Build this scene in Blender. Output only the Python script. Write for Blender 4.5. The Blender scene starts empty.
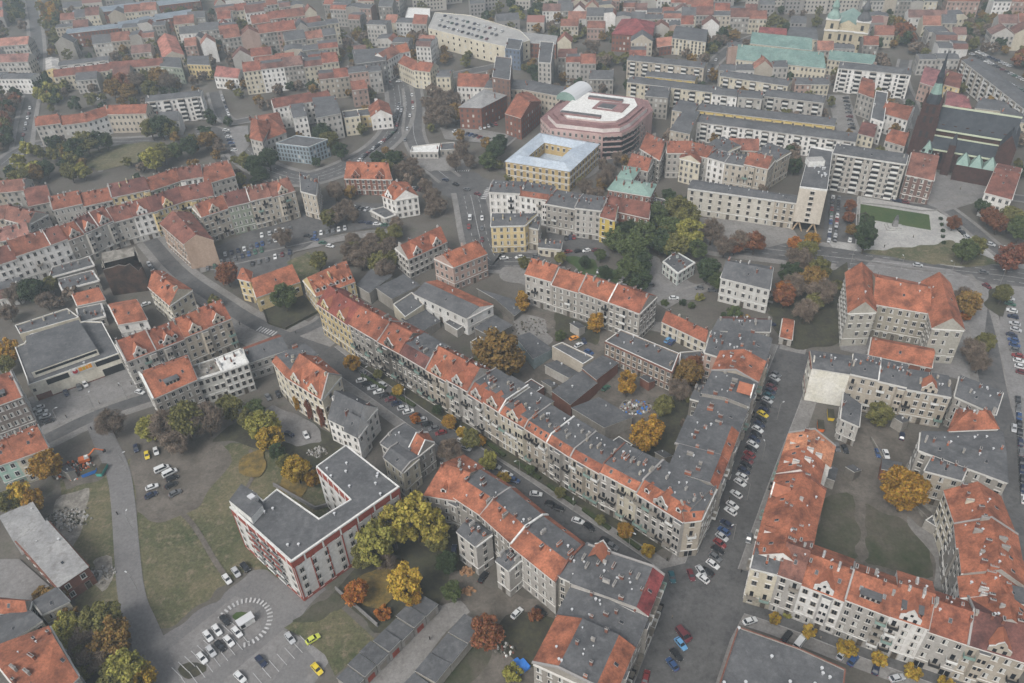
import bpy, math, random
import numpy as np
from mathutils import Matrix, Vector
rnd = random.Random(7)
SC = bpy.context.scene
COL = SC.collection
# ------------------------------------------------------------------ camera
F, VX, VY, HC = 790.0, 560.0, 1360.0, 200.0
_c = np.array([VX-512, VY-341.5, F]); DN = _c/np.linalg.norm(_c)
_z = np.array([0, 0, 1.0]); FW = _z-DN*(_z@DN); FW /= np.linalg.norm(FW); RT = np.cross(DN, FW)
cam = bpy.data.objects.new('camera', bpy.data.cameras.new('camera')); COL.objects.link(cam)
cam.matrix_world = Matrix(((RT[0], -RT[1], -RT[2], 0), (FW[0], -FW[1], -FW[2], 0), (-DN[0], DN[1], DN[2], HC), (0, 0, 0, 1)))
cam.data.sensor_width = 36; cam.data.lens = F/1024*36; cam.data.clip_start = 1; cam.data.clip_end = 9000
SC.camera = cam
# ------------------------------------------------------------------ sky, sun, exposure
SUN_EL, SUN_AZ = math.radians(50), math.radians(215)      # azimuth clockwise from +Y
w = bpy.data.worlds.new('World'); SC.world = w; w.use_nodes = True
nt = w.node_tree; nt.nodes.clear()
sky = nt.nodes.new('ShaderNodeTexSky'); sky.sky_type = 'NISHITA'; sky.sun_disc = False
sky.sun_elevation = SUN_EL; sky.sun_rotation = SUN_AZ; sky.air_density = 1.0; sky.dust_density = 5.0; sky.ozone_density = 1.0
hs = nt.nodes.new('ShaderNodeHueSaturation'); hs.inputs['Saturation'].default_value = 0.35
bg = nt.nodes.new('ShaderNodeBackground'); bg.inputs[1].default_value = 0.12
wo = nt.nodes.new('ShaderNodeOutputWorld')
nt.links.new(sky.outputs[0], hs.inputs['Color']); nt.links.new(hs.outputs[0], bg.inputs[0]); nt.links.new(bg.outputs[0], wo.inputs[0])
sl = bpy.data.lights.new('sun', 'SUN'); sl.energy = 1.2; sl.angle = math.radians(22); sl.color = (1, .96, .9)
so = bpy.data.objects.new('sun', sl); COL.objects.link(so)
sd = Vector((math.sin(SUN_AZ)*math.cos(SUN_EL), math.cos(SUN_AZ)*math.cos(SUN_EL), math.sin(SUN_EL)))
so.rotation_euler = sd.to_track_quat('Z', 'Y').to_euler(); so.location = sd*500
SC.view_settings.view_transform = 'Standard'; SC.view_settings.look = 'None'
SC.view_settings.exposure = 0.60; SC.view_settings.gamma = 1.0
HAZE_DENSITY = 0.00027
SC.cycles.volume_bounces = 1; SC.cycles.max_bounces = 5; SC.cycles.diffuse_bounces = 1

def P(x, y, h=0.0):
    v = np.array([x-512, y-341.5, F]); t = (HC-h)/(v@DN)
    return np.array([v@RT*t, v@FW*t])
# ------------------------------------------------------------------ materials
def _mat(name):
    m = bpy.data.materials.new(name); m.use_nodes = True
    n = m.node_tree.nodes; b = n['Principled BSDF']; return m, n, m.node_tree.links, b
def _noise(n, l, scale, detail=4, rough=.6, stretch=None):
    g = n.new('ShaderNodeNewGeometry'); t = n.new('ShaderNodeTexNoise')
    t.inputs['Scale'].default_value = scale; t.inputs['Detail'].default_value = detail; t.inputs['Roughness'].default_value = rough
    if stretch:
        mp = n.new('ShaderNodeMapping'); mp.inputs['Scale'].default_value = stretch
        l.new(g.outputs['Position'], mp.inputs[0]); l.new(mp.outputs[0], t.inputs['Vector'])
    else: l.new(g.outputs['Position'], t.inputs['Vector'])
    return t
def _ramp(n, l, src, a, b, va=0., vb=1.):
    r = n.new('ShaderNodeMapRange'); r.inputs['From Min'].default_value = a; r.inputs['From Max'].default_value = b
    r.inputs['To Min'].default_value = va; r.inputs['To Max'].default_value = vb
    l.new(src, r.inputs['Value']); return r.outputs[0]
def _mix(n, l, fac, a, b, mode='MIX'):
    m = n.new('ShaderNodeMix'); m.data_type = 'RGBA'; m.blend_type = mode
    for s, v in ((0, fac), (6, a), (7, b)):
        if isinstance(v, bpy.types.NodeSocket): l.new(v, m.inputs[s])
        elif s == 0: m.inputs[0].default_value = v
        else: m.inputs[s].default_value = (*v, 1)
    return m.outputs[2]
def mat_obj(name, rough=.85, dirt=(.45, .42, .38), amt=.5, s1=.35, s2=3.0, stretch=None, metallic=0, spec=.3, streak=False, lo=.72, hi=1.28):
    """surface whose base colour is the object's colour, with weathering"""
    m, n, l, b = _mat(name)
    oi = n.new('ShaderNodeObjectInfo')
    a = _noise(n, l, s1, 5, .65, stretch); c = _noise(n, l, s2, 3, .6)
    fa = _ramp(n, l, a.outputs[0], .4, .68, 0, amt)
    col = _mix(n, l, fa, oi.outputs['Color'], _mix(n, l, 1., oi.outputs['Color'], dirt, 'MULTIPLY'))
    v = _ramp(n, l, c.outputs[0], .3, .7, lo, hi)
    cv = n.new('ShaderNodeCombineColor'); [l.new(v, cv.inputs[i]) for i in range(3)]
    col = _mix(n, l, 1., col, cv.outputs[0], 'MULTIPLY')
    if streak:
        e = _noise(n, l, 5.5, 3, .8); f_ = _noise(n, l, .05, 3, .6)
        for nn, lo_, hi_ in ((e, .72, 1.28), (f_, .85, 1.15)):
            v = _ramp(n, l, nn.outputs[0], .32, .68, lo_, hi_); cv = n.new('ShaderNodeCombineColor'); [l.new(v, cv.inputs[i]) for i in range(3)]
            col = _mix(n, l, 1., col, cv.outputs[0], 'MULTIPLY')
    l.new(col, b.inputs['Base Color']); b.inputs['Roughness'].default_value = rough; b.inputs['Metallic'].default_value = metallic
    b.inputs['Specular IOR Level'].default_value = spec
    return m
def mat_two(name, c1, c2, scale, lo=.4, hi=.6, rough=.9, c3=None, s3=2.5, f3=.6, spec=.25, fine=True, fine_amp=.25):
    m, n, l, b = _mat(name)
    a = _noise(n, l, scale, 8, .7)
    col = _mix(n, l, _ramp(n, l, a.outputs[0], lo, hi), c1, c2)
    if c3 is not None:
        c = _noise(n, l, s3, 4, .7)
        col = _mix(n, l, _ramp(n, l, c.outputs[0], .5, .68, 0, f3), col, c3)
    if fine:
        d = _noise(n, l, 1.1, 6, .8); v = _ramp(n, l, d.outputs[0], .3, .7, 1-fine_amp, 1+fine_amp)
        cv = n.new('ShaderNodeCombineColor'); [l.new(v, cv.inputs[i]) for i in range(3)]
        col = _mix(n, l, 1., col, cv.outputs[0], 'MULTIPLY')
    l.new(col, b.inputs['Base Color']); b.inputs['Roughness'].default_value = rough
    b.inputs['Specular IOR Level'].default_value = spec
    return m
def mat_plain(name, c, rough=.6, spec=.4, metallic=0):
    m, n, l, b = _mat(name); b.inputs['Base Color'].default_value = (*c, 1); b.inputs['Roughness'].default_value = rough
    b.inputs['Specular IOR Level'].default_value = spec; b.inputs['Metallic'].default_value = metallic; return m
M = {}
M['wall'] = mat_obj('plaster', .9, (.62, .58, .53), .6, .16, 1.2, (1, 1, .35), lo=.86, hi=1.12)
M['tile'] = mat_obj('roof_tile', .85, (.36, .38, .42), 1.0, .22, 1.5, streak=True)
M['paint'] = mat_obj('painted_surface', .8, (.7, .68, .65), .5, .3, 2.0)
M['car'] = mat_plain('car_paint', (.5, .5, .5), .28, .5)
_n = M['car'].node_tree; _oi = _n.nodes.new('ShaderNodeObjectInfo'); _n.links.new(_oi.outputs['Color'], _n.nodes['Principled BSDF'].inputs['Base Color'])
M['felt'] = mat_two('roofing_felt', (.062, .064, .068), (.098, .10, .104), .12, .38, .62, .85, (.15, .152, .155), .45, .5)
M['metal_roof'] = mat_two('sheet_metal_roof', (.21, .21, .21), (.28, .28, .275), .15, .4, .6, .7, (.14, .13, .125), .5, .7)
M['palace_roof'] = mat_two('pale_zinc_roof', (.30, .35, .41), (.40, .45, .50), .12, .4, .6, .55, (.24, .25, .27), .5, .5)
M['copper'] = mat_two('green_copper', (.16, .245, .215), (.22, .305, .27), .15, .4, .6, .6, (.09, .13, .115), .6, .4)
M['copper_dark'] = mat_two('old_copper', (.10, .165, .15), (.16, .235, .21), .15, .4, .6, .6, (.08, .10, .10), .5, .5)
M['metal_far'] = mat_two('old_sheet_roof', (.13, .16, .19), (.19, .22, .25), .1, .4, .6, .6, (.1, .1, .1), .5, .5)
M['glass'] = mat_plain('window_glass', (.012, .014, .018), .12, .5)
M['frame'] = mat_plain('window_frame', (.55, .54, .51), .6)
M['frame_dark'] = mat_plain('window_surround', (.22, .2, .17), .8)
M['mauve'] = mat_two('mauve_roof', (.17, .10, .10), (.24, .145, .14), .2, .4, .6, .8)
M['farglass'] = mat_plain('hazed_distant_window', (.055, .058, .06), .4)  # paler than near glass: distance haze put into the colour
M['tilefix'] = mat_two('gable_tile', (.24, .09, .055), (.33, .125, .07), .5, .4, .6, .85, (.14, .07, .05), 1., .5)
M['curtain'] = mat_plain('pale_curtain', (.42, .42, .40), .8)
M['white'] = mat_two('white_paint', (.62, .62, .6), (.5, .5, .48), .5, .4, .6, .7)
M['stone_cap'] = mat_plain('chimney_cap', (.26, .25, .24), .8)
M['cap'] = mat_plain('vent_metal', (.46, .47, .48), .5)
M['brick'] = mat_two('brick', (.13, .05, .035), (.2, .09, .065), .5, .4, .6, .9, (.08, .05, .045), 1.0, .5)
M['rubber'] = mat_plain('rubber', (.015, .015, .016), .8)
M['carglass'] = mat_plain('car_glass', (.02, .023, .028), .08, .6)
M['asphalt'] = mat_two('asphalt', (.072, .071, .071), (.10, .099, .098), .07, .4, .6, .85, (.045, .045, .046), .3, .7)
M['asphalt_light'] = mat_two('pale_asphalt', (.125, .122, .122), (.155, .152, .15), .06, .4, .6, .9, (.105, .1, .1), .4, .4)
M['pavement'] = mat_two('paving', (.155, .148, .14), (.205, .198, .19), .1, .4, .6, .9, (.09, .085, .08), .7, .5)
M['plaza'] = mat_two('pale_slabs', (.27, .265, .255), (.34, .335, .32), .12, .4, .6, .9, (.2, .2, .19), .6, .5)
M['plaza_grey'] = mat_two('grey_slabs', (.15, .145, .142), (.19, .185, .182), .12, .4, .6, .9, (.11, .105, .1), .5, .5)
M['ground'] = mat_two('city_ground', (.075, .068, .058), (.12, .11, .098), .03, .38, .62, .95, (.05, .055, .035), .12, .6)
M['orange_sand'] = mat_two('orange_sand', (.26, .15, .08), (.34, .2, .11), .8, .4, .6, .95)
M['dirt'] = mat_two('dirt', (.080, .071, .060), (.135, .12, .104), .08, .4, .62, .95, (.06, .055, .045), .3, .6)
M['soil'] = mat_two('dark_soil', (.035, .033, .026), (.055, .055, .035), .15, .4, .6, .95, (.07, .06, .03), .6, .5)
M['grass'] = mat_two('rough_grass', (.049, .060, .028), (.11, .10, .058), .045, .38, .6, .95, (.15, .125, .085), .35, .9, fine_amp=.5)
M['courtgrass'] = mat_two('court_grass', (.032, .042, .02), (.085, .075, .06), .06, .38, .6, .95, (.05, .055, .03), .5, .7)
M['lawn'] = mat_two('green_lawn', (.035, .062, .02), (.052, .078, .026), .08, .4, .6, .95, (.075, .08, .035), .3, .5)
M['rubble'] = mat_two('rubble', (.13, .12, .105), (.24, .225, .2), .35, .4, .6, .95, (.08, .075, .06), .5, .7)
M['mark'] = mat_two('road_paint', (.3, .3, .3), (.42, .42, .42), .5, .4, .6, .8)
M['bark'] = mat_two('bark', (.05, .04, .03), (.09, .075, .06), 1., .4, .6, .95)
M['kerb'] = mat_two('kerb_stone', (.2, .195, .19), (.27, .265, .26), .4, .4, .6, .9)
M['hedge'] = mat_two('hedge_leaves', (.02, .035, .012), (.045, .055, .02), 1., .4, .6, .95)
def mat_leaf(name):
    m, n, l, b = _mat(name)
    oi = n.new('ShaderNodeObjectInfo'); a = _noise(n, l, .45, 4, .7); c = _noise(n, l, 2.2, 2, .5)
    hsv = n.new('ShaderNodeHueSaturation')
    l.new(oi.outputs['Color'], hsv.inputs['Color'])
    l.new(_ramp(n, l, a.outputs[0], .35, .65, .55, 1.55), hsv.inputs['Value'])
    l.new(_ramp(n, l, c.outputs[0], .3, .7, .47, .53), hsv.inputs['Hue'])
    l.new(hsv.outputs[0], b.inputs['Base Color']); b.inputs['Roughness'].default_value = .8; b.inputs['Specular IOR Level'].default_value = .15
    return m
M['leaf'] = mat_leaf('leaves')

# ------------------------------------------------------------------ object helpers
class MB:
    def __init__(s): s.v = []; s.f = []; s.m = []; s.mats = []
    def mi(s, m):
        if m not in s.mats: s.mats.append(m)
        return s.mats.index(m)
    def face(s, pts, m):
        i = len(s.v); s.v += [tuple(map(float, p)) for p in pts]; s.f.append(tuple(range(i, i+len(pts)))); s.m.append(s.mi(m))
    def box(s, x0, x1, y0, y1, z0, z1, m, top=None, tf=1.0, bottom=False):
        cx, cy = (x0+x1)/2, (y0+y1)/2
        b = [(x0, y0, z0), (x1, y0, z0), (x1, y1, z0), (x0, y1, z0)]
        t = [(cx+(x-cx)*tf, cy+(y-cy)*tf, z1) for x, y, _ in b]
        for k in range(4): s.face([b[k], b[(k+1) % 4], t[(k+1) % 4], t[k]], m)
        s.face(t, top or m)
        if bottom: s.face(b[::-1], m)
    def prism(s, poly, z0, z1, m, top=None, bottom=False):
        n = len(poly)
        for k in range(n):
            a, b = poly[k], poly[(k+1) % n]
            s.face([(a[0], a[1], z0), (b[0], b[1], z0), (b[0], b[1], z1), (a[0], a[1], z1)], m)
        s.face([(p[0], p[1], z1) for p in poly], top or m)
        if bottom: s.face([(p[0], p[1], z0) for p in poly[::-1]], m)
    def bar(s, a, b, r, m, n=5, r2=None):
        a = np.array(a, float); b = np.array(b, float); d = b-a; L = np.linalg.norm(d)
        if L < 1e-6: return
        d /= L; u = np.cross(d, (0, 0, 1.)); u = np.array((1., 0, 0)) if np.linalg.norm(u) < 1e-3 else u/np.linalg.norm(u); w_ = np.cross(d, u); r2 = r if r2 is None else r2
        c = [(math.cos(2*math.pi*k/n), math.sin(2*math.pi*k/n)) for k in range(n)]
        A = [a+(u*x+w_*y)*r for x, y in c]; B = [b+(u*x+w_*y)*r2 for x, y in c]
        for k in range(n): s.face([A[k], A[(k+1) % n], B[(k+1) % n], B[k]], m)
        s.face(B, m); s.face(A[::-1], m)
    def mesh(s, name):
        me = bpy.data.meshes.new(name); me.from_pydata(s.v, [], s.f)
        for m in s.mats: me.materials.append(M[m])
        me.polygons.foreach_set('material_index', s.m); me.update(); return me
def link(name, data, parent=None, loc=None, rz=0., sc=None, color=None):
    o = bpy.data.objects.new(name, data); COL.objects.link(o)
    if parent is not None: o.parent = parent
    if loc is not None: o.location = loc
    if rz: o.rotation_euler = (0, 0, rz)
    if sc is not None: o.scale = sc
    if color is not None: o.color = (*color, 1)
    return o
def tag(o, label, cat, group=None, kind=None):
    if label: o['label'] = label
    if cat: o['category'] = cat
    if group: o['group'] = group
    if kind: o['kind'] = kind
    return o
ORD = ['first', 'second', 'third', 'fourth', 'fifth', 'sixth', 'seventh', 'eighth', 'ninth', 'tenth', 'eleventh', 'twelfth', 'thirteenth', 'fourteenth', 'fifteenth', 'sixteenth', 'seventeenth', 'eighteenth', 'nineteenth', 'twentieth']
ORD += ['twenty-'+o for o in ORD[:9]]+['thirtieth']+['thirty-'+o for o in ORD[:9]]+['fortieth']+['forty-'+o for o in ORD[:9]]
# occupancy (4 m cells) used to keep the filler blocks off roads, squares and traced houses
G0X, G0Y, CS, GNX, GNY = -1100., 60., 4.0, 560, 460
OCC = np.zeros((GNX, GNY), bool)
def _inside(poly, X, Y):
    r = np.zeros(X.shape, bool); n = len(poly); j = n-1
    for i in range(n):
        xi, yi = poly[i]; xj, yj = poly[j]
        c = ((yi > Y) != (yj > Y)) & (X < (xj-xi)*(Y-yi)/((yj-yi) or 1e-9)+xi); r ^= c; j = i
    return r
def _cells(poly):
    p = np.array(poly); a = ((p.min(0)-(G0X, G0Y))/CS).astype(int)-1; b = ((p.max(0)-(G0X, G0Y))/CS).astype(int)+2
    a = np.clip(a, 0, (GNX, GNY)); b = np.clip(b, 0, (GNX, GNY))
    ii, jj = np.meshgrid(range(a[0], b[0]), range(a[1], b[1]), indexing='ij'); return ii, jj
def occupy(poly, grow=1.5):
    p = np.array([q[:2] for q in poly], float); ii, jj = _cells(p)
    if ii.size == 0: return
    c = p.mean(0); d = p-c; L = np.linalg.norm(d, axis=1, keepdims=True)+1e-9; p = c+d*(1+grow/L)
    m = _inside(p, G0X+(ii+.5)*CS, G0Y+(jj+.5)*CS); OCC[ii[m], jj[m]] = True
def is_free(poly):
    p = np.array([q[:2] for q in poly], float); ii, jj = _cells(p)
    if ii.size == 0: return False
    m = _inside(p, G0X+(ii+.5)*CS, G0Y+(jj+.5)*CS)
    if m.sum() == 0: return False
    return not OCC[ii[m], jj[m]].any()
def occ_disc(x, y, r):
    occupy([(x+r*math.cos(a*math.pi/4), y+r*math.sin(a*math.pi/4)) for a in range(8)], 0)
def ccw(poly):
    a = sum(poly[i][0]*poly[(i+1) % len(poly)][1]-poly[(i+1) % len(poly)][0]*poly[i][1] for i in range(len(poly)))
    return list(poly) if a > 0 else list(poly)[::-1]

# ------------------------------------------------------------------ small shared meshes (all stand on y=0 facing -y, or on z=0)
def _win(fr, w=1.3, h=2.0, sur='frame_dark', arch=False, curtain=False):
    b = MB(); t = .13
    b.box(-w/2-t, w/2+t, -.07, 0.02, -h/2-t, h/2+t, sur)
    b.box(-w/2, w/2, -.10, -.07, -h/2, h/2, fr)
    g = w/2-.16
    b.face([(-w/2+.09, -.115, -h/2+.09), (-.04, -.115, -h/2+.09), (-.04, -.115, h/2-.1), (-w/2+.09, -.115, h/2-.1)], 'glass')
    b.face([(.04, -.115, -h/2+.09), (w/2-.09, -.115, -h/2+.09), (w/2-.09, -.115, h/2-.1), (.04, -.115, h/2-.1)], 'curtain' if curtain else 'glass')
    b.box(-w/2-.2, w/2+.2, -.2, 0, -h/2-.22, -h/2-.1, 'frame')
    if arch: b.box(-w/2-.25, w/2+.25, -.28, 0, h/2+.12, h/2+.34, 'frame')
    return b.mesh('window')
def _shop(w=2.4, h=2.3):
    b = MB(); b.box(-w/2-.15, w/2+.15, -.08, .02, -h/2-.1, h/2+.15, 'frame_dark')
    b.face([(-w/2, -.1, -h/2), (w/2, -.1, -h/2), (w/2, -.1, h/2), (-w/2, -.1, h/2)], 'glass'); b.box(-.05, .05, -.14, -.08, -h/2, h/2, 'frame')
    return b.mesh('shop_window')
def _balcony(m, w=2.6):
    b = MB(); b.box(-w/2, w/2, -1.3, 0, -.18, 0, 'frame_dark', bottom=True)
    b.box(-w/2, w/2, -1.34, -1.26, 0, 1.05, m); b.box(-w/2, -w/2+.08, -1.3, 0, 0, 1.05, m); b.box(w/2-.08, w/2, -1.3, 0, 0, 1.05, m)
    b.face([(-.5, -.03, 0), (.5, -.03, 0), (.5, -.03, 2.2), (-.5, -.03, 2.2)], 'glass')
    return b.mesh('balcony')
def _door():
    b = MB(); b.box(-.9, .9, -.12, 0, 0, 2.9, 'frame_dark'); b.box(-.65, .65, -.18, -.12, 0, 2.5, 'bark'); b.box(-.65, .65, -.17, -.12, 2.5, 2.8, 'glass'); return b.mesh('door')
def _chim(m, l=2.2, h=1.6):
    b = MB(); b.box(-.35, .35, -l/2, l/2, -1.2, h, m); b.box(-.45, .45, -l/2-.1, l/2+.1, h, h+.16, 'stone_cap')
    k = -l/2+.35
    while k < l/2-.2: b.box(-.16, .16, k-.16, k+.16, h+.16, h+.5, 'rubber' if m == 'brick' else 'tile'); k += .6
    return b.mesh('chimney')
def _vent():
    b = MB(); b.bar((0, 0, -.3), (0, 0, .75), .22, 'cap', 7); b.bar((0, 0, .75), (0, 0, .95), .42, 'cap', 7); return b.mesh('roof_vent')
def _skyl():
    b = MB(); b.box(-.42, .42, -.62, .62, -.1, .12, 'stone_cap'); b.face([(-.36, -.56, .16), (.36, -.56, .16), (.36, .56, .16), (-.36, .56, .16)], 'carglass'); return b.mesh('skylight')
def _dormer(m='tile', w=1.7):
    b = MB(); d = 3.2                                            # front at y=0, goes back to +y ; z=0 at front foot
    b.face([(-w/2, 0, -.6), (w/2, 0, -.6), (w/2, 0, 1.5), (0, 0, 2.2), (-w/2, 0, 1.5)], 'white')
    b.face([(-w/2, d, -.6), (-w/2, 0, -.6), (-w/2, 0, 1.5), (-w/2, d, 1.5)], 'white'); b.face([(w/2, 0, -.6), (w/2, d, -.6), (w/2, d, 1.5), (w/2, 0, 1.5)], 'white')
    b.face([(-w/2-.15, -.2, 1.4), (0, -.2, 2.3), (0, d, 2.3), (-w/2-.15, d, 1.4)], m); b.face([(0, -.2, 2.3), (w/2+.15, -.2, 1.4), (w/2+.15, d, 1.4), (0, d, 2.3)], m)
    b.face([(-w/2+.35, -.03, .2), (w/2-.35, -.03, .2), (w/2-.35, -.03, 1.35), (-w/2+.35, -.03, 1.35)], 'glass'); return b.mesh('dormer')
def _shed_dormer(w=5.):
    b = MB(); d = 3.0
    b.box(-w/2, w/2, 0, d, -.8, 1.4, 'wall', top='felt'); b.box(-w/2-.15, w/2+.15, -.2, d, 1.4, 1.55, 'felt')
    k = -w/2+.7
    while k < w/2-.3: b.face([(k-.4, -.03, .15), (k+.4, -.03, .15), (k+.4, -.03, 1.15), (k-.4, -.03, 1.15)], 'glass'); k += 1.3
    return b.mesh('dormer')
def _gable(w=5., h=4.6):
    b = MB(); d = 5.0; pts = [(-w/2, -1.), (w/2, -1.), (w/2, 1.6), (w*.28, 2.4), (w*.2, 3.3), (0, h), (-w*.2, 3.3), (-w*.28, 2.4), (-w/2, 1.6)]
    b.face([(x, -.12, z) for x, z in pts], 'wall'); n = len(pts)
    for k in range(n): a, c = pts[k], pts[(k+1) % n]; b.face([(a[0], -.12, a[1]), (a[0], .3, a[1]), (c[0], .3, c[1]), (c[0], -.12, c[1])], 'white' if k > 1 else 'wall')
    b.face([(x, .3, z) for x, z in pts[::-1]], 'wall')
    b.face([(-w/2, .2, 1.2), (0, .2, h-.5), (0, d, h-.5), (-w/2, d, 1.2)], 'tilefix'); b.face([(0, .2, h-.5), (w/2, .2, 1.2), (w/2, d, 1.2), (0, d, h-.5)], 'tilefix')
    for x in (-1.1, 1.1): b.face([(x-.45, -.15, -.2), (x+.45, -.15, -.2), (x+.45, -.15, 1.4), (x-.45, -.15, 1.4)], 'glass')
    b.face([(-.35, -.15, 2.), (.35, -.15, 2.), (.35, -.15, 2.9), (-.35, -.15, 2.9)], 'glass')
    return b.mesh('street_gable')
def _bay(hh=12.):
    b = MB(); p = [(-1.6, 0), (-1.1, -1.1), (1.1, -1.1), (1.6, 0)]
    b.prism(p, -hh/2, hh/2, 'wall', top='felt', bottom=True)
    for z in np.arange(-hh/2+1.9, hh/2-.6, 3.4):
        for x in (-.55, .55): b.face([(x-.38, -1.14, z-.8), (x+.38, -1.14, z-.8), (x+.38, -1.14, z+.8), (x-.38, -1.14, z+.8)], 'glass')
    for z in (-hh/2+.1, 0, hh/2-.2): b.box(-1.25, 1.25, -1.2, -1.1, z-.1, z+.15, 'frame')
    return b.mesh('bay_window')
SH = dict(win=[_win('frame'), _win('frame', arch=True), _win('frame', curtain=True), _win('white', sur='white'), _win('frame_dark', arch=True)],
          shop=_shop(), balc=[_balcony('frame_dark'), _balcony('rubber'), _balcony('white'), _balcony('copper')], door=_door(),
          chim=[_chim('brick'), _chim('wall', 1.6, 1.3), _chim('wall', 3.2, 1.5), _chim('brick', 1.2, 1.9)], vent=_vent(), skyl=_skyl(),
          dorm=_dormer(), shed=_shed_dormer(), gable=_gable(), bay=_bay())
CAMP = np.array([0., 0.])
# ------------------------------------------------------------------ the house builder
# profile presets over v (0 = street eave, 1 = rear eave): (points, material of each strip)
def prof(kind, rise, depth):
    o = .45/depth
    return {'gable': ([(-o, -.15), (.5, rise), (1+o, -.15)], ['tile', 'tile']),
            'gablegrey': ([(-o, -.15), (.5, rise), (1+o, -.15)], ['felt', 'felt']),
            'mansard': ([(-o, -.1), (.24, 2.9), (1+o, 2.1)], ['tile', 'felt']),
            'mansard2': ([(-o, -.1), (.2, 2.4), (.68, 3.0), (1+o, -.1)], ['tile', 'felt', 'tile']),
            'mansard3': ([(-o, -.1), (.12, 1.7), (.62, 2.6), (1+o, -.1)], ['tile', 'felt', 'tile']),
            'strip': ([(-o, -.1), (.14, 1.9), (1+o, 1.2)], ['tile', 'felt']),
            'back': ([(-o, .8), (.5, 1.8), (1+o, -.1)], ['felt', 'tile']),
            'shed': ([(-o, 1.9), (1+o, .3)], ['felt']),
            'low': ([(-o, .15), (.5, 1.3), (1+o, .15)], ['felt', 'felt']),
            'metal': ([(-o, .05), (.5, rise*.5), (1+o, .05)], ['metal_roof', 'metal_roof']),
            'copperdark': ([(-o, -.1), (.5, rise), (1+o, -.1)], ['copper_dark', 'copper_dark']),
            'metalfar': ([(-o, .05), (.5, rise*.5), (1+o, .05)], ['metal_far', 'metal_far']),
            'copper': ([(-o, -.1), (.5, rise), (1+o, -.1)], ['copper', 'copper']),
            'greyred': ([(-o, -.1), (.5, rise*.8), (1+o, -.1)], ['felt', 'tile']),
            }[kind]
def zprof(pr, v):
    p = pr[0]
    for (a, za), (b, zb) in zip(p, p[1:]):
        if v <= b: return za+(zb-za)*(v-a)/(b-a)
    return p[-1][1]
NH = [0]
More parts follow.
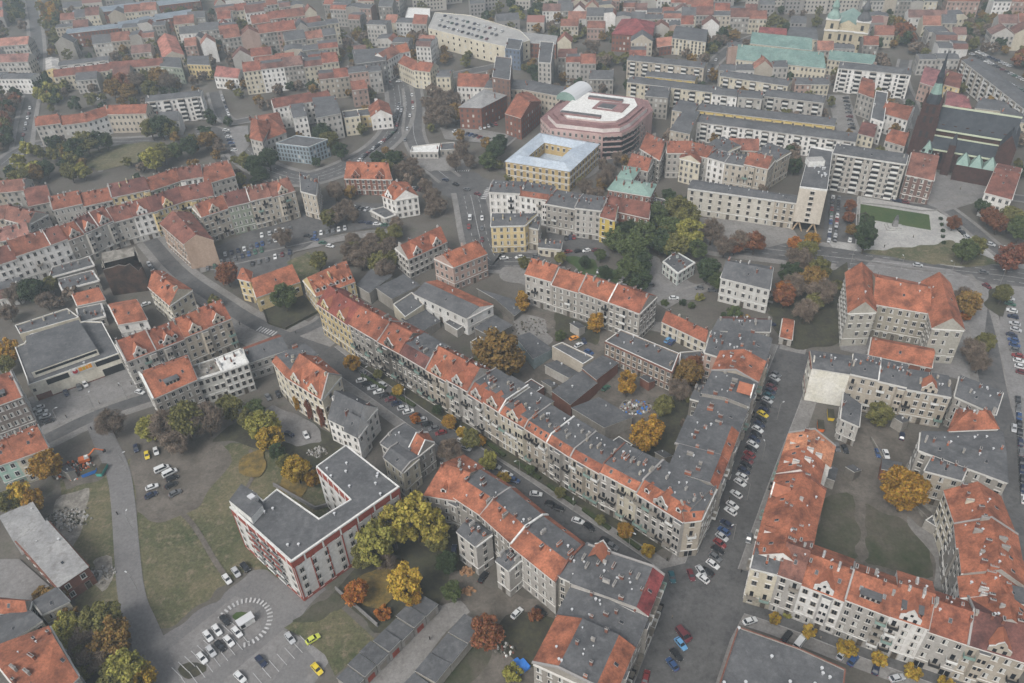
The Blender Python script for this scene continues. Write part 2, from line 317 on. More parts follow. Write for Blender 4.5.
def house(q, H, wall=(.25, .23, .2), roof='gable', rc=(.36, .12, .065), rise=4.2, label='', cat='house', name='tenement_house', group=None,
          blank='', dormers=0, gables=0, balconies=0, bay=0, chim=4, vents=3, sky=1, shop=False, floors=None, hip=False, parapet='', kind=None,
          wkind=None, wspace=2.7, shed=0, base=0.0, trim=None, extra=None, lod=None, occ=True):
    q = [np.array(p, float) for p in q]; A, B, C, D = q
    c = sum(q)/4; loc = (c[0], c[1], base)
    if occ: occupy(q)
    R = random.Random(int(abs(c[0])*131+abs(c[1])*17))
    dist = math.hypot(np.linalg.norm(c), HC)
    if lod is None: lod = 0 if dist < 485 else (1 if dist < 640 else 2)
    root = bpy.data.objects.new(name, None); COL.objects.link(root); root.location = loc; root.empty_display_size = .5
    tag(root, label, cat, group); NH[0] += 1
    L = [p-c for p in q]
    dep = (np.linalg.norm(D-A)+np.linalg.norm(C-B))/2; length = np.linalg.norm(B-A)
    def pt(u, v, z):
        a = L[0]+(L[1]-L[0])*u; b = L[3]+(L[2]-L[3])*u; p = a+(b-a)*v; return (p[0], p[1], z)
    flat = roof == 'flat'
    nfl = floors or max(1, int(round((H-.8)/3.5)))
    wb = MB(); corners = [(0, 0), (1, 0), (1, 1), (0, 1)]
    if flat:
        wb.prism([pt(u, v, 0)[:2] for u, v in corners], 0, H, 'wall')
        e = .35; eu, ev = e/length, e/dep
        ring = [(eu, ev), (1-eu, ev), (1-eu, 1-ev), (eu, 1-ev)]
        wb.f.pop(); wb.m.pop()
        for k in range(4):
            a, b, a2, b2 = corners[k], corners[(k+1) % 4], ring[k], ring[(k+1) % 4]
            wb.face([pt(*a, H), pt(*b, H), pt(*b2, H), pt(*a2, H)], 'white'); wb.face([pt(*b2, H-.6), pt(*a2, H-.6), pt(*a2, H), pt(*b2, H)], 'wall')
        pr = ([(0, -.5), (1, -.5)], ['felt'])
    elif hip:
        wb.prism([pt(u, v, 0)[:2] for u, v in corners], 0, H, 'wall'); pr = prof('gable', rise, dep)
    else:
        pr = prof(roof, rise, dep); P0 = pr[0]
        zf, zb_ = zprof(pr, 0), zprof(pr, 1); inner = [(v, z) for v, z in P0 if 0 < v < 1]
        wb.face([pt(0, 0, 0), pt(1, 0, 0), pt(1, 0, H+zf-.03), pt(0, 0, H+zf-.03)], 'wall')
        wb.face([pt(1, 1, 0), pt(0, 1, 0), pt(0, 1, H+zb_-.03), pt(1, 1, H+zb_-.03)], 'wall')
        up = [(0, zf)]+inner+[(1, zb_)]
        wb.face([pt(1, 0, 0), pt(1, 1, 0)]+[pt(1, v, H+z-.03) for v, z in up[::-1]], 'wall')
        wb.face([pt(0, 1, 0), pt(0, 0, 0)]+[pt(0, v, H+z-.03) for v, z in up], 'wall')
    sides = []
    for k, nm in enumerate('FRBL'):
        a, b = q[k], q[(k+1) % 4]; t = b-a; ln = np.linalg.norm(t); t = t/max(ln, 1e-6); nrm = np.array([t[1], -t[0]]); mid = (a+b)/2
        vis = nrm@(CAMP-mid)/np.linalg.norm(CAMP-mid)
        sides.append((nm, a-c, t, nrm, ln, vis, math.atan2(t[1], t[0])))
    if lod:                                                    # far: windows belong to the wall's surface pattern
        for nm, a, t, nrm, ln, vis, ang in sides:
            if nm in blank or vis < -.12: continue
            ww, wh = (1.2, 1.75) if lod == 1 else (1.35, 1.8)
            n = max(1, int(ln/wspace)); fh = (H-.6)/nfl
            for i in range(n):
                s = (i+.5)*ln/n
                for fl in range(nfl):
                    z = fh*fl+fh*.55; x0, x1 = s-ww/2, s+ww/2; off = nrm*.06
                    p0 = a+t*x0+off; p1 = a+t*x1+off
                    wb.face([(*p0, z-wh/2), (*p1, z-wh/2), (*p1, z+wh/2), (*p0, z+wh/2)], ('farglass' if lod >= 1 else 'glass') if R.random() < .85 else 'curtain')
    wo_ = link('wall', wb.mesh('wall'), root, color=wall)
    # roof
    rb = MB()
    if flat:
        rb.face([pt(u, v, H-.5) for u, v in [(.3/length, .3/dep), (1-.3/length, .3/dep), (1-.3/length, 1-.3/dep), (.3/length, 1-.3/dep)]], kind or 'felt')
    elif hip:
        ou, ov = .5/length, .5/dep; h = min(.5, dep*.5/length); ee = [(-ou, -ov), (1+ou, -ov), (1+ou, 1+ov), (-ou, 1+ov)]
        r0, r1 = (h, .5), (1-h, .5); E_ = [pt(*e_, H-.1) for e_ in ee]; a, b = pt(*r0, H+rise), pt(*r1, H+rise); mm = kind or ('felt' if 'grey' in roof else 'copper' if roof == 'copper' else 'metal_roof' if roof == 'metal' else 'tile')
        rb.face([E_[0], E_[1], b, a], mm); rb.face([E_[1], E_[2], b], mm); rb.face([E_[2], E_[3], a, b], mm); rb.face([E_[3], E_[0], a], mm); rb.face(E_[::-1], 'frame')
    else:
        for (a, za), (b, zb2), mm in zip(P0, P0[1:], pr[1]):
            rb.face([pt(0, a, H+za), pt(1, a, H+za), pt(1, b, H+zb2), pt(0, b, H+zb2)], mm)
        P1 = P0
        for u in (0, 1):
            lo = [pt(u, v, H+z-.22) for v, z in P1]; hi_ = [pt(u, v, H+z) for v, z in P1]
            for k in range(len(P1)-1): rb.face([lo[k], lo[k+1], hi_[k+1], hi_[k]], 'frame')
        for v, z in (P0[0], P0[-1]): rb.face([pt(0, v, H+z-.25), pt(1, v, H+z-.25), pt(1, v, H+z), pt(0, v, H+z)], 'frame')
    ro = link('roof', rb.mesh('roof'), root, color=rc)
    top = lambda v: H+(zprof(pr, v) if not hip else rise*(1-abs(v-.5)*2))
    angF = sides[0][6]
    # chimneys near the party walls
    if lod < 2:
        for k in range(chim+(1 if chim > 2 else 0) if lod == 0 else min(chim, 2)):
            u = (.04, .96, .5, .3, .7, .15)[k % 6]+R.uniform(-.02, .02); v = R.choice((.35, .45, .6, .72))
            x, y, _ = pt(min(max(u, .05), .95), v, 0)
            link('chimney', SH['chim'][R.randrange(4)], ro, (x, y, top(v)-.1), angF, (.8, .62, .85), color=rc if R.random() < .4 else wall)
    if lod == 0:
        for k in range(int(vents*.7)):
            v = R.uniform(.35, .9) if not hip else R.uniform(.42, .58); u = R.uniform(.1, .9); x, y, _ = pt(u, v, 0)
            s = R.uniform(.45, 1.0); link('roof_vent', SH['vent'], ro, (x, y, top(v)), 0, (s, s, s))
        sl_ = 0.
        if not flat and not hip: (a, za), (b, zb2) = P0[0], P0[1]; sl_ = math.atan2(zb2-za, (b-a)*dep)
        for k in range(sky):
            v = (P0[1][0] if not flat and not hip else .5)*.5; u = (k+.5)/sky+R.uniform(-.04, .04); x, y, _ = pt(u, v, 0)
            s_ = link('skylight', SH['skyl'], ro, (x, y, top(v)), angF); s_.rotation_euler = (sl_, 0, angF)
        for k in range(dormers):
            u = (k+.5)/dormers; v = .07 if not hip else .12; x, y, _ = pt(u, v, 0); link('dormer', SH['dorm'], ro, (x, y, top(v)), angF, color=rc)
        for k in range(shed):
            u = (k+.5)/shed; v = .1; x, y, _ = pt(u, v, 0); link('dormer', SH['shed'], ro, (x, y, top(v)), angF, (min(1, length/shed/6),)+(1, 1), color=wall)
        for k in range(gables):
            u = (k+.5)/gables; x, y, _ = pt(u, 0, 0); link('street_gable', SH['gable'], root, (x, y, H), angF, color=wall)
        # mouldings
        tc = trim or 'frame'
        for nm, a, t, nrm, ln, vis, ang in sides:
            if vis < -.15 or (nm in blank): continue
            for nm2, z, w_, hh in (('cornice', H-.45, .38, .45), ('string_course', fh0(H, nfl)-.1, .18, .24)):
                tb = MB(); tb.box(0, ln, -w_, -.01, -hh/2, hh/2, tc, bottom=True); link(nm2, tb.mesh(nm2), root, (a[0], a[1], z), ang)
            if nm == 'F' and nfl > 2 and R.random() < .6 and trim != 'brick':
                k_ = R.uniform(.55, .85); tb = MB(); tb.box(0, ln, -.05, -.01, 0, fh0(H, nfl)-.25, 'paint', bottom=True); link('ground_floor_facing', tb.mesh('facing'), root, (a[0], a[1], 0.02), ang, color=tuple(x*k_ for x in wall))
        if parapet:
            pb = MB(); pm_ = R.choice(('white', 'stone_cap', 'brick', 'stone_cap'))
            for ch in parapet:
                u0, u1 = ((-.02, .25/length) if ch == 'L' else (1-.25/length, 1.02)); P_ = P0 if not flat and not hip else [(0, -.2), (1, -.2)]
                for (a, za), (b, zb2) in zip(P_, P_[1:]):
                    x = [pt(u0, a, H+za-.1), pt(u1, a, H+za-.1), pt(u1, b, H+zb2-.1), pt(u0, b, H+zb2-.1)]; y = [(i[0], i[1], i[2]+.5) for i in x]
                    pb.face(y, pm_)
                    for k in range(4): pb.face([x[k], x[(k+1) % 4], y[(k+1) % 4], y[k]], pm_)
            link('party_wall_coping', pb.mesh('coping'), root)
        wm = SH['win'][wkind if wkind is not None else R.choice((0, 0, 1, 2, 4))]
        total = 0; fh = fh0(H, nfl)
        for nm, a, t, nrm, ln, vis, ang in sides:
            if nm in blank or vis < -.1: continue
            n = max(1, int(ln/wspace)); bx = -1
            if nm == 'F' and bay: bx = R.randrange(n)
            for fl in range(nfl):
                z = fh*fl+fh*.55
                for i in range(n):
                    if total > 96: break
                    s = (i+.5)*ln/n; p = a+t*s
                    if nm == 'F' and fl == 0 and shop:
                        if i % 2 == 0: link('shop_window', SH['shop'], root, (p[0], p[1], 1.6), ang); total += 1
                        continue
                    if nm == 'F' and fl == 0 and i == n//2: link('door', SH['door'], root, (p[0], p[1], 0.02), ang); continue
                    if i == bx and fl > 0: continue
                    if nm in 'BRL' and R.random() < .12: continue
                    if nm == 'F' and balconies and fl > 0 and (i*3+fl*5+int(c[0])) % balconies == 0:
                        link('balcony', SH['balc'][R.randrange(4)], root, (p[0], p[1], fh*fl+.05), ang); continue
                    link('window', SH['win'][2] if R.random() < .22 else wm, root, (p[0], p[1], z), ang, (R.uniform(.92, 1.05), 1, .95)); total += 1
            if bx >= 0:
                s = (bx+.5)*ln/n; p = a+t*s; hh = H-fh-.8; link('bay_window', SH['bay'], root, (p[0], p[1], fh+hh/2), ang, (1, 1, hh/12.), color=wall)
    return root
def fh0(H, n): return (H-.6)/n

def quad_px(pts, H): return ccw_keep([P(x, y, H) for x, y in pts])
def ccw_keep(q):
    a = sum(q[i][0]*q[(i+1) % 4][1]-q[(i+1) % 4][0]*q[i][1] for i in range(4))
    return q if a > 0 else [q[1], q[0], q[3], q[2]]
def hp(pts, H, **k):
    """house from its four eave corners in picture coordinates (front-left, front-right, back-right, back-left)"""
    return house(quad_px(pts, H), H, **k)
def hd(p0, p1, depth, H, **k):
    """house from its front eave line and a depth"""
    a, b = P(*p0, H), P(*p1, H); t = (b-a)/np.linalg.norm(b-a); n = np.array([-t[1], t[0]])*depth
    return house([a, b, b+n, a+n], H, **k) if depth > 0 else house([b, a, a+n, b+n], H, **k)
def cname(c):
    r, g, b = c; m = max(c); mn = min(c); s = (m-mn)/m
    if s < .16: return 'white' if m > .45 else 'pale grey' if m > .3 else 'grey' if m > .16 else 'dark grey'
    if r >= g > b:
        if s > .45: return ('yellow' if g/r > .72 else 'orange brown' if g/r > .5 else 'brick red') if m > .2 else 'brown'
        if g/r < .82: return 'pinkish'
        return 'cream' if m > .33 else 'beige' if m > .2 else 'brown grey'
    if g >= r and g >= b: return 'pale green'
    return 'bluish grey'
def rname(roof, rc):
    if 'grey' in roof and roof != 'greyred': return 'slate grey roof'
    if roof in ('flat', 'shed', 'low'): return 'flat grey roof'
    if roof == 'mansard' or roof == 'strip': return 'red edged grey roof'
    if roof in ('mansard2', 'mansard3') or roof == 'back' or roof == 'greyred': return 'grey red roof'
    if roof.startswith('copper'): return 'green copper roof'
    if roof.startswith('metal'): return 'pale metal roof'
    return 'orange tiled roof' if rc[0] > .36 else 'dark red roof' if rc[0] < .22 else 'red tiled roof'
def row(pts, H, depth, seg, desc, houses=None, ends='', ordw='from left', **k):
    """terrace along a polyline of eave points; seg = number of houses per segment; houses = list of dict overrides"""
    W = [P(x, y, H) for x, y in pts]; n = len(W)
    if depth < 0: W = W[::-1]; seg = list(seg)[::-1]; houses = houses[::-1] if houses else None; depth = -depth; rev = True
    else: rev = False
    T = [(W[i+1]-W[i])/np.linalg.norm(W[i+1]-W[i]) for i in range(n-1)]; N = [np.array([-t[1], t[0]]) for t in T]
    back = []
    for i in range(n):
        if i == 0: back.append(W[0]+N[0]*depth)
        elif i == n-1: back.append(W[-1]+N[-1]*depth)
        else:
            m = N[i-1]+N[i]; m /= np.linalg.norm(m); back.append(W[i]+m*depth/max(.5, m@N[i]))
    tot = sum(seg); idx = 0; out = []
    R = random.Random(sum(map(ord, desc)))
    for i in range(n-1):
        s = seg[i]
        for j in range(s):
            u0, u1 = j/s, (j+1)/s; f = lambda a, b, u: a+(b-a)*u
            dj = N[i]*R.uniform(-1.2, 1.4)
            q = [f(W[i], W[i+1], u0), f(W[i], W[i+1], u1), f(back[i], back[i+1], u1)+dj, f(back[i], back[i+1], u0)+dj]
            kk = dict(k); jf = R.uniform(.82, 1.15); kk['wall'] = tuple(x*jf for x in R.choice(WALLS)); kk['rc'] = R.choice(TILES); kk['parapet'] = R.choice(('', 'L', '', 'L')); kk['bay'] = R.random() < .4; kk['balconies'] = R.choice((0, 5, 4, 7)); kk['gables'] = 1 if R.random() < .12 else 0
            kk.update(k)
            if houses and idx < len(houses) and houses[idx]: kk.update(houses[idx])
            dk = kk.pop('dark', 1.0); kk['wall'] = tuple(x*dk for x in kk['wall'])
            bl = kk.pop('blank', '')
            if idx > 0 or 'L' in ends: bl += 'L'
            if idx < tot-1 or 'R' in ends: bl += 'R'
            o = ORD[tot-1-idx if rev else idx]; hh = H+kk.pop('dh', 0)+ (R.uniform(-.9, .9) if 'nojit' not in kk else 0); kk.pop('nojit', 0)
            nn = kk.pop('noun', 'tenement'); rn = rname(kk.get('roof', 'gable'), kk['rc']); tail = (f", {o} {ordw} in {desc}" if tot > 1 else f", {desc}")
            lab = next((x for x in (f"{cname(kk['wall'])} {nn} with {rn}{tail}", f"{nn} with {rn}{tail}", f"{cname(kk['wall'])} {nn}{tail}") if len(x.split()) <= 16), f"{cname(kk['wall'])} {nn}{tail}")
            out.append(house(q, hh, label=lab, blank=bl, group=f"houses of {desc}", **kk)); idx += 1
    return out
# roof colours and wall colours (albedo)
OR, RD, DR, BR = (.31, .113, .063), (.25, .088, .052), (.14, .060, .050), (.20, .092, .068)
PK = (.38, .17, .13)
TILES = [OR, RD, RD, (.30, .115, .065), DR, BR, (.22, .10, .07)]
GY, G2, CR, YE, WH, BG, DK, PI, GN, BRK = (.29, .275, .25), (.39, .375, .35), (.52, .48, .385), (.56, .45, .24), (.66, .65, .63), (.40, .36, .30), (.14, .13, .115), (.36, .26, .22), (.27, .31, .25), (.19, .085, .06)
WALLS = [GY, GY, G2, G2, BG, DK, CR]
FARW = [G2, G2, CR, WH, BG, GY, PI]
def polyhouse(pts, H, wall, label, name='apartment_building', cat='building', group=None, roofm='felt', wspace=3., wkind=0, blank=(), vents=6, floors=None, windows=True, rim='white', lod=None, stripe=None):
    poly = ccw([tuple(P(x, y, H)) for x, y in pts]); c = np.mean(poly, 0); occupy(poly)
    root = bpy.data.objects.new(name, None); COL.objects.link(root); root.location = (c[0], c[1], 0); tag(root, label, cat, group); NH[0] += 1
    L = [np.array(p)-c for p in poly]; n = len(L); R = random.Random(int(c[0]*7+c[1]))
    dist = math.hypot(np.linalg.norm(c), HC); lod = (0 if dist < 455 else 1) if lod is None else lod
    inn = []
    for i in range(n):
        a, b, d = L[i-1], L[i], L[(i+1) % n]; t1 = (b-a)/np.linalg.norm(b-a); t2 = (d-b)/np.linalg.norm(d-b); n1 = np.array([-t1[1], t1[0]]); n2 = np.array([-t2[1], t2[0]])
        m = n1+n2; m = m/(np.linalg.norm(m)+1e-9); inn.append(b+m*.35/max(.35, m@n1))
    wb = MB(); nfl = floors or max(1, round((H-.8)/3.3)); fh = (H-.9)/nfl; wins = []
    for i in range(n):
        a, b = L[i], L[(i+1) % n]; wb.face([(*a, 0), (*b, 0), (*b, H), (*a, H)], 'wall')
        ia, ib = inn[i], inn[(i+1) % n]; wb.face([(*a, H), (*b, H), (*ib, H), (*ia, H)], rim); wb.face([(*ib, H-.6), (*ia, H-.6), (*ia, H), (*ib, H)], 'wall')
        t = (b-a); ln = np.linalg.norm(t); t /= ln; nr = np.array([t[1], -t[0]]); mid = (a+b)/2+c
        if windows and nr@(CAMP-mid) > 0 and i not in blank and ln > 3:
            k = max(1, int(ln/wspace))
            for j in range(k):
                for fl in range(nfl): wins.append((a+t*((j+.5)*ln/k), fh*fl+fh*.55, math.atan2(t[1], t[0]), t, nr))
    if lod:
        for p, z, an, t, nr in wins:
            p0 = p-t*.7+nr*.06; p1 = p+t*.7+nr*.06; wb.face([(*p0, z-.85), (*p1, z-.85), (*p1, z+.85), (*p0, z+.85)], 'glass' if R.random() < .85 else 'curtain')
    link('wall', wb.mesh('wall'), root, color=wall)
    rb = MB(); rb.face([(*p, H-.45) for p in inn], roofm); ro = link('roof', rb.mesh('roof'), root, color=OR)
    if not lod:
        for p, z, an, t, nr in wins[:99]: link('window', SH['win'][wkind], root, (p[0], p[1], z), an)
    mn, mx = np.min(L, 0), np.max(L, 0); k = 0; tr = 0
    while k < (vents if lod == 0 else min(vents, 3)) and tr < 200:
        tr += 1; x, y = R.uniform(mn[0], mx[0]), R.uniform(mn[1], mx[1])
        if _inside([tuple(p) for p in inn], np.array([x]), np.array([y]))[0]: link('roof_vent', SH['vent'], ro, (x, y, H-.45)); k += 1
    return root
# ------------------------------------------------------------------ ground sheets
_ZL = [0.004]
def sheet(name, poly, mat, z=None, occ=True, kind='structure', hgt=0.0):
    if z is None: _ZL[0] += .004; z = _ZL[0]
    poly = ccw([tuple(p) for p in poly]); c = np.mean(poly, 0); b = MB()
    if hgt: b.prism([(x-c[0], y-c[1]) for x, y in poly], -.0, hgt, 'kerb', top=mat)
    else: b.face([(x-c[0], y-c[1], 0) for x, y in poly], mat)
    me = b.mesh(name); o = link(name, me, None, (c[0], c[1], z)); o['kind'] = kind
    if occ: occupy(poly, 0)
    return o
def area(name, pts, mat, smooth=0, **k):
    p = [P(x, y) for x, y in pts]
    if smooth:
        R = random.Random(int(pts[0][0]*3+pts[0][1])); q = []
        for i in range(len(p)):
            a, b = p[i], p[(i+1) % len(p)]; n = max(1, int(np.linalg.norm(b-a)/3.5)); j = 1.3 if smooth == 1 else .9
            q += [a+(b-a)*t/n+np.array([R.uniform(-j, j), R.uniform(-j, j)]) for t in range(n)]
        p = q; smooth = 1
    for _ in range(smooth):
        p = [v for i in range(len(p)) for v in (p[i]*.75+p[(i+1) % len(p)]*.25, p[i]*.25+p[(i+1) % len(p)]*.75)]
    return sheet(name, [tuple(x) for x in p], mat, **k)
def smooth_line(W, n=2):
    for _ in range(n):
        o = [W[0]]
        for a, b in zip(W, W[1:]): o += [a*.75+b*.25, a*.25+b*.75]
        W = o+[W[-1]]
    return W
def ribbon(W, off0, off1):
    n = len(W); a, b = [], []
    for i in range(n):
        t = W[min(i+1, n-1)]-W[max(i-1, 0)]; t = t/np.linalg.norm(t); nr = np.array([-t[1], t[0]]); a.append(W[i]+nr*off0); b.append(W[i]+nr*off1)
    return a, b
def strip(name, W, off0, off1, mat, z=None, hgt=0, occ=True):
    if z is None: _ZL[0] += .004; z = _ZL[0]
    a, b = ribbon(W, off0, off1); m = MB(); c = np.mean(W, 0)
    for i in range(len(W)-1):
        q = ccw([tuple(a[i]-c), tuple(a[i+1]-c), tuple(b[i+1]-c), tuple(b[i]-c)])
        if hgt: m.prism(q, 0, hgt, mat)
        else: m.face([(*p, 0) for p in q], mat)
        if occ: occupy([tuple(a[i]), tuple(a[i+1]), tuple(b[i+1]), tuple(b[i])], .8)
    o = link(name, m.mesh(name), None, (c[0], c[1], z)); o['kind'] = 'structure'; return o
def road(pts, w, walk=(2.5, 2.5), mat='asphalt', kerb=False, marks=0, name='road', pave='pavement'):
    W = smooth_line([P(x, y) for x, y in pts])
    if walk[0]: strip('pavement', W, w/2, w/2+walk[0], pave)
    if walk[1]: strip('pavement', W, -w/2-walk[1], -w/2, pave)
    strip(name, W, -w/2, w/2, mat, z=.14+_ZL[0]*.1)
    if kerb:
        strip('kerb', W, w/2, w/2+.25, 'kerb', z=.0, hgt=.26, occ=False); strip('kerb', W, -w/2-.25, -w/2, 'kerb', z=.0, hgt=.26, occ=False)
    if marks:
        b = MB(); c = np.mean(W, 0); L = 0; z = 0
        for off in ([0] if marks == 1 else [-w/4, 0, w/4]):
            a, _ = ribbon(W, off, off)
            for p, q in zip(a, a[1:]):
                d = q-p; ln = np.linalg.norm(d); t = d/ln; nr = np.array([-t[1], t[0]])*.11; s = 0
                while s < ln-3:
                    e = s+3 if off else ln; x, y = p+t*s-c, p+t*e-c
                    b.face([(*(x-nr), 0), (*(y-nr), 0), (*(y+nr), 0), (*(x+nr), 0)], 'mark'); s = e+4
        o = link('road_marking', b.mesh('road_marking'), None, (c[0], c[1], .14+_ZL[0]*.1+.02)); o['kind'] = 'structure'
    return W
# ------------------------------------------------------------------ trees
def crown_mesh(seed, n, hw, hh, leaf, clumps, core=.35, bare=False, conical=0):
    r = np.random.RandomState(seed)
    d = r.normal(size=(clumps, 3)); d /= np.linalg.norm(d, axis=1, keepdims=True)
    rad = core+(1-core)*r.rand(clumps, 1)**.5; cc = d*rad*(hw, hw, hh)*.82
    if conical: cc[:, :2] *= (1-conical*(cc[:, 2:]/hh*.5+.5))
    cs = r.uniform(.15, .34, clumps)*hw
    k = r.randint(0, clumps, n); off = r.normal(size=(n, 3)); off /= np.linalg.norm(off, axis=1, keepdims=True); off *= r.rand(n, 1)**.4
    p = cc[k]+off*cs[k, None]*(1, 1, .8)
    nrm = off+r.normal(size=(n, 3))*.7+(0, 0, .3); nrm /= np.linalg.norm(nrm, axis=1, keepdims=True)
    u = np.cross(nrm, r.normal(size=(n, 3))); u /= np.linalg.norm(u, axis=1, keepdims=True); v = np.cross(nrm, u)
    s = leaf*r.uniform(.6, 1.35, (n, 1)); a = 1. if not bare else .16; bl = 1. if not bare else 2.6
    q = np.stack([p-u*s*bl-v*s*a*.5, p+u*s*bl*.2-v*s*a, p+u*s*bl+v*s*a*.4, p-u*s*bl*.3+v*s*a], 1)
    me = bpy.data.meshes.new('crown'); me.vertices.add(n*4); me.vertices.foreach_set('co', q.reshape(-1)); me.loops.add(n*4); me.loops.foreach_set('vertex_index', np.arange(n*4))
    me.polygons.add(n); me.polygons.foreach_set('loop_start', np.arange(n)*4); me.polygons.foreach_set('loop_total', np.full(n, 4)); me.materials.append(M['leaf']); me.update(calc_edges=True); return me
def trunk_mesh(seed, h, r0, spread, n=9):
    r = random.Random(seed); b = MB(); b.bar((0, 0, 0), (0, 0, h*.45), r0, 'bark', 7, r0*.75); b.bar((0, 0, h*.45), (0, 0, h*.8), r0*.75, 'bark', 6, r0*.2)
    for k in range(n):
        a = r.random()*6.28; z = h*r.uniform(.25, .6); e = spread*r.uniform(.5, .9)
        m = (math.cos(a)*e*.5, math.sin(a)*e*.5, z+h*.12); t = (math.cos(a+.2)*e, math.sin(a+.2)*e, z+h*r.uniform(.2, .36))
        b.bar((0, 0, z), m, r0*.45, 'bark', 5, r0*.3); b.bar(m, t, r0*.3, 'bark', 4, r0*.08)
    return b.mesh('trunk')
# unit trees: crown radius 1*? built at radius 4, height 10, scaled when placed
TREE = {}
for k in range(4): TREE['broad%d' % k] = (crown_mesh(k, 7000, 4.3, 4.0, .235, 64), trunk_mesh(k, 9, .28, 3.2), 5.8)
for k in range(3): TREE['bare%d' % k] = (crown_mesh(20+k, 4200, 4.2, 3.9, .36, 46, bare=True), trunk_mesh(30+k, 9.5, .26, 3.8, 16), 5.6)
for k in range(3): TREE['far%d' % k] = (crown_mesh(40+k, 1000, 4.2, 3.9, .60, 26), trunk_mesh(50+k, 9, .28, 3, 4), 5.4)
TREE['tall0'] = (crown_mesh(60, 6000, 3.0, 5.3, .235, 54, conical=.35), trunk_mesh(61, 12, .3, 2.2), 6.2)
TREE['tall1'] = (crown_mesh(62, 6000, 3.3, 5.1, .235, 50, conical=.25), trunk_mesh(63, 12, .3, 2.4), 6.0)
TREE['bush0'] = (crown_mesh(70, 3000, 3.9, 3.3, .25, 34), trunk_mesh(71, 4, .15, 2), 3.2)
TREE['bush1'] = (crown_mesh(72, 3000, 4.0, 3.0, .25, 30), trunk_mesh(73, 4, .15, 2), 3.0)
LC = {'green': (.060, .078, .028), 'dark': (.034, .050, .022), 'olive': (.11, .105, .034), 'yellow': (.30, .20, .03), 'gold': (.25, .14, .022), 'orange': (.27, .10, .022),
      'rust': (.15, .062, .03), 'brown': (.16, .10, .03), 'bare': (.135, .105, .08), 'lime': (.20, .19, .045), 'red': (.15, .058, .035), 'ylgreen': (.24, .20, .04)}
LN = {'green': 'green', 'dark': 'dark green', 'olive': 'olive green', 'yellow': 'bright yellow', 'gold': 'golden', 'orange': 'orange', 'rust': 'rust red', 'brown': 'brown leaved', 'bare': 'bare brown', 'lime': 'yellow green', 'red': 'red leaved', 'ylgreen': 'yellowish green'}
_tc = [0]
TREES, CARS = [], []
def tree(X, Y, r, col, label, group=None, shape=None, hgt=None, far=False, name='tree'):
    TREES.append((X, Y, r, col, label, group, shape, hgt, far, name))
def make_tree(X, Y, r, col, label, group=None, shape=None, hgt=None, far=False, name='tree'):
    """r = crown radius in metres; hgt = total height"""
    _tc[0] += 1; k = _tc[0]; R = random.Random(k*31)
    shape = shape or ('bare' if col == 'bare' else 'broad')
    if far and shape in ('broad', 'bare'): key = 'far%d' % (k % 3)
    else: key = {'broad': 'broad%d' % (k % 4), 'bare': 'bare%d' % (k % 3), 'tall': 'tall%d' % (k % 2), 'bush': 'bush%d' % (k % 2)}[shape]
    cm, tm, zc = TREE[key]; base_r = 2.9 if shape == 'tall' else 4.1; s = r/base_r
    hh = {'tall': 11.3, 'bush': 6.4}.get(shape, 9.8)
    sz = s if hgt is None else hgt/hh
    if label is None: return cm, s, sz, zc, R.random()*6.28
    root = bpy.data.objects.new(name, None); COL.objects.link(root); root.location = (X, Y, 0); root.rotation_euler = (0, 0, R.random()*6.28); root.scale = (s, s, sz); tag(root, label, 'tree' if name == 'tree' else 'bush', group)
    c = LC[col]; j = R.uniform(.85, 1.15)
    link('crown', cm, root, (0, 0, zc), color=tuple(x*j for x in c)); link('trunk', tm, root)
    return root
def tp(x, y, r, col, label, **k):
    """tree whose crown centre shows at picture point (x, y)"""
    shape = k.get('shape') or 'broad'; h = k.get('hgt') or r*(2.4 if shape != 'tall' else 3.9)
    if shape == 'bush': h = k.get('hgt') or r*1.6
    k['hgt'] = h; X, Y = P(x, y, h*.58); occ_disc(X, Y, min(r*.6, 4)); return tree(X, Y, r, col, label, **k)
def clump(pts, desc, far=False, jit=0.):
    """pts: (x, y, radius, colour[, shape]) all in one clump -> labels by colour"""
    cnt = {}
    for t in pts: cnt[t[3]] = cnt.get(t[3], 0)+1
    seen = {}
    for t in sorted(pts, key=lambda t: t[0]):
        x, y, r, col = t[:4]; sh = t[4] if len(t) > 4 else None; seen[col] = seen.get(col, 0)+1
        nm = 'shrub' if sh == 'bush' else 'tree'
        lab = f"{LN[col]} {nm} {desc}" if cnt[col] == 1 else f"{LN[col]} {nm}, {ORD[seen[col]-1]} from left of those {desc}"
        tp(x, y, r, col, lab, group='trees '+desc, shape=sh, far=far, name='shrub' if sh == 'bush' else 'tree')
def mass(poly, n, cols, desc, r=(3, 5), far=True, sp=3.2):
    """many look-alike trees in a picture polygon; they share one label per colour and one group"""
    W = [tuple(P(x, y)) for x, y in poly]; mn, mx = np.min(W, 0), np.max(W, 0); R = random.Random(int(poly[0][0]*7+poly[0][1])+n); pts = []; tr = 0
    while len(pts) < n and tr < 6000:
        tr += 1; x, y = R.uniform(mn[0], mx[0]), R.uniform(mn[1], mx[1])
        if not _inside(W, np.array([x]), np.array([y]))[0]: continue
        if any((x-a)**2+(y-b)**2 < sp*sp*1.6 for a, b in pts): continue
        i, j = int((x-G0X)/CS), int((y-G0Y)/CS)
        if not (0 <= i < GNX and 0 <= j < GNY) or OCC[i, j]: continue
        pts.append((x, y)); c = R.choice(cols); rr = R.uniform(*r)
        tree(x, y, rr, c, f"{LN[c]} tree {desc}", group='trees '+desc, far=far, shape='bare' if c == 'bare' else None, hgt=rr*R.uniform(2, 2.6))
    for x, y in pts: occ_disc(x, y, 3)
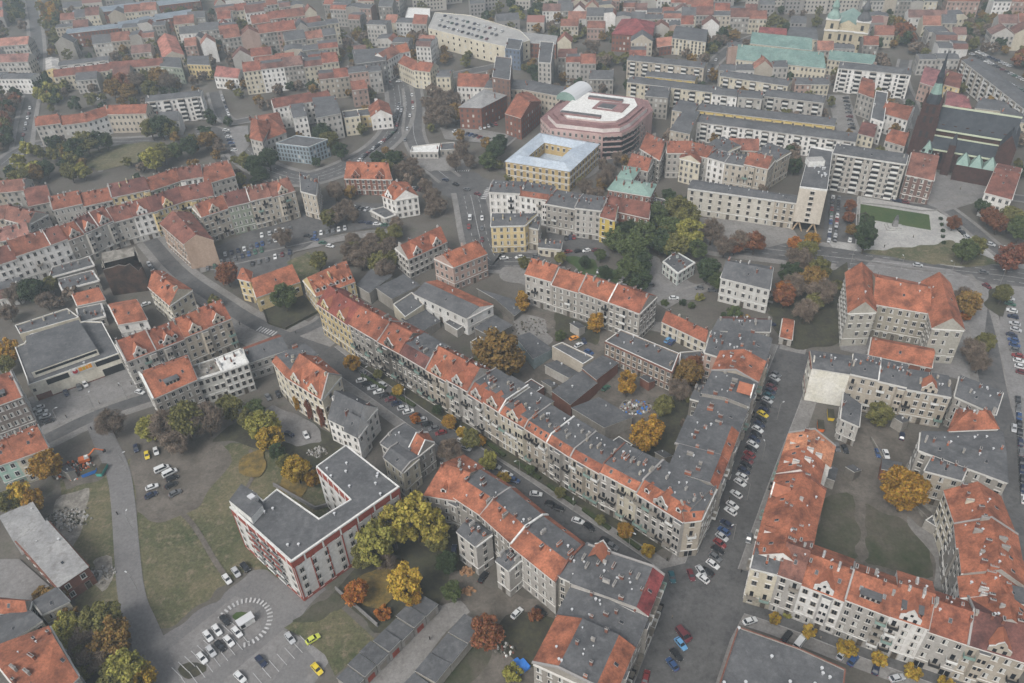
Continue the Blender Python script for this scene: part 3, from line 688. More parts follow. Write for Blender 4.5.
# ------------------------------------------------------------------ cars
def _body(kind):
    b = MB(); S = {'car': [(-2.15, .72, .38, .62), (-2.05, .84, .28, .82), (-1.3, .88, .24, .9), (1.0, .88, .24, .9), (1.95, .82, .26, .76), (2.12, .68, .36, .6)],
                   'van': [(-2.6, .85, .4, 1.0), (-2.5, .96, .3, 1.1), (-1.5, .98, .28, 1.15), (1.5, .98, .28, 1.15), (2.3, .92, .3, .98), (2.5, .8, .4, .8)]}[kind]
    rings = [[(x, -w_, (z0+z1)/2), (x, -w_*.9, z0), (x, w_*.9, z0), (x, w_, (z0+z1)/2), (x, w_*.97, z1-.08), (x, w_*.84, z1), (x, -w_*.84, z1), (x, -w_*.97, z1-.08)] for x, w_, z0, z1 in S]
    for A, B in zip(rings, rings[1:]):
        for k in range(8): b.face([A[k], A[(k+1) % 8], B[(k+1) % 8], B[k]], 'car')
    b.face(rings[0], 'car'); b.face(rings[-1][::-1], 'car')
    g = MB(); bx = b
    if kind == 'car': lo = (-1.75, 1.05, .78, .86); hi_ = (-1.2, .35, .62, 1.43)
    else: lo = (-2.4, 1.7, .9, 1.1); hi_ = (-2.3, .95, .8, 1.95)
    def ring(x0, x1, w_, z): return [(x0, -w_, z), (x1, -w_, z), (x1, w_, z), (x0, w_, z)]
    A, B = ring(*lo), ring(*hi_)
    for k in range(4): g.face([A[k], A[(k+1) % 4], B[(k+1) % 4], B[k]], 'carglass')
    x0, x1, w_, z = hi_; bx.box(x0-.04, x1+.04, -w_-.02, w_+.02, z-.03, z+.05, 'car', bottom=True)
    for x in (x0+.35*(x1-x0),): 
        for sgn in (-1, 1): bx.bar((x, sgn*lo[2]*.99, lo[3]), (x, sgn*w_*1.01, z), .05, 'car', 4)
    for sgn in (-1, 1):
        for (xa, xb) in ((lo[0], x0), (lo[1], x1)): bx.bar((xa, sgn*lo[2], lo[3]), (xb, sgn*w_, z), .05, 'car', 4)
    return b, g
def _wheel():
    b = MB(); b.bar((0, -.1, 0), (0, .1, 0), .31, 'rubber', 12); b.bar((0, -.115, 0), (0, .115, 0), .17, 'cap', 8); return b.mesh('wheel')
CB = {}
for kd in ('car', 'van'):
    b, g = _body(kd); far = MB(); far.v = b.v+g.v; far.mats = b.mats+['carglass', 'rubber']; far.f = b.f+[tuple(i+len(b.v) for i in f) for f in g.f]; far.m = b.m+[1]*len(g.f)
    for wx in (-1.35, 1.35):
        for wy in (-.8, .8): far.bar((wx, wy-.1, .31), (wx, wy+.1, .31), .31, 'rubber', 8)
    lg = MB(); s = 1 if kd == 'car' else 1.2
    CB[kd] = (b.mesh('body'), g.mesh('windows'), far.mesh('parked_car'))
WHEEL = _wheel()
def _lamp(c):
    b = MB(); b.box(-.04, .04, -.16, .16, -.07, .07, c); return b.mesh('lamp')
M['lamp_clear'] = mat_plain('headlamp_lens', (.6, .62, .62), .15); M['lamp_red'] = mat_plain('tail_lens', (.3, .01, .01), .2)
HL, TL = _lamp('lamp_clear'), _lamp('lamp_red')
CC = {'black': (.012, .013, .015), 'white': (.52, .53, .53), 'silver': (.36, .37, .38), 'grey': (.10, .105, .11), 'blue': (.025, .06, .15), 'navy': (.014, .022, .05), 'red': (.17, .022, .022), 'maroon': (.10, .02, .025), 'yellow': (.55, .42, .03), 'lime': (.45, .5, .08), 'teal': (.02, .08, .10), 'green': (.03, .09, .06), 'orange': (.6, .25, .04), 'sky': (.10, .26, .45)}
def car(X, Y, ang, col, label, group=None, kind='car', near=True, name=None, z=.16):
    occ_disc(X, Y, 2); CARS.append((X, Y, ang, col, label, group, kind, near, name, z))
def joined(name, items, label, cat):
    """items (mesh, material slot -> material, matrix rows, offset) joined into one countless mass"""
    V, I, S, T_, MI, mats = [], [], [], [], [], []; nv = nl = 0
    for me, remap, A, off in items:
        n = len(me.vertices); co = np.zeros(n*3, np.float32); me.vertices.foreach_get('co', co); V.append(co.reshape(-1, 3)@np.array(A).T+off)
        li = np.zeros(len(me.loops), np.int32); me.loops.foreach_get('vertex_index', li); I.append(li+nv); k = len(me.polygons)
        st = np.zeros(k, np.int32); me.polygons.foreach_get('loop_start', st); S.append(st+nl); tt = np.zeros(k, np.int32); me.polygons.foreach_get('loop_total', tt); T_.append(tt)
        mi = np.zeros(k, np.int32); me.polygons.foreach_get('material_index', mi); lut = []
        for m in me.materials:
            m2 = remap.get(m.name, m)
            if m2 not in mats: mats.append(m2)
            lut.append(mats.index(m2))
        MI.append(np.array(lut)[mi]); nv += n; nl += len(li)
    me = bpy.data.meshes.new(name); V = np.concatenate(V).astype(np.float32); I = np.concatenate(I); S = np.concatenate(S); T_ = np.concatenate(T_); MI = np.concatenate(MI)
    me.vertices.add(len(V)); me.vertices.foreach_set('co', V.reshape(-1)); me.loops.add(len(I)); me.loops.foreach_set('vertex_index', I); me.polygons.add(len(S)); me.polygons.foreach_set('loop_start', S); me.polygons.foreach_set('loop_total', T_); me.polygons.foreach_set('material_index', MI.astype(np.int32))
    for m in mats: me.materials.append(m)
    me.update(calc_edges=True); tag(link(name, me, None, (0, 0, 0)), label, cat, kind='stuff')
def fixed_colour(mat, col, key):
    if key in M: return M[key]
    m = mat.copy(); m.name = key; nt_ = m.node_tree
    for nd in list(nt_.nodes):
        if nd.type == 'OBJECT_INFO':
            rg = nt_.nodes.new('ShaderNodeRGB'); rg.outputs[0].default_value = (*col, 1)
            for lk in list(nd.outputs['Color'].links): nt_.links.new(rg.outputs[0], lk.to_socket)
    M[key] = m; return m
def rotm(a, sx=1, sy=1, sz=1): c, s = math.cos(a), math.sin(a); return [[c*sx, -s*sy, 0], [s*sx, c*sy, 0], [0, 0, sz]]
def flush_trees(limit=292):
    big = [t for t in TREES if t[9] == 'tree']; d = lambda t: -t[2]/math.sqrt(t[0]**2+t[1]**2+HC*HC)
    keep = sorted(big, key=d); ones = keep[:limit]+[t for t in TREES if t[9] != 'tree']; rest = keep[limit:]; global _tc
    for t in ones: make_tree(*t)
    it = []
    for t in rest:
        cm, s, sz, zc, a = make_tree(t[0], t[1], t[2], t[3], None, t[5], t[6], t[7], t[8], t[9])
        it.append((cm, {'leaves': fixed_colour(M['leaf'], LC[t[3]], 'leaves_'+t[3])}, rotm(a, s, s, sz), np.array([t[0], t[1], zc*sz])))
    if it: joined('distant_tree_cover', it, 'distant trees of many autumn colours between the far houses', 'trees')
    print('trees', len(ones), 'rest', len(rest))
def flush_cars(limit=292):
    ks = sorted(CARS, key=lambda c: c[0]**2+c[1]**2+HC*HC)
    for c in [c for c in ks if c[6] == 'van']+[c for c in ks if c[6] != 'van'][:limit]: make_car(*c)
    it = [(CB[c[6]][2], {'car_paint': fixed_colour(M['car'], CC[c[3]], 'car_paint_'+c[3])}, rotm(c[2]), np.array([c[0], c[1], c[9]])) for c in [c for c in ks if c[6] != 'van'][limit:]]
    if it: joined('distant_cars', it, 'distant parked and queueing cars in the far streets', 'cars')
    print('cars', min(limit, len(ks)), 'rest', len(it))
def make_car(X, Y, ang, col, label, group=None, kind='car', near=True, name=None, z=.16):
    bm, gm, fm = CB[kind]; nm = name or ('parked_van' if kind == 'van' else 'parked_car')
    if not near:
        o = link(nm, fm, None, (X, Y, z), ang, color=CC[col]); return tag(o, label, 'van' if kind == 'van' else 'car', group)
    r = bpy.data.objects.new(nm, None); COL.objects.link(r); r.location = (X, Y, .16); r.rotation_euler = (0, 0, ang); tag(r, label, 'van' if kind == 'van' else 'car', group)
    link('body', bm, r, color=CC[col]); link('window_band', gm, r)
    s = 1.35 if kind == 'car' else 1.65
    for wx in (-s, s):
        for wy in (-.8, .8): link('wheel', WHEEL, r, (wx, wy*(1 if kind == 'car' else 1.1), .31))
    xf, xr = (2.03, -2.1) if kind == 'car' else (2.42, -2.56)
    for wy in (-.6, .6): link('headlight', HL, r, (xf, wy, .62 if kind == 'car' else .78)); link('tail_light', TL, r, (xr, wy, .66 if kind == 'car' else .85))
    return r
def carpx(x, y, dx, dy, col, label, **k):
    """one car at picture point with its nose toward (x+dx, y+dy)"""
    a, b = P(x, y, .7), P(x+dx, y+dy, .7); return car(a[0], a[1], math.atan2(*(b-a)[::-1]), col, label, near=k.pop('near', y > 330), **k)
DEFC = ['black', 'silver', 'white', 'grey', 'navy', 'black', 'grey', 'silver', 'maroon', 'white', 'grey', 'red', 'black', 'blue', 'silver', 'black', 'navy', 'white', 'green', 'grey']
def carline(p0, p1, n, desc, heading='along', cols=None, skip=(), near=None, seed=0, end='left', kinds=None):
    """n cars evenly between picture points p0, p1; heading 'along' or degrees off the line"""
    a, b = P(*p0, .7), P(*p1, .7); d = b-a; base = math.atan2(d[1], d[0]); R = random.Random(seed+int(p0[0]))
    if isinstance(heading, tuple): m_ = ((p0[0]+p1[0])/2, (p0[1]+p1[1])/2); e_ = P(m_[0]+heading[0], m_[1]+heading[1], .7)-P(*m_, .7); ang = math.atan2(e_[1], e_[0])
    else: ang = base+(0 if heading == 'along' else math.radians(heading)); R = random.Random(seed+int(p0[0]))
    for i in range(n):
        if i in skip: continue
        t = (i+R.uniform(-.08, .08))/(max(1, n-1)); p = a+d*t; c = cols[i] if cols and i < len(cols) else R.choice(DEFC)
        if c is None: continue
        py = p0[1]+(p1[1]-p0[1])*t; nr = (py > 330) if near is None else near
        kd = kinds[i] if kinds and i in kinds else 'car'
        car(p[0], p[1], ang+R.uniform(-.03, .03)+(math.pi if R.random() < .4 else 0), c, f"{c} {kd}, {ORD[i]} from the {end} end of {desc}", group='cars of '+desc, near=nr, kind=kd)
# ================================================================== GROUND
M['litter'] = mat_two('leaf_litter', (.10, .075, .03), (.18, .125, .035), .3, .4, .6, .95, (.06, .055, .03), .5, .8, fine_amp=.4)
sheet('ground', [(-1800, -200), (1800, -200), (1800, 3200), (-1800, 3200)], 'ground', z=0., occ=False)
# lower left waste ground and estate
area('grass_field', [(112, 470), (135, 455), (200, 450), (255, 440), (300, 470), (330, 520), (300, 590), (250, 566), (175, 626), (160, 630), (146, 622), (136, 560), (133, 500)], 'grass', smooth=1)
area('dirt_yard', [(128, 450), (160, 440), (215, 437), (232, 460), (200, 505), (160, 525), (137, 510)], 'dirt', smooth=2)
area('grass_field', [(60, 480), (108, 462), (118, 500), (124, 560), (128, 640), (90, 640), (70, 590)], 'grass')
area('rubble_heap_ground', [(60, 495), (88, 487), (92, 500), (84, 520), (74, 545), (62, 560), (50, 545), (55, 510)], 'rubble', smooth=1)
area('rubble_heap_ground', [(92, 560), (108, 555), (112, 575), (106, 590), (94, 588)], 'rubble', smooth=1)
area('dirt_yard', [(50, 460), (95, 440), (108, 455), (105, 480), (70, 490)], 'dirt', smooth=1)
area('parking_lot', [(128, 640), (170, 634), (262, 566), (300, 590), (330, 590), (230, 683), (200, 720), (150, 720)], 'asphalt_light', smooth=1)
road([(95, 415), (104, 440), (119, 470), (124, 508), (127, 554), (132, 603), (146, 632), (160, 670), (175, 720)], 7.5, (0, 0), 'asphalt_light', name='estate_road')
area('parking_lot', [(168, 650), (235, 596), (247, 600), (262, 618), (260, 632), (190, 690), (170, 690)], 'plaza_grey')
area('parking_lot', [(225, 720), (224, 680), (283, 630), (332, 650), (330, 660), (290, 720)], 'plaza_grey')
area('access_lane', [(245, 720), (300, 642), (316, 660), (285, 720)], 'asphalt_light')
area('kerb_island', [(180, 668), (190, 660), (206, 672), (190, 684), (178, 680)], 'soil', smooth=1)
area('kerb_island', [(228, 617), (240, 608), (252, 612), (238, 622), (232, 624)], 'lawn', smooth=1)
def fan(cx, cy, r, a0, a1, n, desc):
    c = P(cx, cy); b = MB()
    for k in range(n):
        a = math.radians(a0+(a1-a0)*k/(n-1)); u = np.array([math.cos(a), math.sin(a)]); v = np.array([-u[1], u[0]])*.28
        p, q = u*r, u*(r+1.6); b.face([(*(p-v), 0), (*(q-v), 0), (*(q+v), 0), (*(p+v), 0)], 'mark')
    o = link('painted_arc', b.mesh('painted_arc'), None, (c[0], c[1], .3)); o['kind'] = 'structure'
fan(244, 623, 6.6, -75, 165, 26, '')
def ticks(p0, p1, n, length, side=1):
    """painted parking-bay lines"""
    a, b = P(*p0), P(*p1); d = b-a; ln = np.linalg.norm(d); t = d/ln; nr = np.array([-t[1], t[0]])*side; m = MB()
    for i in range(n+1):
        p = t*ln*i/n; w_ = t*.09; m.face([(*(p-w_), 0), (*(p+w_), 0), (*(p+w_+nr*length), 0), (*(p-w_+nr*length), 0)], 'mark')
    o = link('parking_bay_line', m.mesh('parking_bay_line'), None, (a[0], a[1], .3)); o['kind'] = 'structure'
ticks((172, 668), (228, 620), 9, 5, -1); ticks((190, 690), (250, 645), 8, 5, 1)
ticks((245, 680), (300, 636), 7, 5, -1)
area('lawn', [(284, 628), (330, 598), (376, 640), (335, 676), (325, 655), (300, 636)], 'grass')
area('lawn', [(288, 626), (336, 588), (352, 600), (320, 622)], 'courtgrass', smooth=1)
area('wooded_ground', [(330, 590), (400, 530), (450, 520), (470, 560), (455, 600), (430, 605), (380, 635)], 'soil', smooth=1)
area('garage_lane', [(352, 700), (372, 672), (404, 645), (440, 605), (462, 600), (470, 612), (446, 632), (418, 668), (400, 700)], 'pavement')
area('dirt_yard', [(440, 605), (450, 570), (490, 585), (540, 600), (570, 610), (535, 700), (420, 700), (470, 640), (480, 618), (462, 600)], 'dirt', smooth=1)
area('rough_grass', [(500, 620), (530, 610), (560, 620), (545, 660), (520, 668), (490, 640)], 'soil', smooth=1)
area('rough_grass', [(450, 672), (490, 630), (490, 660), (450, 700), (430, 700)], 'courtgrass', smooth=1)
area('back_garden', [(212, 440), (260, 405), (330, 430), (360, 470), (330, 480), (300, 470), (255, 445)], 'soil', smooth=1)
area('back_garden', [(250, 420), (275, 405), (315, 425), (322, 445), (290, 445)], 'plaza_grey', smooth=1)
area('back_garden', [(318, 470), (350, 497), (320, 515), (275, 490), (285, 475)], 'grass', smooth=1)
# hall square
area('hall_square', [(28, 398), (118, 362), (150, 385), (153, 400), (40, 440), (34, 420)], 'plaza_grey')
road([(20, 452), (45, 440), (95, 415), (150, 397), (190, 384)], 6, (2.5, 3.5), 'asphalt')
# streets of the left half
road([(215, 395), (250, 415), (262, 425)], 4, (0, 0), 'asphalt_light')
area('street_square', [(225, 308), (268, 330), (300, 318), (318, 324), (345, 340), (300, 345), (272, 352), (240, 345), (215, 320)], 'pavement', smooth=1)
road([(150, 240), (180, 275), (218, 300), (248, 320), (285, 338), (325, 352)], 7, (3.5, 3.5), 'asphalt')
road([(286, 338), (318, 325), (325, 318)], 5, (2, 2), 'asphalt')
road([(325, 352), (345, 368), (378, 390), (430, 427), (500, 475), (560, 517), (625, 560), (668, 592)], 9, (4, 4), 'asphalt', kerb=True)
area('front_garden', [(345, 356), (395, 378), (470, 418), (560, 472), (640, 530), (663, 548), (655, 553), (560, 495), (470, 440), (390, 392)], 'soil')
area('front_garden', [(440, 478), (500, 500), (560, 535), (620, 575), (613, 580), (560, 548), (500, 512), (450, 492)], 'pavement')
road([(797, 350), (779, 400), (755, 455), (731, 515), (706, 580), (681, 640), (659, 700)], 14.5, (5.5, 4.5), 'asphalt', kerb=True)
area('crossroads', [(640, 575), (700, 560), (760, 575), (745, 612), (730, 640), (710, 700), (640, 700), (655, 640)], 'asphalt', z=.28)
road([(725, 596), (760, 606), (800, 620), (850, 640), (900, 658), (960, 680), (1010, 700)], 8, (4, 4), 'asphalt', kerb=True)
area('front_garden', [(745, 590), (760, 585), (850, 618), (950, 655), (1000, 690), (930, 670), (850, 634), (800, 617)], 'soil')
# boulevard and school side
road([(1060, 286), (1023, 278), (960, 271), (900, 264), (830, 257), (760, 248), (700, 241), (650, 230)], 17, (4, 4), 'asphalt', marks=2, name='boulevard')
area('square_paving', [(840, 285), (875, 258), (950, 270), (990, 285), (985, 330), (970, 400), (960, 380), (840, 350)], 'plaza_grey', occ=True)
road([(955, 275), (975, 300), (985, 340), (995, 400), (1010, 450), (1022, 520), (1035, 600)], 9, (3, 3), 'asphalt')
area('parking_lot', [(1000, 285), (1060, 290), (1060, 420), (1015, 420), (1000, 350)], 'plaza_grey')
area('kerb_island', [(988, 290), (1006, 284), (1012, 300), (1000, 318), (985, 305)], 'soil', smooth=2)
road([(792, 352), (800, 320), (815, 290), (825, 262)], 6, (2, 2), 'pavement')
area('school_yard', [(865, 312), (930, 320), (932, 345), (872, 335)], 'plaza_grey')
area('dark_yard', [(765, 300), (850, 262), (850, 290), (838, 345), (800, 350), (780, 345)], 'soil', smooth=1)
# monument square
area('stone_square', [(858, 196), (935, 210), (960, 225), (1000, 262), (960, 268), (900, 258), (833, 248), (826, 240), (840, 232)], 'plaza')
area('monument_lawn', [(860.5, 204.2), (929, 215), (930.8, 230.6), (876, 221), (864, 222), (860, 216)], 'lawn')
area('planted_bed', [(857, 215), (866, 212), (875, 222), (874, 246), (858, 246)], 'soil')
area('stone_paving', [(875.5, 221), (930, 231), (926, 248), (874, 240)], 'plaza')
area('grass_bank', [(928, 246), (950, 240), (1000, 264), (960, 268), (900, 259), (860, 252)], 'grass', smooth=1)
area('car_park', [(828, 194), (857, 198), (855, 244), (822, 240)], 'asphalt')
area('cathedral_square', [(920, 188), (935, 172), (985, 184), (1000, 205), (975, 203), (945, 212), (928, 205)], 'plaza_grey')
road([(862, 200), (895, 203), (925, 209), (950, 203), (990, 195), (1030, 200)], 6, (1.5, 1.5), 'asphalt')
road([(945, 208), (968, 225), (990, 245), (1015, 262)], 6, (2, 2), 'asphalt')
# central yards
area('dirt_yard', [(500, 300), (560, 318), (640, 335), (606, 352), (620, 372), (680, 385), (660, 440), (615, 470), (560, 410), (520, 372), (505, 340)], 'dirt', smooth=1)
area('rubble_yard', [(512, 312), (535, 316), (548, 322), (546, 330), (556, 340), (540, 347), (524, 343), (516, 334)], 'pavement', smooth=1)
area('rough_grass', [(555, 312), (600, 330), (600, 345), (570, 342), (556, 330)], 'soil', smooth=1)
area('dark_yard', [(645, 440), (682, 385), (695, 400), (680, 455), (672, 470), (648, 480), (620, 468)], 'soil', smooth=1)
area('rubble_yard', [(622, 400), (650, 402), (655, 412), (640, 416), (620, 410)], 'rubble', smooth=1)
area('side_street', [(500, 268), (545, 268), (600, 300), (640, 318), (700, 330), (690, 340), (640, 330), (570, 300), (520, 285), (500, 280)], 'pavement', smooth=1)
area('car_yard', [(548, 232), (600, 236), (612, 258), (590, 262), (548, 256)], 'asphalt', smooth=1)
area('lawn', [(560, 256), (590, 258), (605, 275), (640, 262), (650, 275), (620, 285), (585, 275)], 'lawn', smooth=1)
area('kiosk_square', [(615, 275), (655, 255), (670, 275), (700, 285), (700, 300), (655, 300), (625, 288)], 'plaza_grey', smooth=1)
road([(660, 306), (690, 290), (725, 285), (775, 300)], 4, (1.5, 1.5), 'pavement')
area('forecourt', [(690, 240), (760, 250), (800, 240), (790, 225), (700, 218)], 'pavement')
# east block courtyard
area('court_yard', [(838, 440), (860, 420), (905, 425), (925, 450), (905, 470), (960, 540), (955, 590), (860, 565), (812, 548), (828, 470)], 'dirt', smooth=1)
area('court_lawn', [(822, 500), (850, 495), (856, 520), (858, 560), (812, 552)], 'courtgrass', smooth=1)
area('court_lawn', [(866, 505), (900, 520), (935, 545), (930, 580), (868, 566)], 'courtgrass', smooth=1)
area('gravel_yard', [(905, 515), (930, 535), (945, 540), (955, 560), (958, 590), (935, 588), (932, 560), (915, 535)], 'pavement', smooth=1)
# upper left and centre streets
road([(545, 262), (505, 262), (488, 262), (480, 240), (474, 210), (470, 192)], 15, (3, 3), 'asphalt', marks=2)
area('junction', [(435, 175), (470, 172), (500, 185), (490, 200), (452, 198), (425, 192)], 'asphalt', smooth=1, z=.17)
road([(398, 84), (402, 108), (396, 130), (380, 148), (350, 166), (318, 178), (296, 180), (260, 168), (240, 150)], 15, (3, 3), 'asphalt', marks=2)
road([(412, 88), (415, 110), (412, 135), (425, 160), (450, 180)], 11, (2, 2), 'asphalt', marks=1)
area('junction', [(375, 82), (405, 76), (440, 74), (442, 82), (420, 92), (395, 92)], 'asphalt', smooth=1, z=.17)
road([(405, 84), (440, 78), (480, 70), (520, 62)], 9, (2, 2), 'asphalt')
road([(398, 84), (380, 72), (355, 45), (320, 22), (290, 0)], 7, (2, 2), 'asphalt')
area('tram_square', [(410, 150), (440, 146), (462, 150), (470, 170), (430, 172), (412, 162)], 'pavement', smooth=1)
area('car_park', [(200, 255), (255, 230), (330, 200), (400, 205), (400, 225), (330, 235), (290, 255), (300, 285), (250, 290), (215, 278)], 'asphalt', smooth=1)
road([(200, 270), (250, 258), (300, 248), (350, 236), (400, 232)], 5, (1, 1), 'pavement')
area('lawn', [(288, 262), (310, 252), (318, 268), (330, 280), (300, 285)], 'grass', smooth=1)
area('fenced_lawn', [(262, 305), (300, 290), (316, 312), (285, 328), (268, 322)], 'soil')
road([(0, 166), (22, 148), (60, 140), (100, 143), (160, 140)], 9, (3, 3), 'asphalt', marks=1)
road([(22, 148), (28, 110), (36, 80), (38, 50), (34, 15), (28, -10)], 9, (3, 3), 'asphalt')
area('park_lawn', [(70, 158), (110, 147), (150, 142), (190, 150), (140, 162), (100, 172)], 'grass', smooth=1)
road([(196, 132), (215, 128), (225, 140), (232, 160)], 7, (2, 2), 'asphalt')
road([(214, 92), (219, 110), (228, 124), (250, 120)], 7, (2, 2), 'asphalt')
area('car_park', [(226, 128), (248, 126), (250, 145), (240, 158), (230, 148)], 'plaza_grey')
road([(100, 172), (118, 150), (134, 146)], 3, (0, 0), 'pavement')
road([(700, 82), (716, 60), (735, 45), (760, 35)], 7, (2, 2), 'asphalt')
area('market_square', [(790, 76), (826, 70), (835, 84), (815, 92), (792, 84)], 'pavement')
road([(838, 95), (846, 125), (850, 135)], 10, (2, 2), 'pavement')
area('parking_lot', [(958, 60), (985, 55), (1040, 100), (1040, 120)], 'asphalt')
road([(918, 130), (915, 110), (900, 80), (905, 60)], 6, (2, 2), 'asphalt')
area('mall_street', [(655, 125), (662, 150), (640, 165), (612, 168), (600, 150), (630, 140)], 'asphalt', smooth=1)
road([(497, 150), (520, 130), (535, 110), (545, 100)], 5, (1.5, 1.5), 'asphalt')
area('police_yard', [(440, 128), (480, 130), (510, 135), (500, 145), (445, 140)], 'pavement')
road([(556, 172), (580, 180), (600, 160), (605, 150)], 6, (2, 2), 'pavement')

road([(158, 492), (172, 505), (190, 520), (203, 540), (214, 560), (224, 574)], 1.6, (0, 0), 'dirt', name='trodden_path')
road([(232, 512), (246, 490), (258, 468), (250, 450)], 1.3, (0, 0), 'dirt', name='trodden_path')
def zebra(p0, p1, n, length):
    a, b = P(*p0), P(*p1); d = (b-a)/n; t = d/np.linalg.norm(d); nr = np.array([-t[1], t[0]])*length; m = MB()
    for i in range(n): p = a+d*i; q = p+d*.5; m.face([(*(p-a), 0), (*(q-a), 0), (*(q-a+nr), 0), (*(p-a+nr), 0)], 'mark')
    o = link('pedestrian_crossing', m.mesh('pedestrian_crossing'), None, (a[0], a[1], .34)); o['kind'] = 'structure'
zebra((256, 331), (274, 337), 7, 3.2); zebra((487, 188), (480, 200), 7, 3); zebra((455, 172), (470, 172), 7, 3)
area('leaf_litter', [(240, 458), (262, 450), (270, 462), (256, 478), (240, 474)], 'litter', smooth=1); area('leaf_litter', [(345, 600), (362, 575), (400, 560), (420, 580), (380, 612)], 'litter', smooth=1); area('leaf_litter', [(286, 470), (310, 480), (300, 500), (276, 492)], 'litter', smooth=1)
area('terrace_step', [(905, 478), (900, 470), (912, 462), (960, 540), (955, 552)], 'rubble', smooth=1)
# ================================================================== NEAR BUILDINGS
T = dict
# --- long central terrace, north side of the tree-lined street
row([(317, 302), (349, 324), (378, 341), (400, 353), (426, 368.5), (468, 392), (500, 412.5), (525, 427), (571, 456.5), (600, 473), (637, 492), (684, 521)], 17, 13.5, [1, 1, 1, 1, 2, 2, 1, 2, 1, 2, 1],
    'the long central terrace', balconies=3, shop=False, gables=0, dark=.8, houses=[
    T(wall=YE, roof='gable', rc=(.2, .06, .045), gables=2, wkind=0, trim='white', rise=5.5, name='yellow_tenement', balconies=0), T(wall=GY, roof='gable', rc=RD, sky=3, rise=5), T(wall=DK, roof='gable', rc=RD, parapet='L', sky=2, gables=1, rise=5),
    T(wall=GY, roof='mansard', rc=DR, vents=5), T(wall=BG, roof='gable', rc=OR, gables=1, rise=6.5, bay=1), T(wall=G2, roof='gable', rc=RD, gables=1, rise=6, dormers=1, bay=1),
    T(wall=G2, roof='mansard', rc=RD, gables=1, bay=1), T(wall=BG, roof='mansard', rc=RD, parapet='R', gables=1), T(wall=CR, roof='strip', rc=OR, sky=2, bay=1, vents=7, gables=1),
    T(wall=BG, roof='strip', rc=OR, sky=4, vents=8), T(wall=GY, roof='strip', rc=OR, vents=6, parapet='L', bay=1), T(wall=BG, roof='strip', rc=RD, vents=5), T(wall=G2, roof='strip', rc=OR, vents=5, sky=1),
    T(wall=CR, roof='strip', rc=OR, vents=5), T(wall=G2, roof='mansard', rc=OR, gables=1, dormers=3, parapet='L', bay=1, name='corner_tenement', trim='white', vents=6)])
hp([(684, 521), (702, 519), (716, 489), (672, 488)], 17, wall=BG, roof='strip', rc=OR, label='corner tenement with chamfered front and pale turret at the wide street', name='corner_tenement', balconies=3, blank='BL', vents=5, shop=True, trim='white')
# --- west side of the wide street
row([(716, 490), (727, 462), (738, 432), (747, 408), (757, 384), (765, 362), (771, 339)], 17, 16, [1, 1, 1, 1, 1, 1], 'the row west of the wide parked street', shop=True, dark=.85, ordw='from the bottom', houses=[
    T(wall=GY, roof='strip', rc=RD), T(wall=GY, roof='strip', rc=OR, parapet='L', vents=7), T(wall=G2, roof='low', rc=OR, vents=5, parapet='L'), T(wall=GY, roof='low', vents=7), T(wall=BG, roof='gable', rc=OR, rise=3, vents=8), T(wall=PI, roof='low', vents=7)])
hp([(705, 352), (724, 358), (733, 336), (712, 330)], 15, wall=PI, roof='low', label='pinkish grey tenement block beside the small yellow house, dark roof', vents=6, blank='R')
hp([(712, 330), (770, 331), (771, 319), (723, 316.5)], 15, wall=GY, roof='greyred', rc=DR, rise=3, label='dark roofed tenement closing the top of the wide street row', vents=10, blank='')
hp([(690, 398), (709, 403), (712, 385), (698, 386)], 13, wall=DK, roof='low', label='rear wing with dark roof behind the wide street row', name='rear_wing', vents=3)
hp([(662, 321), (706, 342), (709, 331), (669, 312.5)], 7, wall=CR, roof='gable', rc=RD, rise=3, label='low cream house with red roof beside the blue car yard', name='low_house', sky=0, vents=1)
# --- brick factory and yard sheds
hp([(605, 341), (672, 371.5), (679, 353), (621, 329.5)], 10, wall=(.24, .19, .15), roof='flat', label='long brick workshop with flat grey roof in the central yard', name='brick_workshop', cat='workshop', vents=6, shop=False, floors=3, wspace=2.4, trim='brick')
hp([(680, 372), (702, 366), (704, 350), (680, 352)], 5, wall=GY, roof='flat', label='low flat annex between workshop and yellow house', name='workshop_annex', cat='annex')
row([(525, 275), (579, 290.5), (640, 313)], 15, 12.5, [2, 2], 'the red terrace north of the yard', roof='gable', vents=2, rise=4.5, sky=0, houses=[T(wall=G2, rc=OR, shed=0), T(wall=GY, rc=OR), T(wall=GY, rc=OR, parapet='L'), T(wall=GY, rc=RD, sky=1)])
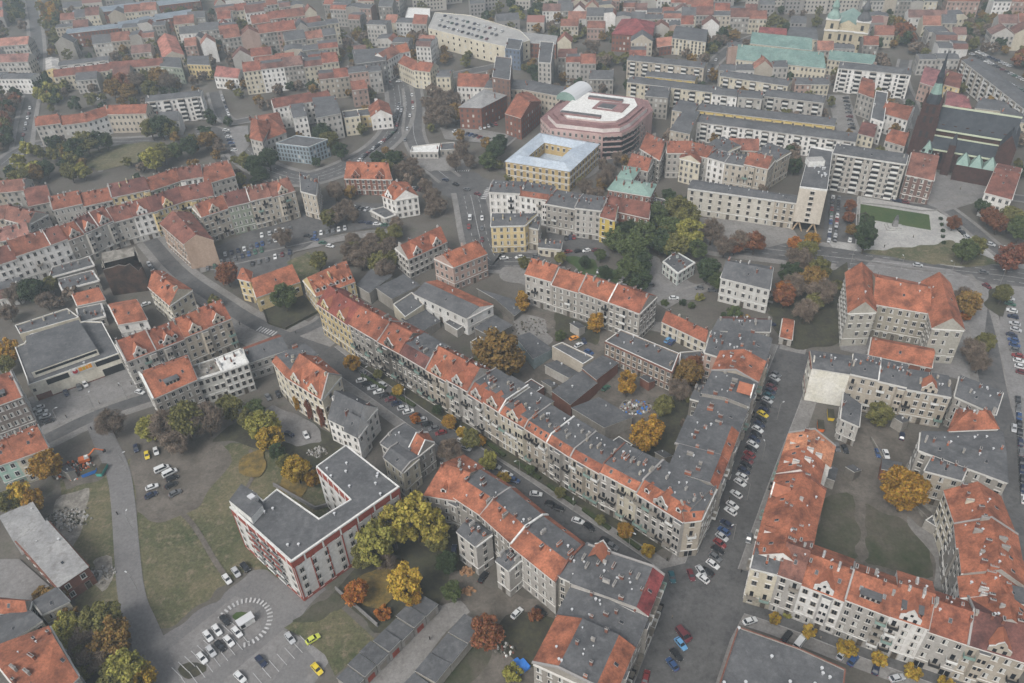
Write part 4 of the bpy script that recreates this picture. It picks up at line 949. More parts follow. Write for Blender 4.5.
# white modern block
for lab in (0,):
    H = 19
    rt = polyhouse([(230, 506.4), (291, 561), (399, 486), (346, 444.5), (316, 466), (350, 499), (319, 518), (277, 488.5), (263, 500), (252, 490)], H, (.56, .56, .55), 'white and red modern apartment block with dark flat U shaped roof', vents=16, floors=5, wspace=4.2, name='modern_apartment_block', windows=True)
    c = np.array(rt.location[:2]); A = P(230, 506.4, H)-c; B = P(291, 561, H)-c; C = P(399, 486, H)-c
    rb = MB()
    def band(a, b, z0, z1, o, m, s0=0., s1=1.):
        t = (b-a); ln = np.linalg.norm(t); t /= ln; n = np.array([t[1], -t[0]]); p, q_ = a+t*ln*s0, a+t*ln*s1
        rb.prism(ccw([tuple(p+n*.01), tuple(q_+n*.01), tuple(q_+n*o), tuple(p+n*o)]), z0, z1, m, bottom=True)
    M['redpanel'] = mat_two('red_cladding', (.22, .05, .035), (.28, .07, .05), .4, .4, .6, .8)
    for a, b in ((A, B), (B, C)):
        L_ = np.linalg.norm(b-a); band(a, b, H-3.2, H-.5, .12, 'redpanel'); band(a, b, 0, 1.2, .12, 'redpanel'); band(a, b, H-.5, H+.1, .3, 'white')
        for s in (np.linspace(0.004, .985, 8) if a is B else (.004, .28, .985)): band(a, b, 0, H-3.2, .16, 'redpanel', s, s+.35/L_*1)
        for s in np.linspace(.1, .9, 6): band(a, b, H-3.2, H-.5, .16, 'white', s, s+.5/L_)
    D2, E2 = P(316, 466, H)-c, P(350, 499, H)-c; band(D2, E2, H-3.0, H-.6, .12, 'redpanel')
    for k in range(6): band(D2, E2, H-3.2, H-.4, .18, 'white', k/6., k/6.+.02)
    link('cladding', rb.mesh('cladding'), rt)
    for k in range(3):                                         # recessed stair loggias in dark red
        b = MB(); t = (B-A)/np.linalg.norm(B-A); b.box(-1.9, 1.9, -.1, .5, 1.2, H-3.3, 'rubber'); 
        for z in np.arange(2.5, H-4, 3.0): b.box(-1.9, 1.9, -.9, -.1, z, z+.18, 'white', bottom=True); b.box(-1.9, 1.9, -.95, -.88, z+.18, z+1.1, 'white' if z < 8 else 'redpanel')
        s = (.36, .54, .72)[k]; p = A+(B-A)*s; link('loggia', b.mesh('loggia'), rt, (p[0], p[1], 0), math.atan2(t[1], t[0]))
    b = MB(); pp = [P(x, y, H)-c for x, y in ((229.5, 506), (252, 524), (263.5, 511), (254, 503), (258, 499), (242, 489))]; pp = ccw([tuple(p*.98) for p in pp]); b.prism(pp, H-.4, H+2.4, 'white', top='felt')
    link('roof_house', b.mesh('roof_house'), rt)
    b = MB(); q_ = [P(x, y, H+2.4)-c for x, y in ((247, 497), (251, 500), (256, 497), (252, 494))]; b.prism(ccw([tuple(p) for p in q_]), H+2.4, H+2.9, 'cap'); link('skylight', b.mesh('skylight'), rt)
# --- south side of the tree-lined street
row([(484, 468), (514, 486.5), (547, 514), (586, 543), (655, 573)], 17, -14.2, [1, 1, 1, 2], 'the terrace south of the tree-lined street', blank='', gables=0, dark=.85, houses=[
    T(roof='mansard3', rc=OR, wall=GY, vents=5, parapet='L'), T(roof='mansard3', rc=OR, wall=GY, vents=8), T(roof='mansard3', rc=OR, wall=G2, parapet='L', vents=7), T(roof='low', rc=OR, wall=GY, vents=7, gables=1), T(roof='low', rc=BR, wall=GY, vents=8, name='corner_tenement')])
hp([(424, 494), (459, 500), (484, 468), (463, 455)], 15, wall=GY, roof='gable', rc=OR, rise=5, label='tenement under broken orange tiled roof beside yellow birch trees', vents=6, sky=1, dormers=1)
hp([(436, 482), (452, 488), (470, 467), (456, 460)], 17, wall=GY, roof='low', label='raised dark flat roof piece among orange roofs', name='roof_storey', cat='building', vents=6, windows=False) if False else None
hp([(441, 498), (457, 506), (463, 492), (449, 487)], 13, wall=GY, roof='low', label='narrow stair wing with dark roof below the orange roofs', name='rear_wing', vents=2)
for pts, lab, hh in ((((457, 531), (476, 546), (492, 534), (470, 520)), 'grey plastered rear wing under dark hipped roof beside the yard', 14), (((496, 560), (509, 570), (524, 557), (512, 548)), 'grey rear wing with flat roof standing next to the sand heaps', 13)):
    hp(pts, hh, wall=G2, roof='low', label=lab, name='rear_wing', cat='wing', vents=2, floors=4, wspace=4, trim='white')
# corner and south wing along the wide street
row([(612, 700), (634, 648), (647, 616), (663, 575)], 17, 21, [1, 1, 1], 'the row running down from the street corner', ordw='from the bottom', houses=[
    T(roof='mansard2', rc=OR, wall=GY, vents=10, shop=True), T(roof='low', rc=BR, wall=GY, vents=9, shop=True), T(roof='strip', rc=(.22, .05, .05), wall=G2, vents=5, shop=True, parapet='R', name='corner_tenement')], balconies=3)
hp([(538, 664), (548, 668), (556, 646), (548, 640)], 15, wall=GY, roof='flat', label='small flat roofed rear wing below the blue tarpaulin side', name='rear_wing', cat='wing', vents=1)
# house at the bottom, corner of wide street and yellow-tree street
polyhouse([(738, 626), (800, 648), (846, 669), (842, 705), (712, 705)], 15.5, GY, 'corner building at the lower edge with dark roof and orange rim', name='corner_tenement', vents=14, rim='brick', wspace=2.7)
# --- villa group left of centre
hp([(272.5, 361), (287, 377), (318, 357), (304, 346)], 16, wall=CR, roof='strip', rc=OR, label='cream tenement with dark flat roof and ivy, by the square', vents=3, wspace=3.4, sky=0)
hp([(287, 377), (322, 399), (341, 376), (318, 357)], 16, wall=CR, roof='gable', rise=6.5, rc=OR, label='tenement with red creeper on its wall and steep orange roof', vents=5, gables=2, parapet='R', dormers=1)
ca_, cb_ = P(287, 377, 16), P(322, 399, 16); ct = (cb_-ca_)/np.linalg.norm(cb_-ca_); cn = np.array([ct[1], -ct[0]])
for s_, z, w_, hz, cl, lb in ((.12, 4.5, .55, 1.3, 'gold', 'orange yellow creeper at the left of the rear wall'), (.5, 5.5, .6, 1.7, 'red', 'red creeper in the middle of the rear wall'), (.86, 6, .55, 1.9, 'red', 'red creeper beside the blank gable of the tenement')):
    p = ca_+(cb_-ca_)*s_+cn*.5; o = link('creeper', TREE['bush0'][0], None, (p[0], p[1], z), math.atan2(ct[1], ct[0]), (w_, .16, hz), color=LC[cl]); tag(o, lb, 'creeper')
hp([(328, 418), (357, 432), (377, 408), (347, 392)], 11, wall=WH, roof='gablegrey', rise=7, label='white villa with steep slate cross gables', name='villa', cat='villa', gables=0, wkind=3, vents=2, chim=2)
hp([(344, 430), (358, 437), (368, 424), (355, 417)], 11.5, wall=WH, roof='gablegrey', rise=6, label='white gabled front wing of the slate roofed villa', name='villa', cat='villa', wkind=3, vents=0, chim=1)
hp([(381, 443), (404, 458), (425, 437), (404, 424)], 12, wall=G2, roof='low', label='pale house with flat roof and white coping behind the villa', vents=3, parapet='L', chim=1)
hp([(384, 457), (403, 472), (419, 458), (397, 444)], 12.5, wall=CR, roof='low', label='cream house with ribbed grey flat roof and white coping', vents=1, parapet='LR', chim=0)
hp([(408, 450), (419, 455), (434, 443), (427, 433)], 12, wall=GY, roof='gable', rc=OR, rise=4, label='narrow house end with orange roof and white gable coping', parapet='LR', vents=1, chim=1)
hp([(196, 379), (222, 371), (215, 358), (190, 366)], 13, wall=(.5, .5, .47), roof='flat', label='pale building under construction with open window holes, left half', name='unfinished_building', wkind=4, vents=0, trim='white', kind='rubble', wspace=2.2)
hp([(222, 371), (248, 362), (240, 348), (215, 358)], 14, wall=(.58, .58, .56), roof='flat', label='white unfinished building with open top floor, right half', name='unfinished_building', wkind=4, vents=0, trim='white', kind='white', wspace=2.2)
hp([(248, 362.5), (288, 349), (279, 334.5), (243, 348)], 9, wall=G2, roof='greyred', rc=RD, rise=3.5, label='low pale house with red and grey roof facing the square', name='low_house', vents=1, chim=1, wspace=2.5)
bpy.context.view_layer.update()
hp([(153, 398), (197, 378.5), (187, 355), (139, 372.5)], 14, wall=GY, roof='gable', rc=OR, rise=5, shed=1, label='tenement with orange roof and grey box dormer by the hall square', vents=2, parapet='L', sky=2)
row([(125.5, 360), (184, 337), (231, 318)], 15.5, 13, [2, 2], 'the ornate row east of the hall', roof='gable', rise=5.5, gables=1, houses=[T(wall=G2, rc=RD), T(wall=GY, rc=RD, dormers=2), T(wall=BG, rc=OR), T(wall=BG, rc=RD)])
hp([(148, 286), (170, 305), (192, 290), (163, 271)], 12.5, wall=CR, roof='gable', rc=OR, rise=4.5, label='cream tenement with orange roof beside the black ruin', vents=5)
hp([(118, 325), (147, 319), (136, 298), (108, 304)], 9, wall=WH, roof='shed', label='white gabled workshop with orange strip roof', name='workshop', cat='workshop', windows=True) if False else hp([(118, 324), (147, 319), (136, 299), (108, 304)], 8.5, wall=WH, roof='gable', rc=OR, rise=3.5, label='white gabled workshop with orange roof behind the hall', name='workshop', cat='workshop', vents=1, chim=1, wspace=5)
hp([(77, 305), (105, 299), (98, 287), (72, 294)], 6, wall=G2, roof='gable', rc=OR, rise=3, label='small orange roofed outbuilding behind the hall', name='outbuilding', cat='outbuilding', chim=1, vents=0)
hp([(62, 290), (99, 280), (92, 270), (57, 279)], 6, wall=GY, roof='flat', label='long flat black roofed shed left of the ruin', name='shed', cat='shed', vents=3)
hp([(48, 278), (94, 265), (89, 256), (52, 267)], 6, wall=GY, roof='flat', label='grey flat shed below the white terrace', name='shed', cat='shed', vents=2)
hp([(80, 322), (105, 316), (101, 303), (76, 308)], 5, wall=GY, roof='flat', label='grey flat annex between hall and white workshop', name='annex', cat='annex', vents=0)
# black ruin: walls without a roof
q = quad_px([(102, 268), (141, 263), (134, 244), (100, 252)], 15)
c = sum(q)/4; rt = link('burnt_ruin', None, None, (c[0], c[1], 0)); tag(rt, 'burnt black roofless ruin with ragged wall tops', 'ruin'); occupy(q)
b = MB(); R = random.Random(5); M['soot'] = mat_two('sooty_brick', (.026, .019, .016), (.07, .04, .03), .25, .42, .6, .95)
for k in range(4):
    a, d = q[k]-c, q[(k+1) % 4]-c; n = 7; nr = (d-a)/np.linalg.norm(d-a); nr = np.array([nr[1], -nr[0]])*.5; hs_ = [15*R.uniform(.72, 1.05) for _ in range(n+1)]
    for i in range(n):
        p, s = a+(d-a)*i/n, a+(d-a)*(i+1)/n; z0, z1 = hs_[i], hs_[i+1]
        b.face([(*p, 0), (*s, 0), (*s, z1), (*p, z0)], 'soot'); b.face([(*(s-nr), 0), (*(p-nr), 0), (*(p-nr), z0), (*(s-nr), z1)], 'soot'); b.face([(*p, z0), (*s, z1), (*(s-nr), z1), (*(p-nr), z0)], 'rubble')
link('wall', b.mesh('wall'), rt); b = MB(); b.face([(*((p-c)*.9), 5) for p in q], 'soot'); b.face([(*((q[0]-c)*.5+(q[3]-c)*.4), 13.5), (*((q[1]-c)*.3+(q[2]-c)*.5), 13), (*((q[2]-c)*.9), 14), (*((q[3]-c)*.9), 15)], 'rubble'); link('floor_slab', b.mesh('floor_slab'), rt)
# --- hall with sign
H = 8.5
hall = polyhouse([(14.7, 347), (24, 343), (30, 334), (84, 321), (102, 321.6), (119, 353), (28, 385), (27, 380)], H, (.66, .63, .54), 'wide cream supermarket hall with dark flat roof and orange sign', name='supermarket_hall', cat='hall', vents=2, windows=False)
c = np.array(hall.location[:2]); up = [P(x, y, 11)-c for x, y in ((25.5, 336), (78.4, 319.6), (97, 349), (31.4, 372.5))]; b = MB(); b.prism(ccw([tuple(p) for p in up]), H-.4, 11, 'wall', top='felt'); link('upper_storey', b.mesh('upper_storey'), hall, color=(.66, .63, .54))
def onface(root, a, b_, H0, items):
    """flat boxes on the wall between world points a and b: (s0, s1, z0, z1, out, mat)"""
    t = (b_-a); ln = np.linalg.norm(t); t /= ln; n = np.array([t[1], -t[0]]); an = math.atan2(t[1], t[0])
    for nm, s0, s1, z0, z1, o, m in items:
        mb = MB(); mb.box(0, (s1-s0)*ln, -o, -.005, 0, z1-z0, m, bottom=True); p = a+t*ln*s0; link(nm, mb.mesh(nm), root, (p[0], p[1], z0), an)
a, b_ = P(28, 385, H)-c, P(119, 353, H)-c
M['orange_sign'] = mat_plain('orange_sign', (.65, .28, .02), .5); M['yellow_sign'] = mat_plain('yellow_sign', (.5, .33, .03), .5); M['red_sign'] = mat_plain('red_sign', (.35, .02, .03), .5)
onface(hall, a, b_, H, [('window_band', .18, .42, 5.6, 7.9, .08, 'glass'), ('window_band', .72, .985, 5.8, 8., .08, 'glass'), ('window', .02, .05, 4.6, 6.0, .08, 'glass'), ('sign_board', .445, .70, 5.9, 8.9, .22, 'white'), ('sign_lettering', .535, .572, 6.6, 8.3, .32, 'orange_sign'), ('sign_lettering', .576, .606, 6.6, 8.2, .32, 'yellow_sign'), ('sign_lettering', .61, .64, 6.7, 8.3, .32, 'orange_sign'), ('sign_lettering', .644, .68, 6.7, 8.5, .32, 'orange_sign'),
    ('entrance', .02, .18, .1, 2.8, .12, 'brick'), ('plinth', .18, .76, .1, .5, .1, 'brick'), ('loading_opening', .76, .99, .2, 3.6, .1, 'rubber')])
a2, b2 = P(31.4, 372.5, 11)-c, P(97, 349, 11)-c; onface(hall, a2, b2, 11, [('window_band', .04, .98, 9.4, 10.5, .08, 'glass')])
mb = MB(); mb.bar((0, 0, 0), (0, -.32, 0), .95, 'red_sign', 20); mb.bar((-.1, 0, .8), (-.1, -.36, .8), .5, 'white', 14); t = (b_-a)/np.linalg.norm(b_-a); p = a+(b_-a)*.495+np.array([t[1], -t[0]])*.23; link('round_logo', mb.mesh('round_logo'), hall, (p[0], p[1], 7.4), math.atan2(t[1], t[0]))
hp([(19.6, 334), (79, 317), (67, 308), (14.7, 325)], 9, wall=CR, roof='flat', label='low flat warehouse attached behind the supermarket hall', name='warehouse', cat='warehouse', vents=2, blank='FBLR')
hp([(-20, 411), (22, 396), (12, 371), (-30, 385)], 16, wall=(.22, .19, .175), roof='gable', rc=RD, rise=5.5, shed=1, parapet='R', label='grey tenement rows of white bay windows at the left edge', wkind=2, wspace=2.2)
hp([(-6, 466), (15, 459), (8, 438), (-14, 444)], 12, wall=(.32, .46, .40), roof='gable', rc=OR, rise=4, label='mint green house with orange roof at the left edge', wkind=3)
hp([(15, 459), (48, 447), (37, 424), (8, 437)], 12, wall=CR, roof='gable', rc=OR, rise=4, label='cream house with orange roof beside the golden tree', vents=3)
# --- industrial buildings lower left
hp([(57, 587), (88, 566), (48, 521), (15.5, 540)], 8, wall=BRK, roof='metal', rise=1.5, label='brick hall with pale sheet metal roof', name='metal_roof_hall', cat='hall', wkind=3, chim=0, vents=3, floors=2, wspace=4, trim='brick')
hp([(13, 541), (46, 522), (33, 502), (-1, 517)], 7, wall=WH, roof='metal', rise=1.2, label='white hall with pale metal roof at the left edge', name='metal_roof_hall', cat='hall', chim=0, vents=2, sky=0, blank='FBLR')
hp([(42, 614), (69, 601), (57, 588), (33, 602)], 8, wall=CR, roof='low', label='cream two storey house below the brick hall', name='small_house', wkind=3, chim=0, vents=0)
hp([(-4, 612), (28, 613), (31, 601), (-4, 598)], 9, wall=GY, roof='gable', rc=OR, rise=3, label='small orange roofed house at the far left', name='small_house', chim=1, vents=0)
hp([(-12, 655), (42, 620), (29, 610), (-16, 620)], 9, wall=CR, roof='low', label='low cream house with grey slab roof lower left', name='small_house', chim=0, vents=1)
hp([(38, 716), (78, 676), (49, 626), (-14, 650)], 15, wall=GY, roof='gable', rc=OR, rise=5.5, label='big tenement with orange roof in the lower left corner', sky=5, vents=3, chim=5)
sheet('concrete_yard', [tuple(P(x, y)) for x, y in ((-10, 560), (20, 560), (56, 592), (30, 606), (-10, 600))], 'plaza_grey')
# --- garages
for i in range(7):
    f_ = lambda t: (352+(438-352)*t, 692+(606-692)*t)
    a, b_ = P(*f_(i/7), 3), P(*f_((i+1)/7), 3); t = (b_-a)/np.linalg.norm(b_-a); n = np.array([-t[1], t[0]])*6.0
    t2 = t*.12; GAR = house([a+t2, b_-t2, b_-t2+n*(1+.06*(i % 3)), a+t2+n*(1+.06*(i % 3))], 2.4+(.0, .5, .2, .7)[i % 4], wall=(.3, .29, .27), roof='shed', label=f'small dark roofed garage, {ORD[i]} from the bottom of the left garage row', name='garage', cat='garage', group='left garage row', chim=0, vents=0, sky=0, blank='FBLR', lod=0)
    g = MB(); g.box(-1.2, 1.2, -.1, 0, 0, 2.3, 'redpanel' if i % 2 else 'frame_dark'); m = (a+b_)/2;
    gp = m-np.array(GAR.location[:2])-np.array([-t[1], t[0]])*.02; link('garage_door', g.mesh('garage_door'), GAR, (gp[0], gp[1], 0), math.atan2(t[1], t[0]))
for i, (x0, y0, x1, y1) in enumerate([(399, 690, 416, 673), (416, 673, 432, 654), (432, 654, 449, 634), (449, 634, 466, 615)]):
    a, b_ = P(x0, y0, 3), P(x1, y1, 3); t = (b_-a)/np.linalg.norm(b_-a); n = np.array([t[1], -t[0]])*6.5
    t2 = t*.12; house([a+n+t2, b_+n-t2, b_-t2, a+t2], 2.6+(.1, .6, .2, .5)[i], wall=(.34, .32, .28), roof='shed', label=f'grey roofed garage, {ORD[i]} from the bottom of the right garage row', name='garage', cat='garage', group='right garage row', chim=0, vents=0, sky=0, blank='FBLR', lod=0)
# --- inner yard sheds
YD = [([(377, 291), (393, 302), (420, 286), (403, 275)], 5, GY, 'flat dark roofed shed left of the white warehouse'), ([(393, 304), (405, 317), (424, 304), (412, 292)], 6.5, CR, 'cream boxy annex with hollow flat roof'),
      ([(357, 288), (370, 296), (392, 276), (377, 263)], 4.5, GY, 'flat shop roof beside the yellow dormered house'), ([(402, 322), (424, 334), (440, 322), (424, 310)], 3, GY, 'low dark roof with green containers in front'),
      ([(475, 331), (493, 340), (512, 326), (494, 316)], 4, DK, 'low dark shed right of the white warehouse'), ([(516, 340), (534, 362), (552, 350), (529, 333)], 4, (.2, .25, .26), 'grey blue ribbed shed near the brown maple'),
      ([(545, 368), (569, 381), (579, 374), (556, 361)], 3, G2, 'row of dark roofed lock-up garages in the yard'), ([(552, 394), (571, 408), (597, 384), (582, 371)], 5, BRK, 'long low brown shed with dark roof'), ([(582, 371), (597, 383), (618, 364), (602, 356)], 5, BRK, 'dark flat shed joining the brick workshop'),
      ([(572, 411), (605, 431), (632, 418), (598, 398)], 5, GY, 'big low flat roof behind the central terrace'), ([(552, 346), (583, 364), (594, 357), (562, 342)], 7, BG, 'windowless concrete box building in the yard'),
      ([(478, 292), (496, 303), (514, 316), (528, 304)], 3, DK, 'dark wet looking flat roof beside the red terrace'), ([(818, 478), (834, 484), (838, 470), (822, 464)], 3, GY, 'small flat garage beside the court lawn'), ([(880, 472), (898, 476), (902, 464), (882, 460)], 3.5, BRK, 'little dark roofed outhouse beside golden tree')]
YD += [([(x, y), (x+w_, y+w_*.62), (x+w_+d_*.75, y+w_*.62-d_*.5), (x+d_*.75, y-d_*.5)], hh, wl, lb) for x, y, w_, d_, hh, wl, lb in ((470, 342, 12, 12, 4, GY, 'small annex behind the terrace left of the huge maple'), (523, 384, 13, 11, 4.5, BRK, 'brick annex behind the terrace below the huge maple'),
    (444, 322, 13, 12, 4, G2, 'pale annex between terrace and white warehouse'), (610, 442, 14, 12, 4, DK, 'dark annex at the back of the terrace beside the golden orange tree'), (542, 384, 10, 8, 3, GY, 'small tool shed beside the long brown shed'), (640, 380, 9, 8, 3, BRK, 'tiny brick shed at the foot of the workshop'),
    (925, 520, 12, 10, 4, GY, 'grey annex at the foot of the right orange row'), (845, 470, 9, 9, 3, DK, 'little dark shed in the east court'), (655, 455, 10, 9, 3.5, GY, 'grey lean-to beside the dark lane'), (570, 326, 9, 8, 3, G2, 'small garage before the red terrace'), (430, 296, 11, 9, 5, CR, 'cream lean-to on the far side of the white warehouse'),
    (588, 612, 9, 9, 4, GY, 'grey shed beside the south wing'), (892, 420, 10, 9, 3.5, GY, 'low garage in the grey court'), (60, 470, 9, 8, 3, GY, 'grey blue shed at the demolition site'))]
for pts, hh, wl, lb in YD: hp(pts, hh, wall=wl, roof='flat' if 'box' in lb or 'annex' in lb else 'shed', label=lb, name='shed', cat='shed', chim=0, vents=2, sky=0, blank='FBLR')
hp([(414, 293), (467, 318), (493, 305), (437, 280)], 9, wall=(.6, .6, .59), roof='greyred', rc=OR, rise=3, label='long white warehouse with grey and orange roof', name='white_warehouse', cat='warehouse', chim=0, vents=2, wkind=3, wspace=4)
# --- houses north of the yard
hp([(408, 259), (447, 241), (436, 228), (395, 248)], 11, wall=G2, roof='gable', rc=RD, rise=4.5, label='ornate white trimmed house with red roof near the dark thicket', name='town_house', gables=2, chim=3)
hp([(453, 267), (487, 253), (469, 243), (434, 258)], 13, wall=PI, roof='gable', rc=OR, rise=4, label='pink tenement with orange roof beside the avenue', vents=2, chim=5, wspace=3)
hp([(344, 178), (392, 179), (387, 163), (352, 162)], 10, wall=BRK, roof='gable', rc=OR, rise=5, label='brick and white villa with orange cross gables', name='brick_villa', cat='villa', gables=2)
hp([(382, 195), (395, 200), (418, 196), (407, 182)], 11, wall=WH, roof='gable', rc=OR, rise=4.5, label='white villa with orange roof next to the car park', name='white_villa', cat='villa', gables=1)
hp([(370, 210), (385, 218), (396, 214), (384, 206)], 4, wall=G2, roof='flat', label='low annex in front of the white villa', name='annex', cat='annex', vents=0, chim=0)
hp([(256, 297), (300, 281), (289, 266), (250, 280)], 8, wall=YE, roof='gable', rc=OR, rise=5, label='yellow chapel with orange roof by the fenced lawn', name='chapel', cat='chapel', chim=0, vents=0, wkind=1, wspace=4, floors=1)
hp([(238, 278), (250, 281), (252, 272), (241, 269)], 12, wall=YE, roof='gable', hip=True, rc=OR, rise=4, label='small yellow tower of the chapel with red pyramid roof', name='chapel_tower', cat='tower', chim=0, vents=0, wspace=3)
hp([(316, 296), (355, 281), (342, 262), (303, 280)], 10, wall=YE, roof='gable', rc=OR, rise=5.5, dormers=6, label='yellow house with six white dormers on red roof', name='dormered_house')
hp([(640, 260), (664, 272), (694, 262), (676, 251)], 7, wall=(.42, .5, .48), roof='flat', label='pale blue pavilion with flat roof beside the kiosk square', name='pavilion', cat='pavilion', vents=3, wkind=3) if False else hp([(663, 261), (678, 273), (695, 262), (676, 251)], 7, wall=(.45, .5, .48), roof='flat', label='pale blue pavilion with flat roof beside the kiosk square', name='pavilion', cat='pavilion', vents=3, wkind=3)
hp([(721, 277), (770, 289), (773, 267), (728, 260)], 12.5, wall=(.5, .5, .48), roof='gablegrey', rise=4, label='cream villa with dark slate roof among trees', name='villa', cat='villa', wkind=1, vents=2, trim='white')
hp([(780, 336), (792, 339), (794, 320), (783, 318)], 4, wall=G2, roof='gable', rc=OR, rise=2.2, label='tiny hut with bright red roof beside the lane', name='hut', cat='hut', chim=0, vents=0, wspace=4)
# --- east block
row([(790, 432), (777, 475), (766, 510), (754, 556)], 16.5, 13, [2, 1, 1], 'the row east of the wide parked street', ordw='from the top', rise=4.5, rc=OR, roof='gable', sky=2, dormers=1, shed=0, houses=[T(wall=WH, rc=(.5, .22, .12)), T(wall=WH, rc=OR), T(wall=G2, rc=OR), T(wall=WH, rc=OR, roof='gable')], shop=True)
hp([(751, 567), (778, 574), (786, 558), (757, 541)], 16.5, wall=CR, roof='low', label='rounded pale corner tenement above the crossroads', name='corner_tenement', balconies=3, vents=2, blank='BR', trim='white')
row([(778, 574.5), (802, 583), (845, 599.5), (889.5, 616.5), (968.5, 643), (1030, 662)], 16.5, 13.5, [1, 1, 1, 2, 1], 'the long terrace above the yellow street trees', dark=.84, roof='gable', rise=4.5, vents=3, houses=[
    T(wall=G2, rc=BR), T(wall=WH, rc=OR, sky=2, gables=1, trim='white'), T(wall=G2, rc=OR, shed=1, sky=2, trim='white'), T(wall=WH, rc=OR, shed=1, gables=1, trim='white'), T(wall=G2, rc=RD, shop=True), T(wall=BG, rc=DR, sky=1)], wspace=2.6)
row([(1036, 640), (1026, 590), (1016, 535), (1000, 495)], 16, 14.5, [2, 2, 1], 'the orange roofed row at the right edge', roof='gable', rise=5, vents=5, rc=OR, ordw='from the bottom', houses=[T(wall=G2, sky=2), T(wall=WH, shed=1), T(wall=GY, sky=2), T(wall=GY, parapet='R'), T(wall=CR, roof='gable', rc=OR)])
hp([(919, 450), (1008, 482), (1003, 433), (921, 432)], 15, wall=GY, roof='low', label='large tenement with long dark grey roof on the right', vents=12, chim=5, sky=2, wspace=3)
hp([(925, 470), (962, 480), (968, 466), (935, 452)], 14, wall=BG, roof='low', label='rear wing with brown blank wall above the golden tree', name='rear_wing', cat='wing', vents=1)
hp([(949, 430), (998, 428), (990, 411), (957, 410)], 16, wall=G2, roof='gable', hip=True, rc=OR, rise=4, label='corner house with orange hipped roof beside the right street', vents=4)
row([(850, 374), (907, 387), (952, 395)], 15.5, 12, [2, 1], 'the grey roofed row behind the school', roof='low', vents=8, chim=4, wall=BG)
hp([(955, 396), (996, 414), (1003, 392), (960, 376)], 14, wall=GY, roof='low', label='dark roofed corner tenement end beside the right street', vents=9, chim=3)
bw = hp([(812, 368), (850, 374), (852, 357), (810, 351)], 15.5, wall=(.7, .68, .6), roof='low', label='tall house with huge blank white end wall', name='blank_wall_tenement', blank='F', vents=5, chim=3, trim='brick')
M['gable_paint'] = mat_two('gable_paint', (.64, .625, .57), (.58, .56, .48), .1, .45, .6, .8)
a, b_ = P(812, 368, 15.5), P(850, 374, 15.5); m = MB(); m.box(.1, np.linalg.norm(b_-a)-.1, -.12, -.02, .2, 15.3, 'gable_paint'); t = b_-a; link('insulation_panel', m.mesh('insulation_panel'), bw, (a[0]-bw.location[0], a[1]-bw.location[1], 0), math.atan2(t[1], t[0]))
hp([(800, 403), (840, 410), (849, 373.8), (814, 367)], 15.4, wall=(.6, .58, .52), roof='shed', label='', blank='FBLR') if False else None
hp([(841, 418), (859, 426), (861, 405), (844, 393)], 10, wall=G2, roof='low', label='narrow grey rear wing beside the yellow skip', name='rear_wing', cat='wing', vents=1, chim=1)
# --- the school
SCW = (.35, .34, .30)
hp([(848.5, 313), (875.5, 311), (871, 272), (848, 275)], 16.5, wall=SCW, roof='gable', rc=OR, rise=.1, label='x', occ=True) if False else None
def wing_gable(pts, H, rise, **k):
    """wing whose gable faces the viewer: ridge runs away from the front"""
    q = quad_px(pts, H); return house([q[1], q[2], q[3], q[0]], H, roof='gable', rise=rise, **k)
wing_gable([(848.7, 313), (876, 312), (872, 272), (846, 272)], 16.5, 5, wall=SCW, rc=OR, label='left gabled wing of the orange roofed school', name='school_wing', cat='school', wkind=1, vents=3, chim=0, floors=4, wspace=3)
wing_gable([(933, 328), (964.3, 330), (950, 283), (922, 281)], 16.5, 5, wall=SCW, rc=OR, label='right gabled wing of the orange roofed school', name='school_wing', cat='school', wkind=1, vents=4, chim=0, floors=4, wspace=3)
hp([(873, 303), (931, 313), (925, 284), (872, 273)], 16.2, wall=(.3, .28, .23), roof='gable', rc=OR, rise=5, label='long rear wing of the orange roofed school', name='school_wing', cat='school', blank='LR', wkind=1, vents=6, chim=2, floors=4)
hp([(869, 354), (932, 367), (934, 349), (872, 337)], 8, wall=BRK, roof='gable', rc=OR, rise=3, label='low gymnasium with orange roof closing the school court', name='gymnasium', cat='school', wkind=1, vents=1, chim=1, gables=0, wspace=5)
# ================================================================== MID AND FAR BUILDINGS
FO, FR = (.235, .09, .057), (.18, .074, .055)
# --- left terraces
row([(-20, 269), (51, 246), (84, 234), (113, 221), (152, 211), (184, 200), (214, 194)], 15, 13, [2, 2, 2, 2, 1, 1], 'the white terrace on the left', roof='gable', rise=5, vents=2, gables=0, houses=[T(wall=WH, rc=FR), T(wall=WH, rc=FO), T(wall=WH, rc=FR), T(wall=GY, rc=FO, gables=1), T(wall=G2, rc=DR, gables=1), T(wall=G2, rc=FR, gables=1), T(wall=G2, rc=FR), T(wall=WH, rc=FR, gables=1), T(wall=YE, rc=DR, gables=1), T(wall=YE, rc=FR)])
row([(53, 211), (112, 198), (150, 190), (180, 180), (203, 176)], 15, 13, [2, 1, 1, 1], 'the red roofed terrace behind the white one', roof='gable', rise=4.5, houses=[T(wall=G2, rc=FO), T(wall=G2, rc=FO), T(wall=YE, rc=DR), T(wall=GN, rc=FO), T(wall=WH, rc=FR)])
hp([(204, 184), (235, 175), (228, 160), (205, 165)], 13, wall=G2, roof='gable', rc=FO, rise=4, label='house with bright orange roof at the terrace end', vents=3)
hp([(28, 206), (52, 201), (48, 184), (25, 188)], 15, wall=GY, roof='gable', rc=FR, rise=4, label='grey gabled terrace end house with tall chimneys', chim=5)
row([(-30, 224), (4, 218), (28, 224)], 14, 13, [1, 1], 'the old red roofs at the left edge', roof='gable', rise=4, rc=BR)
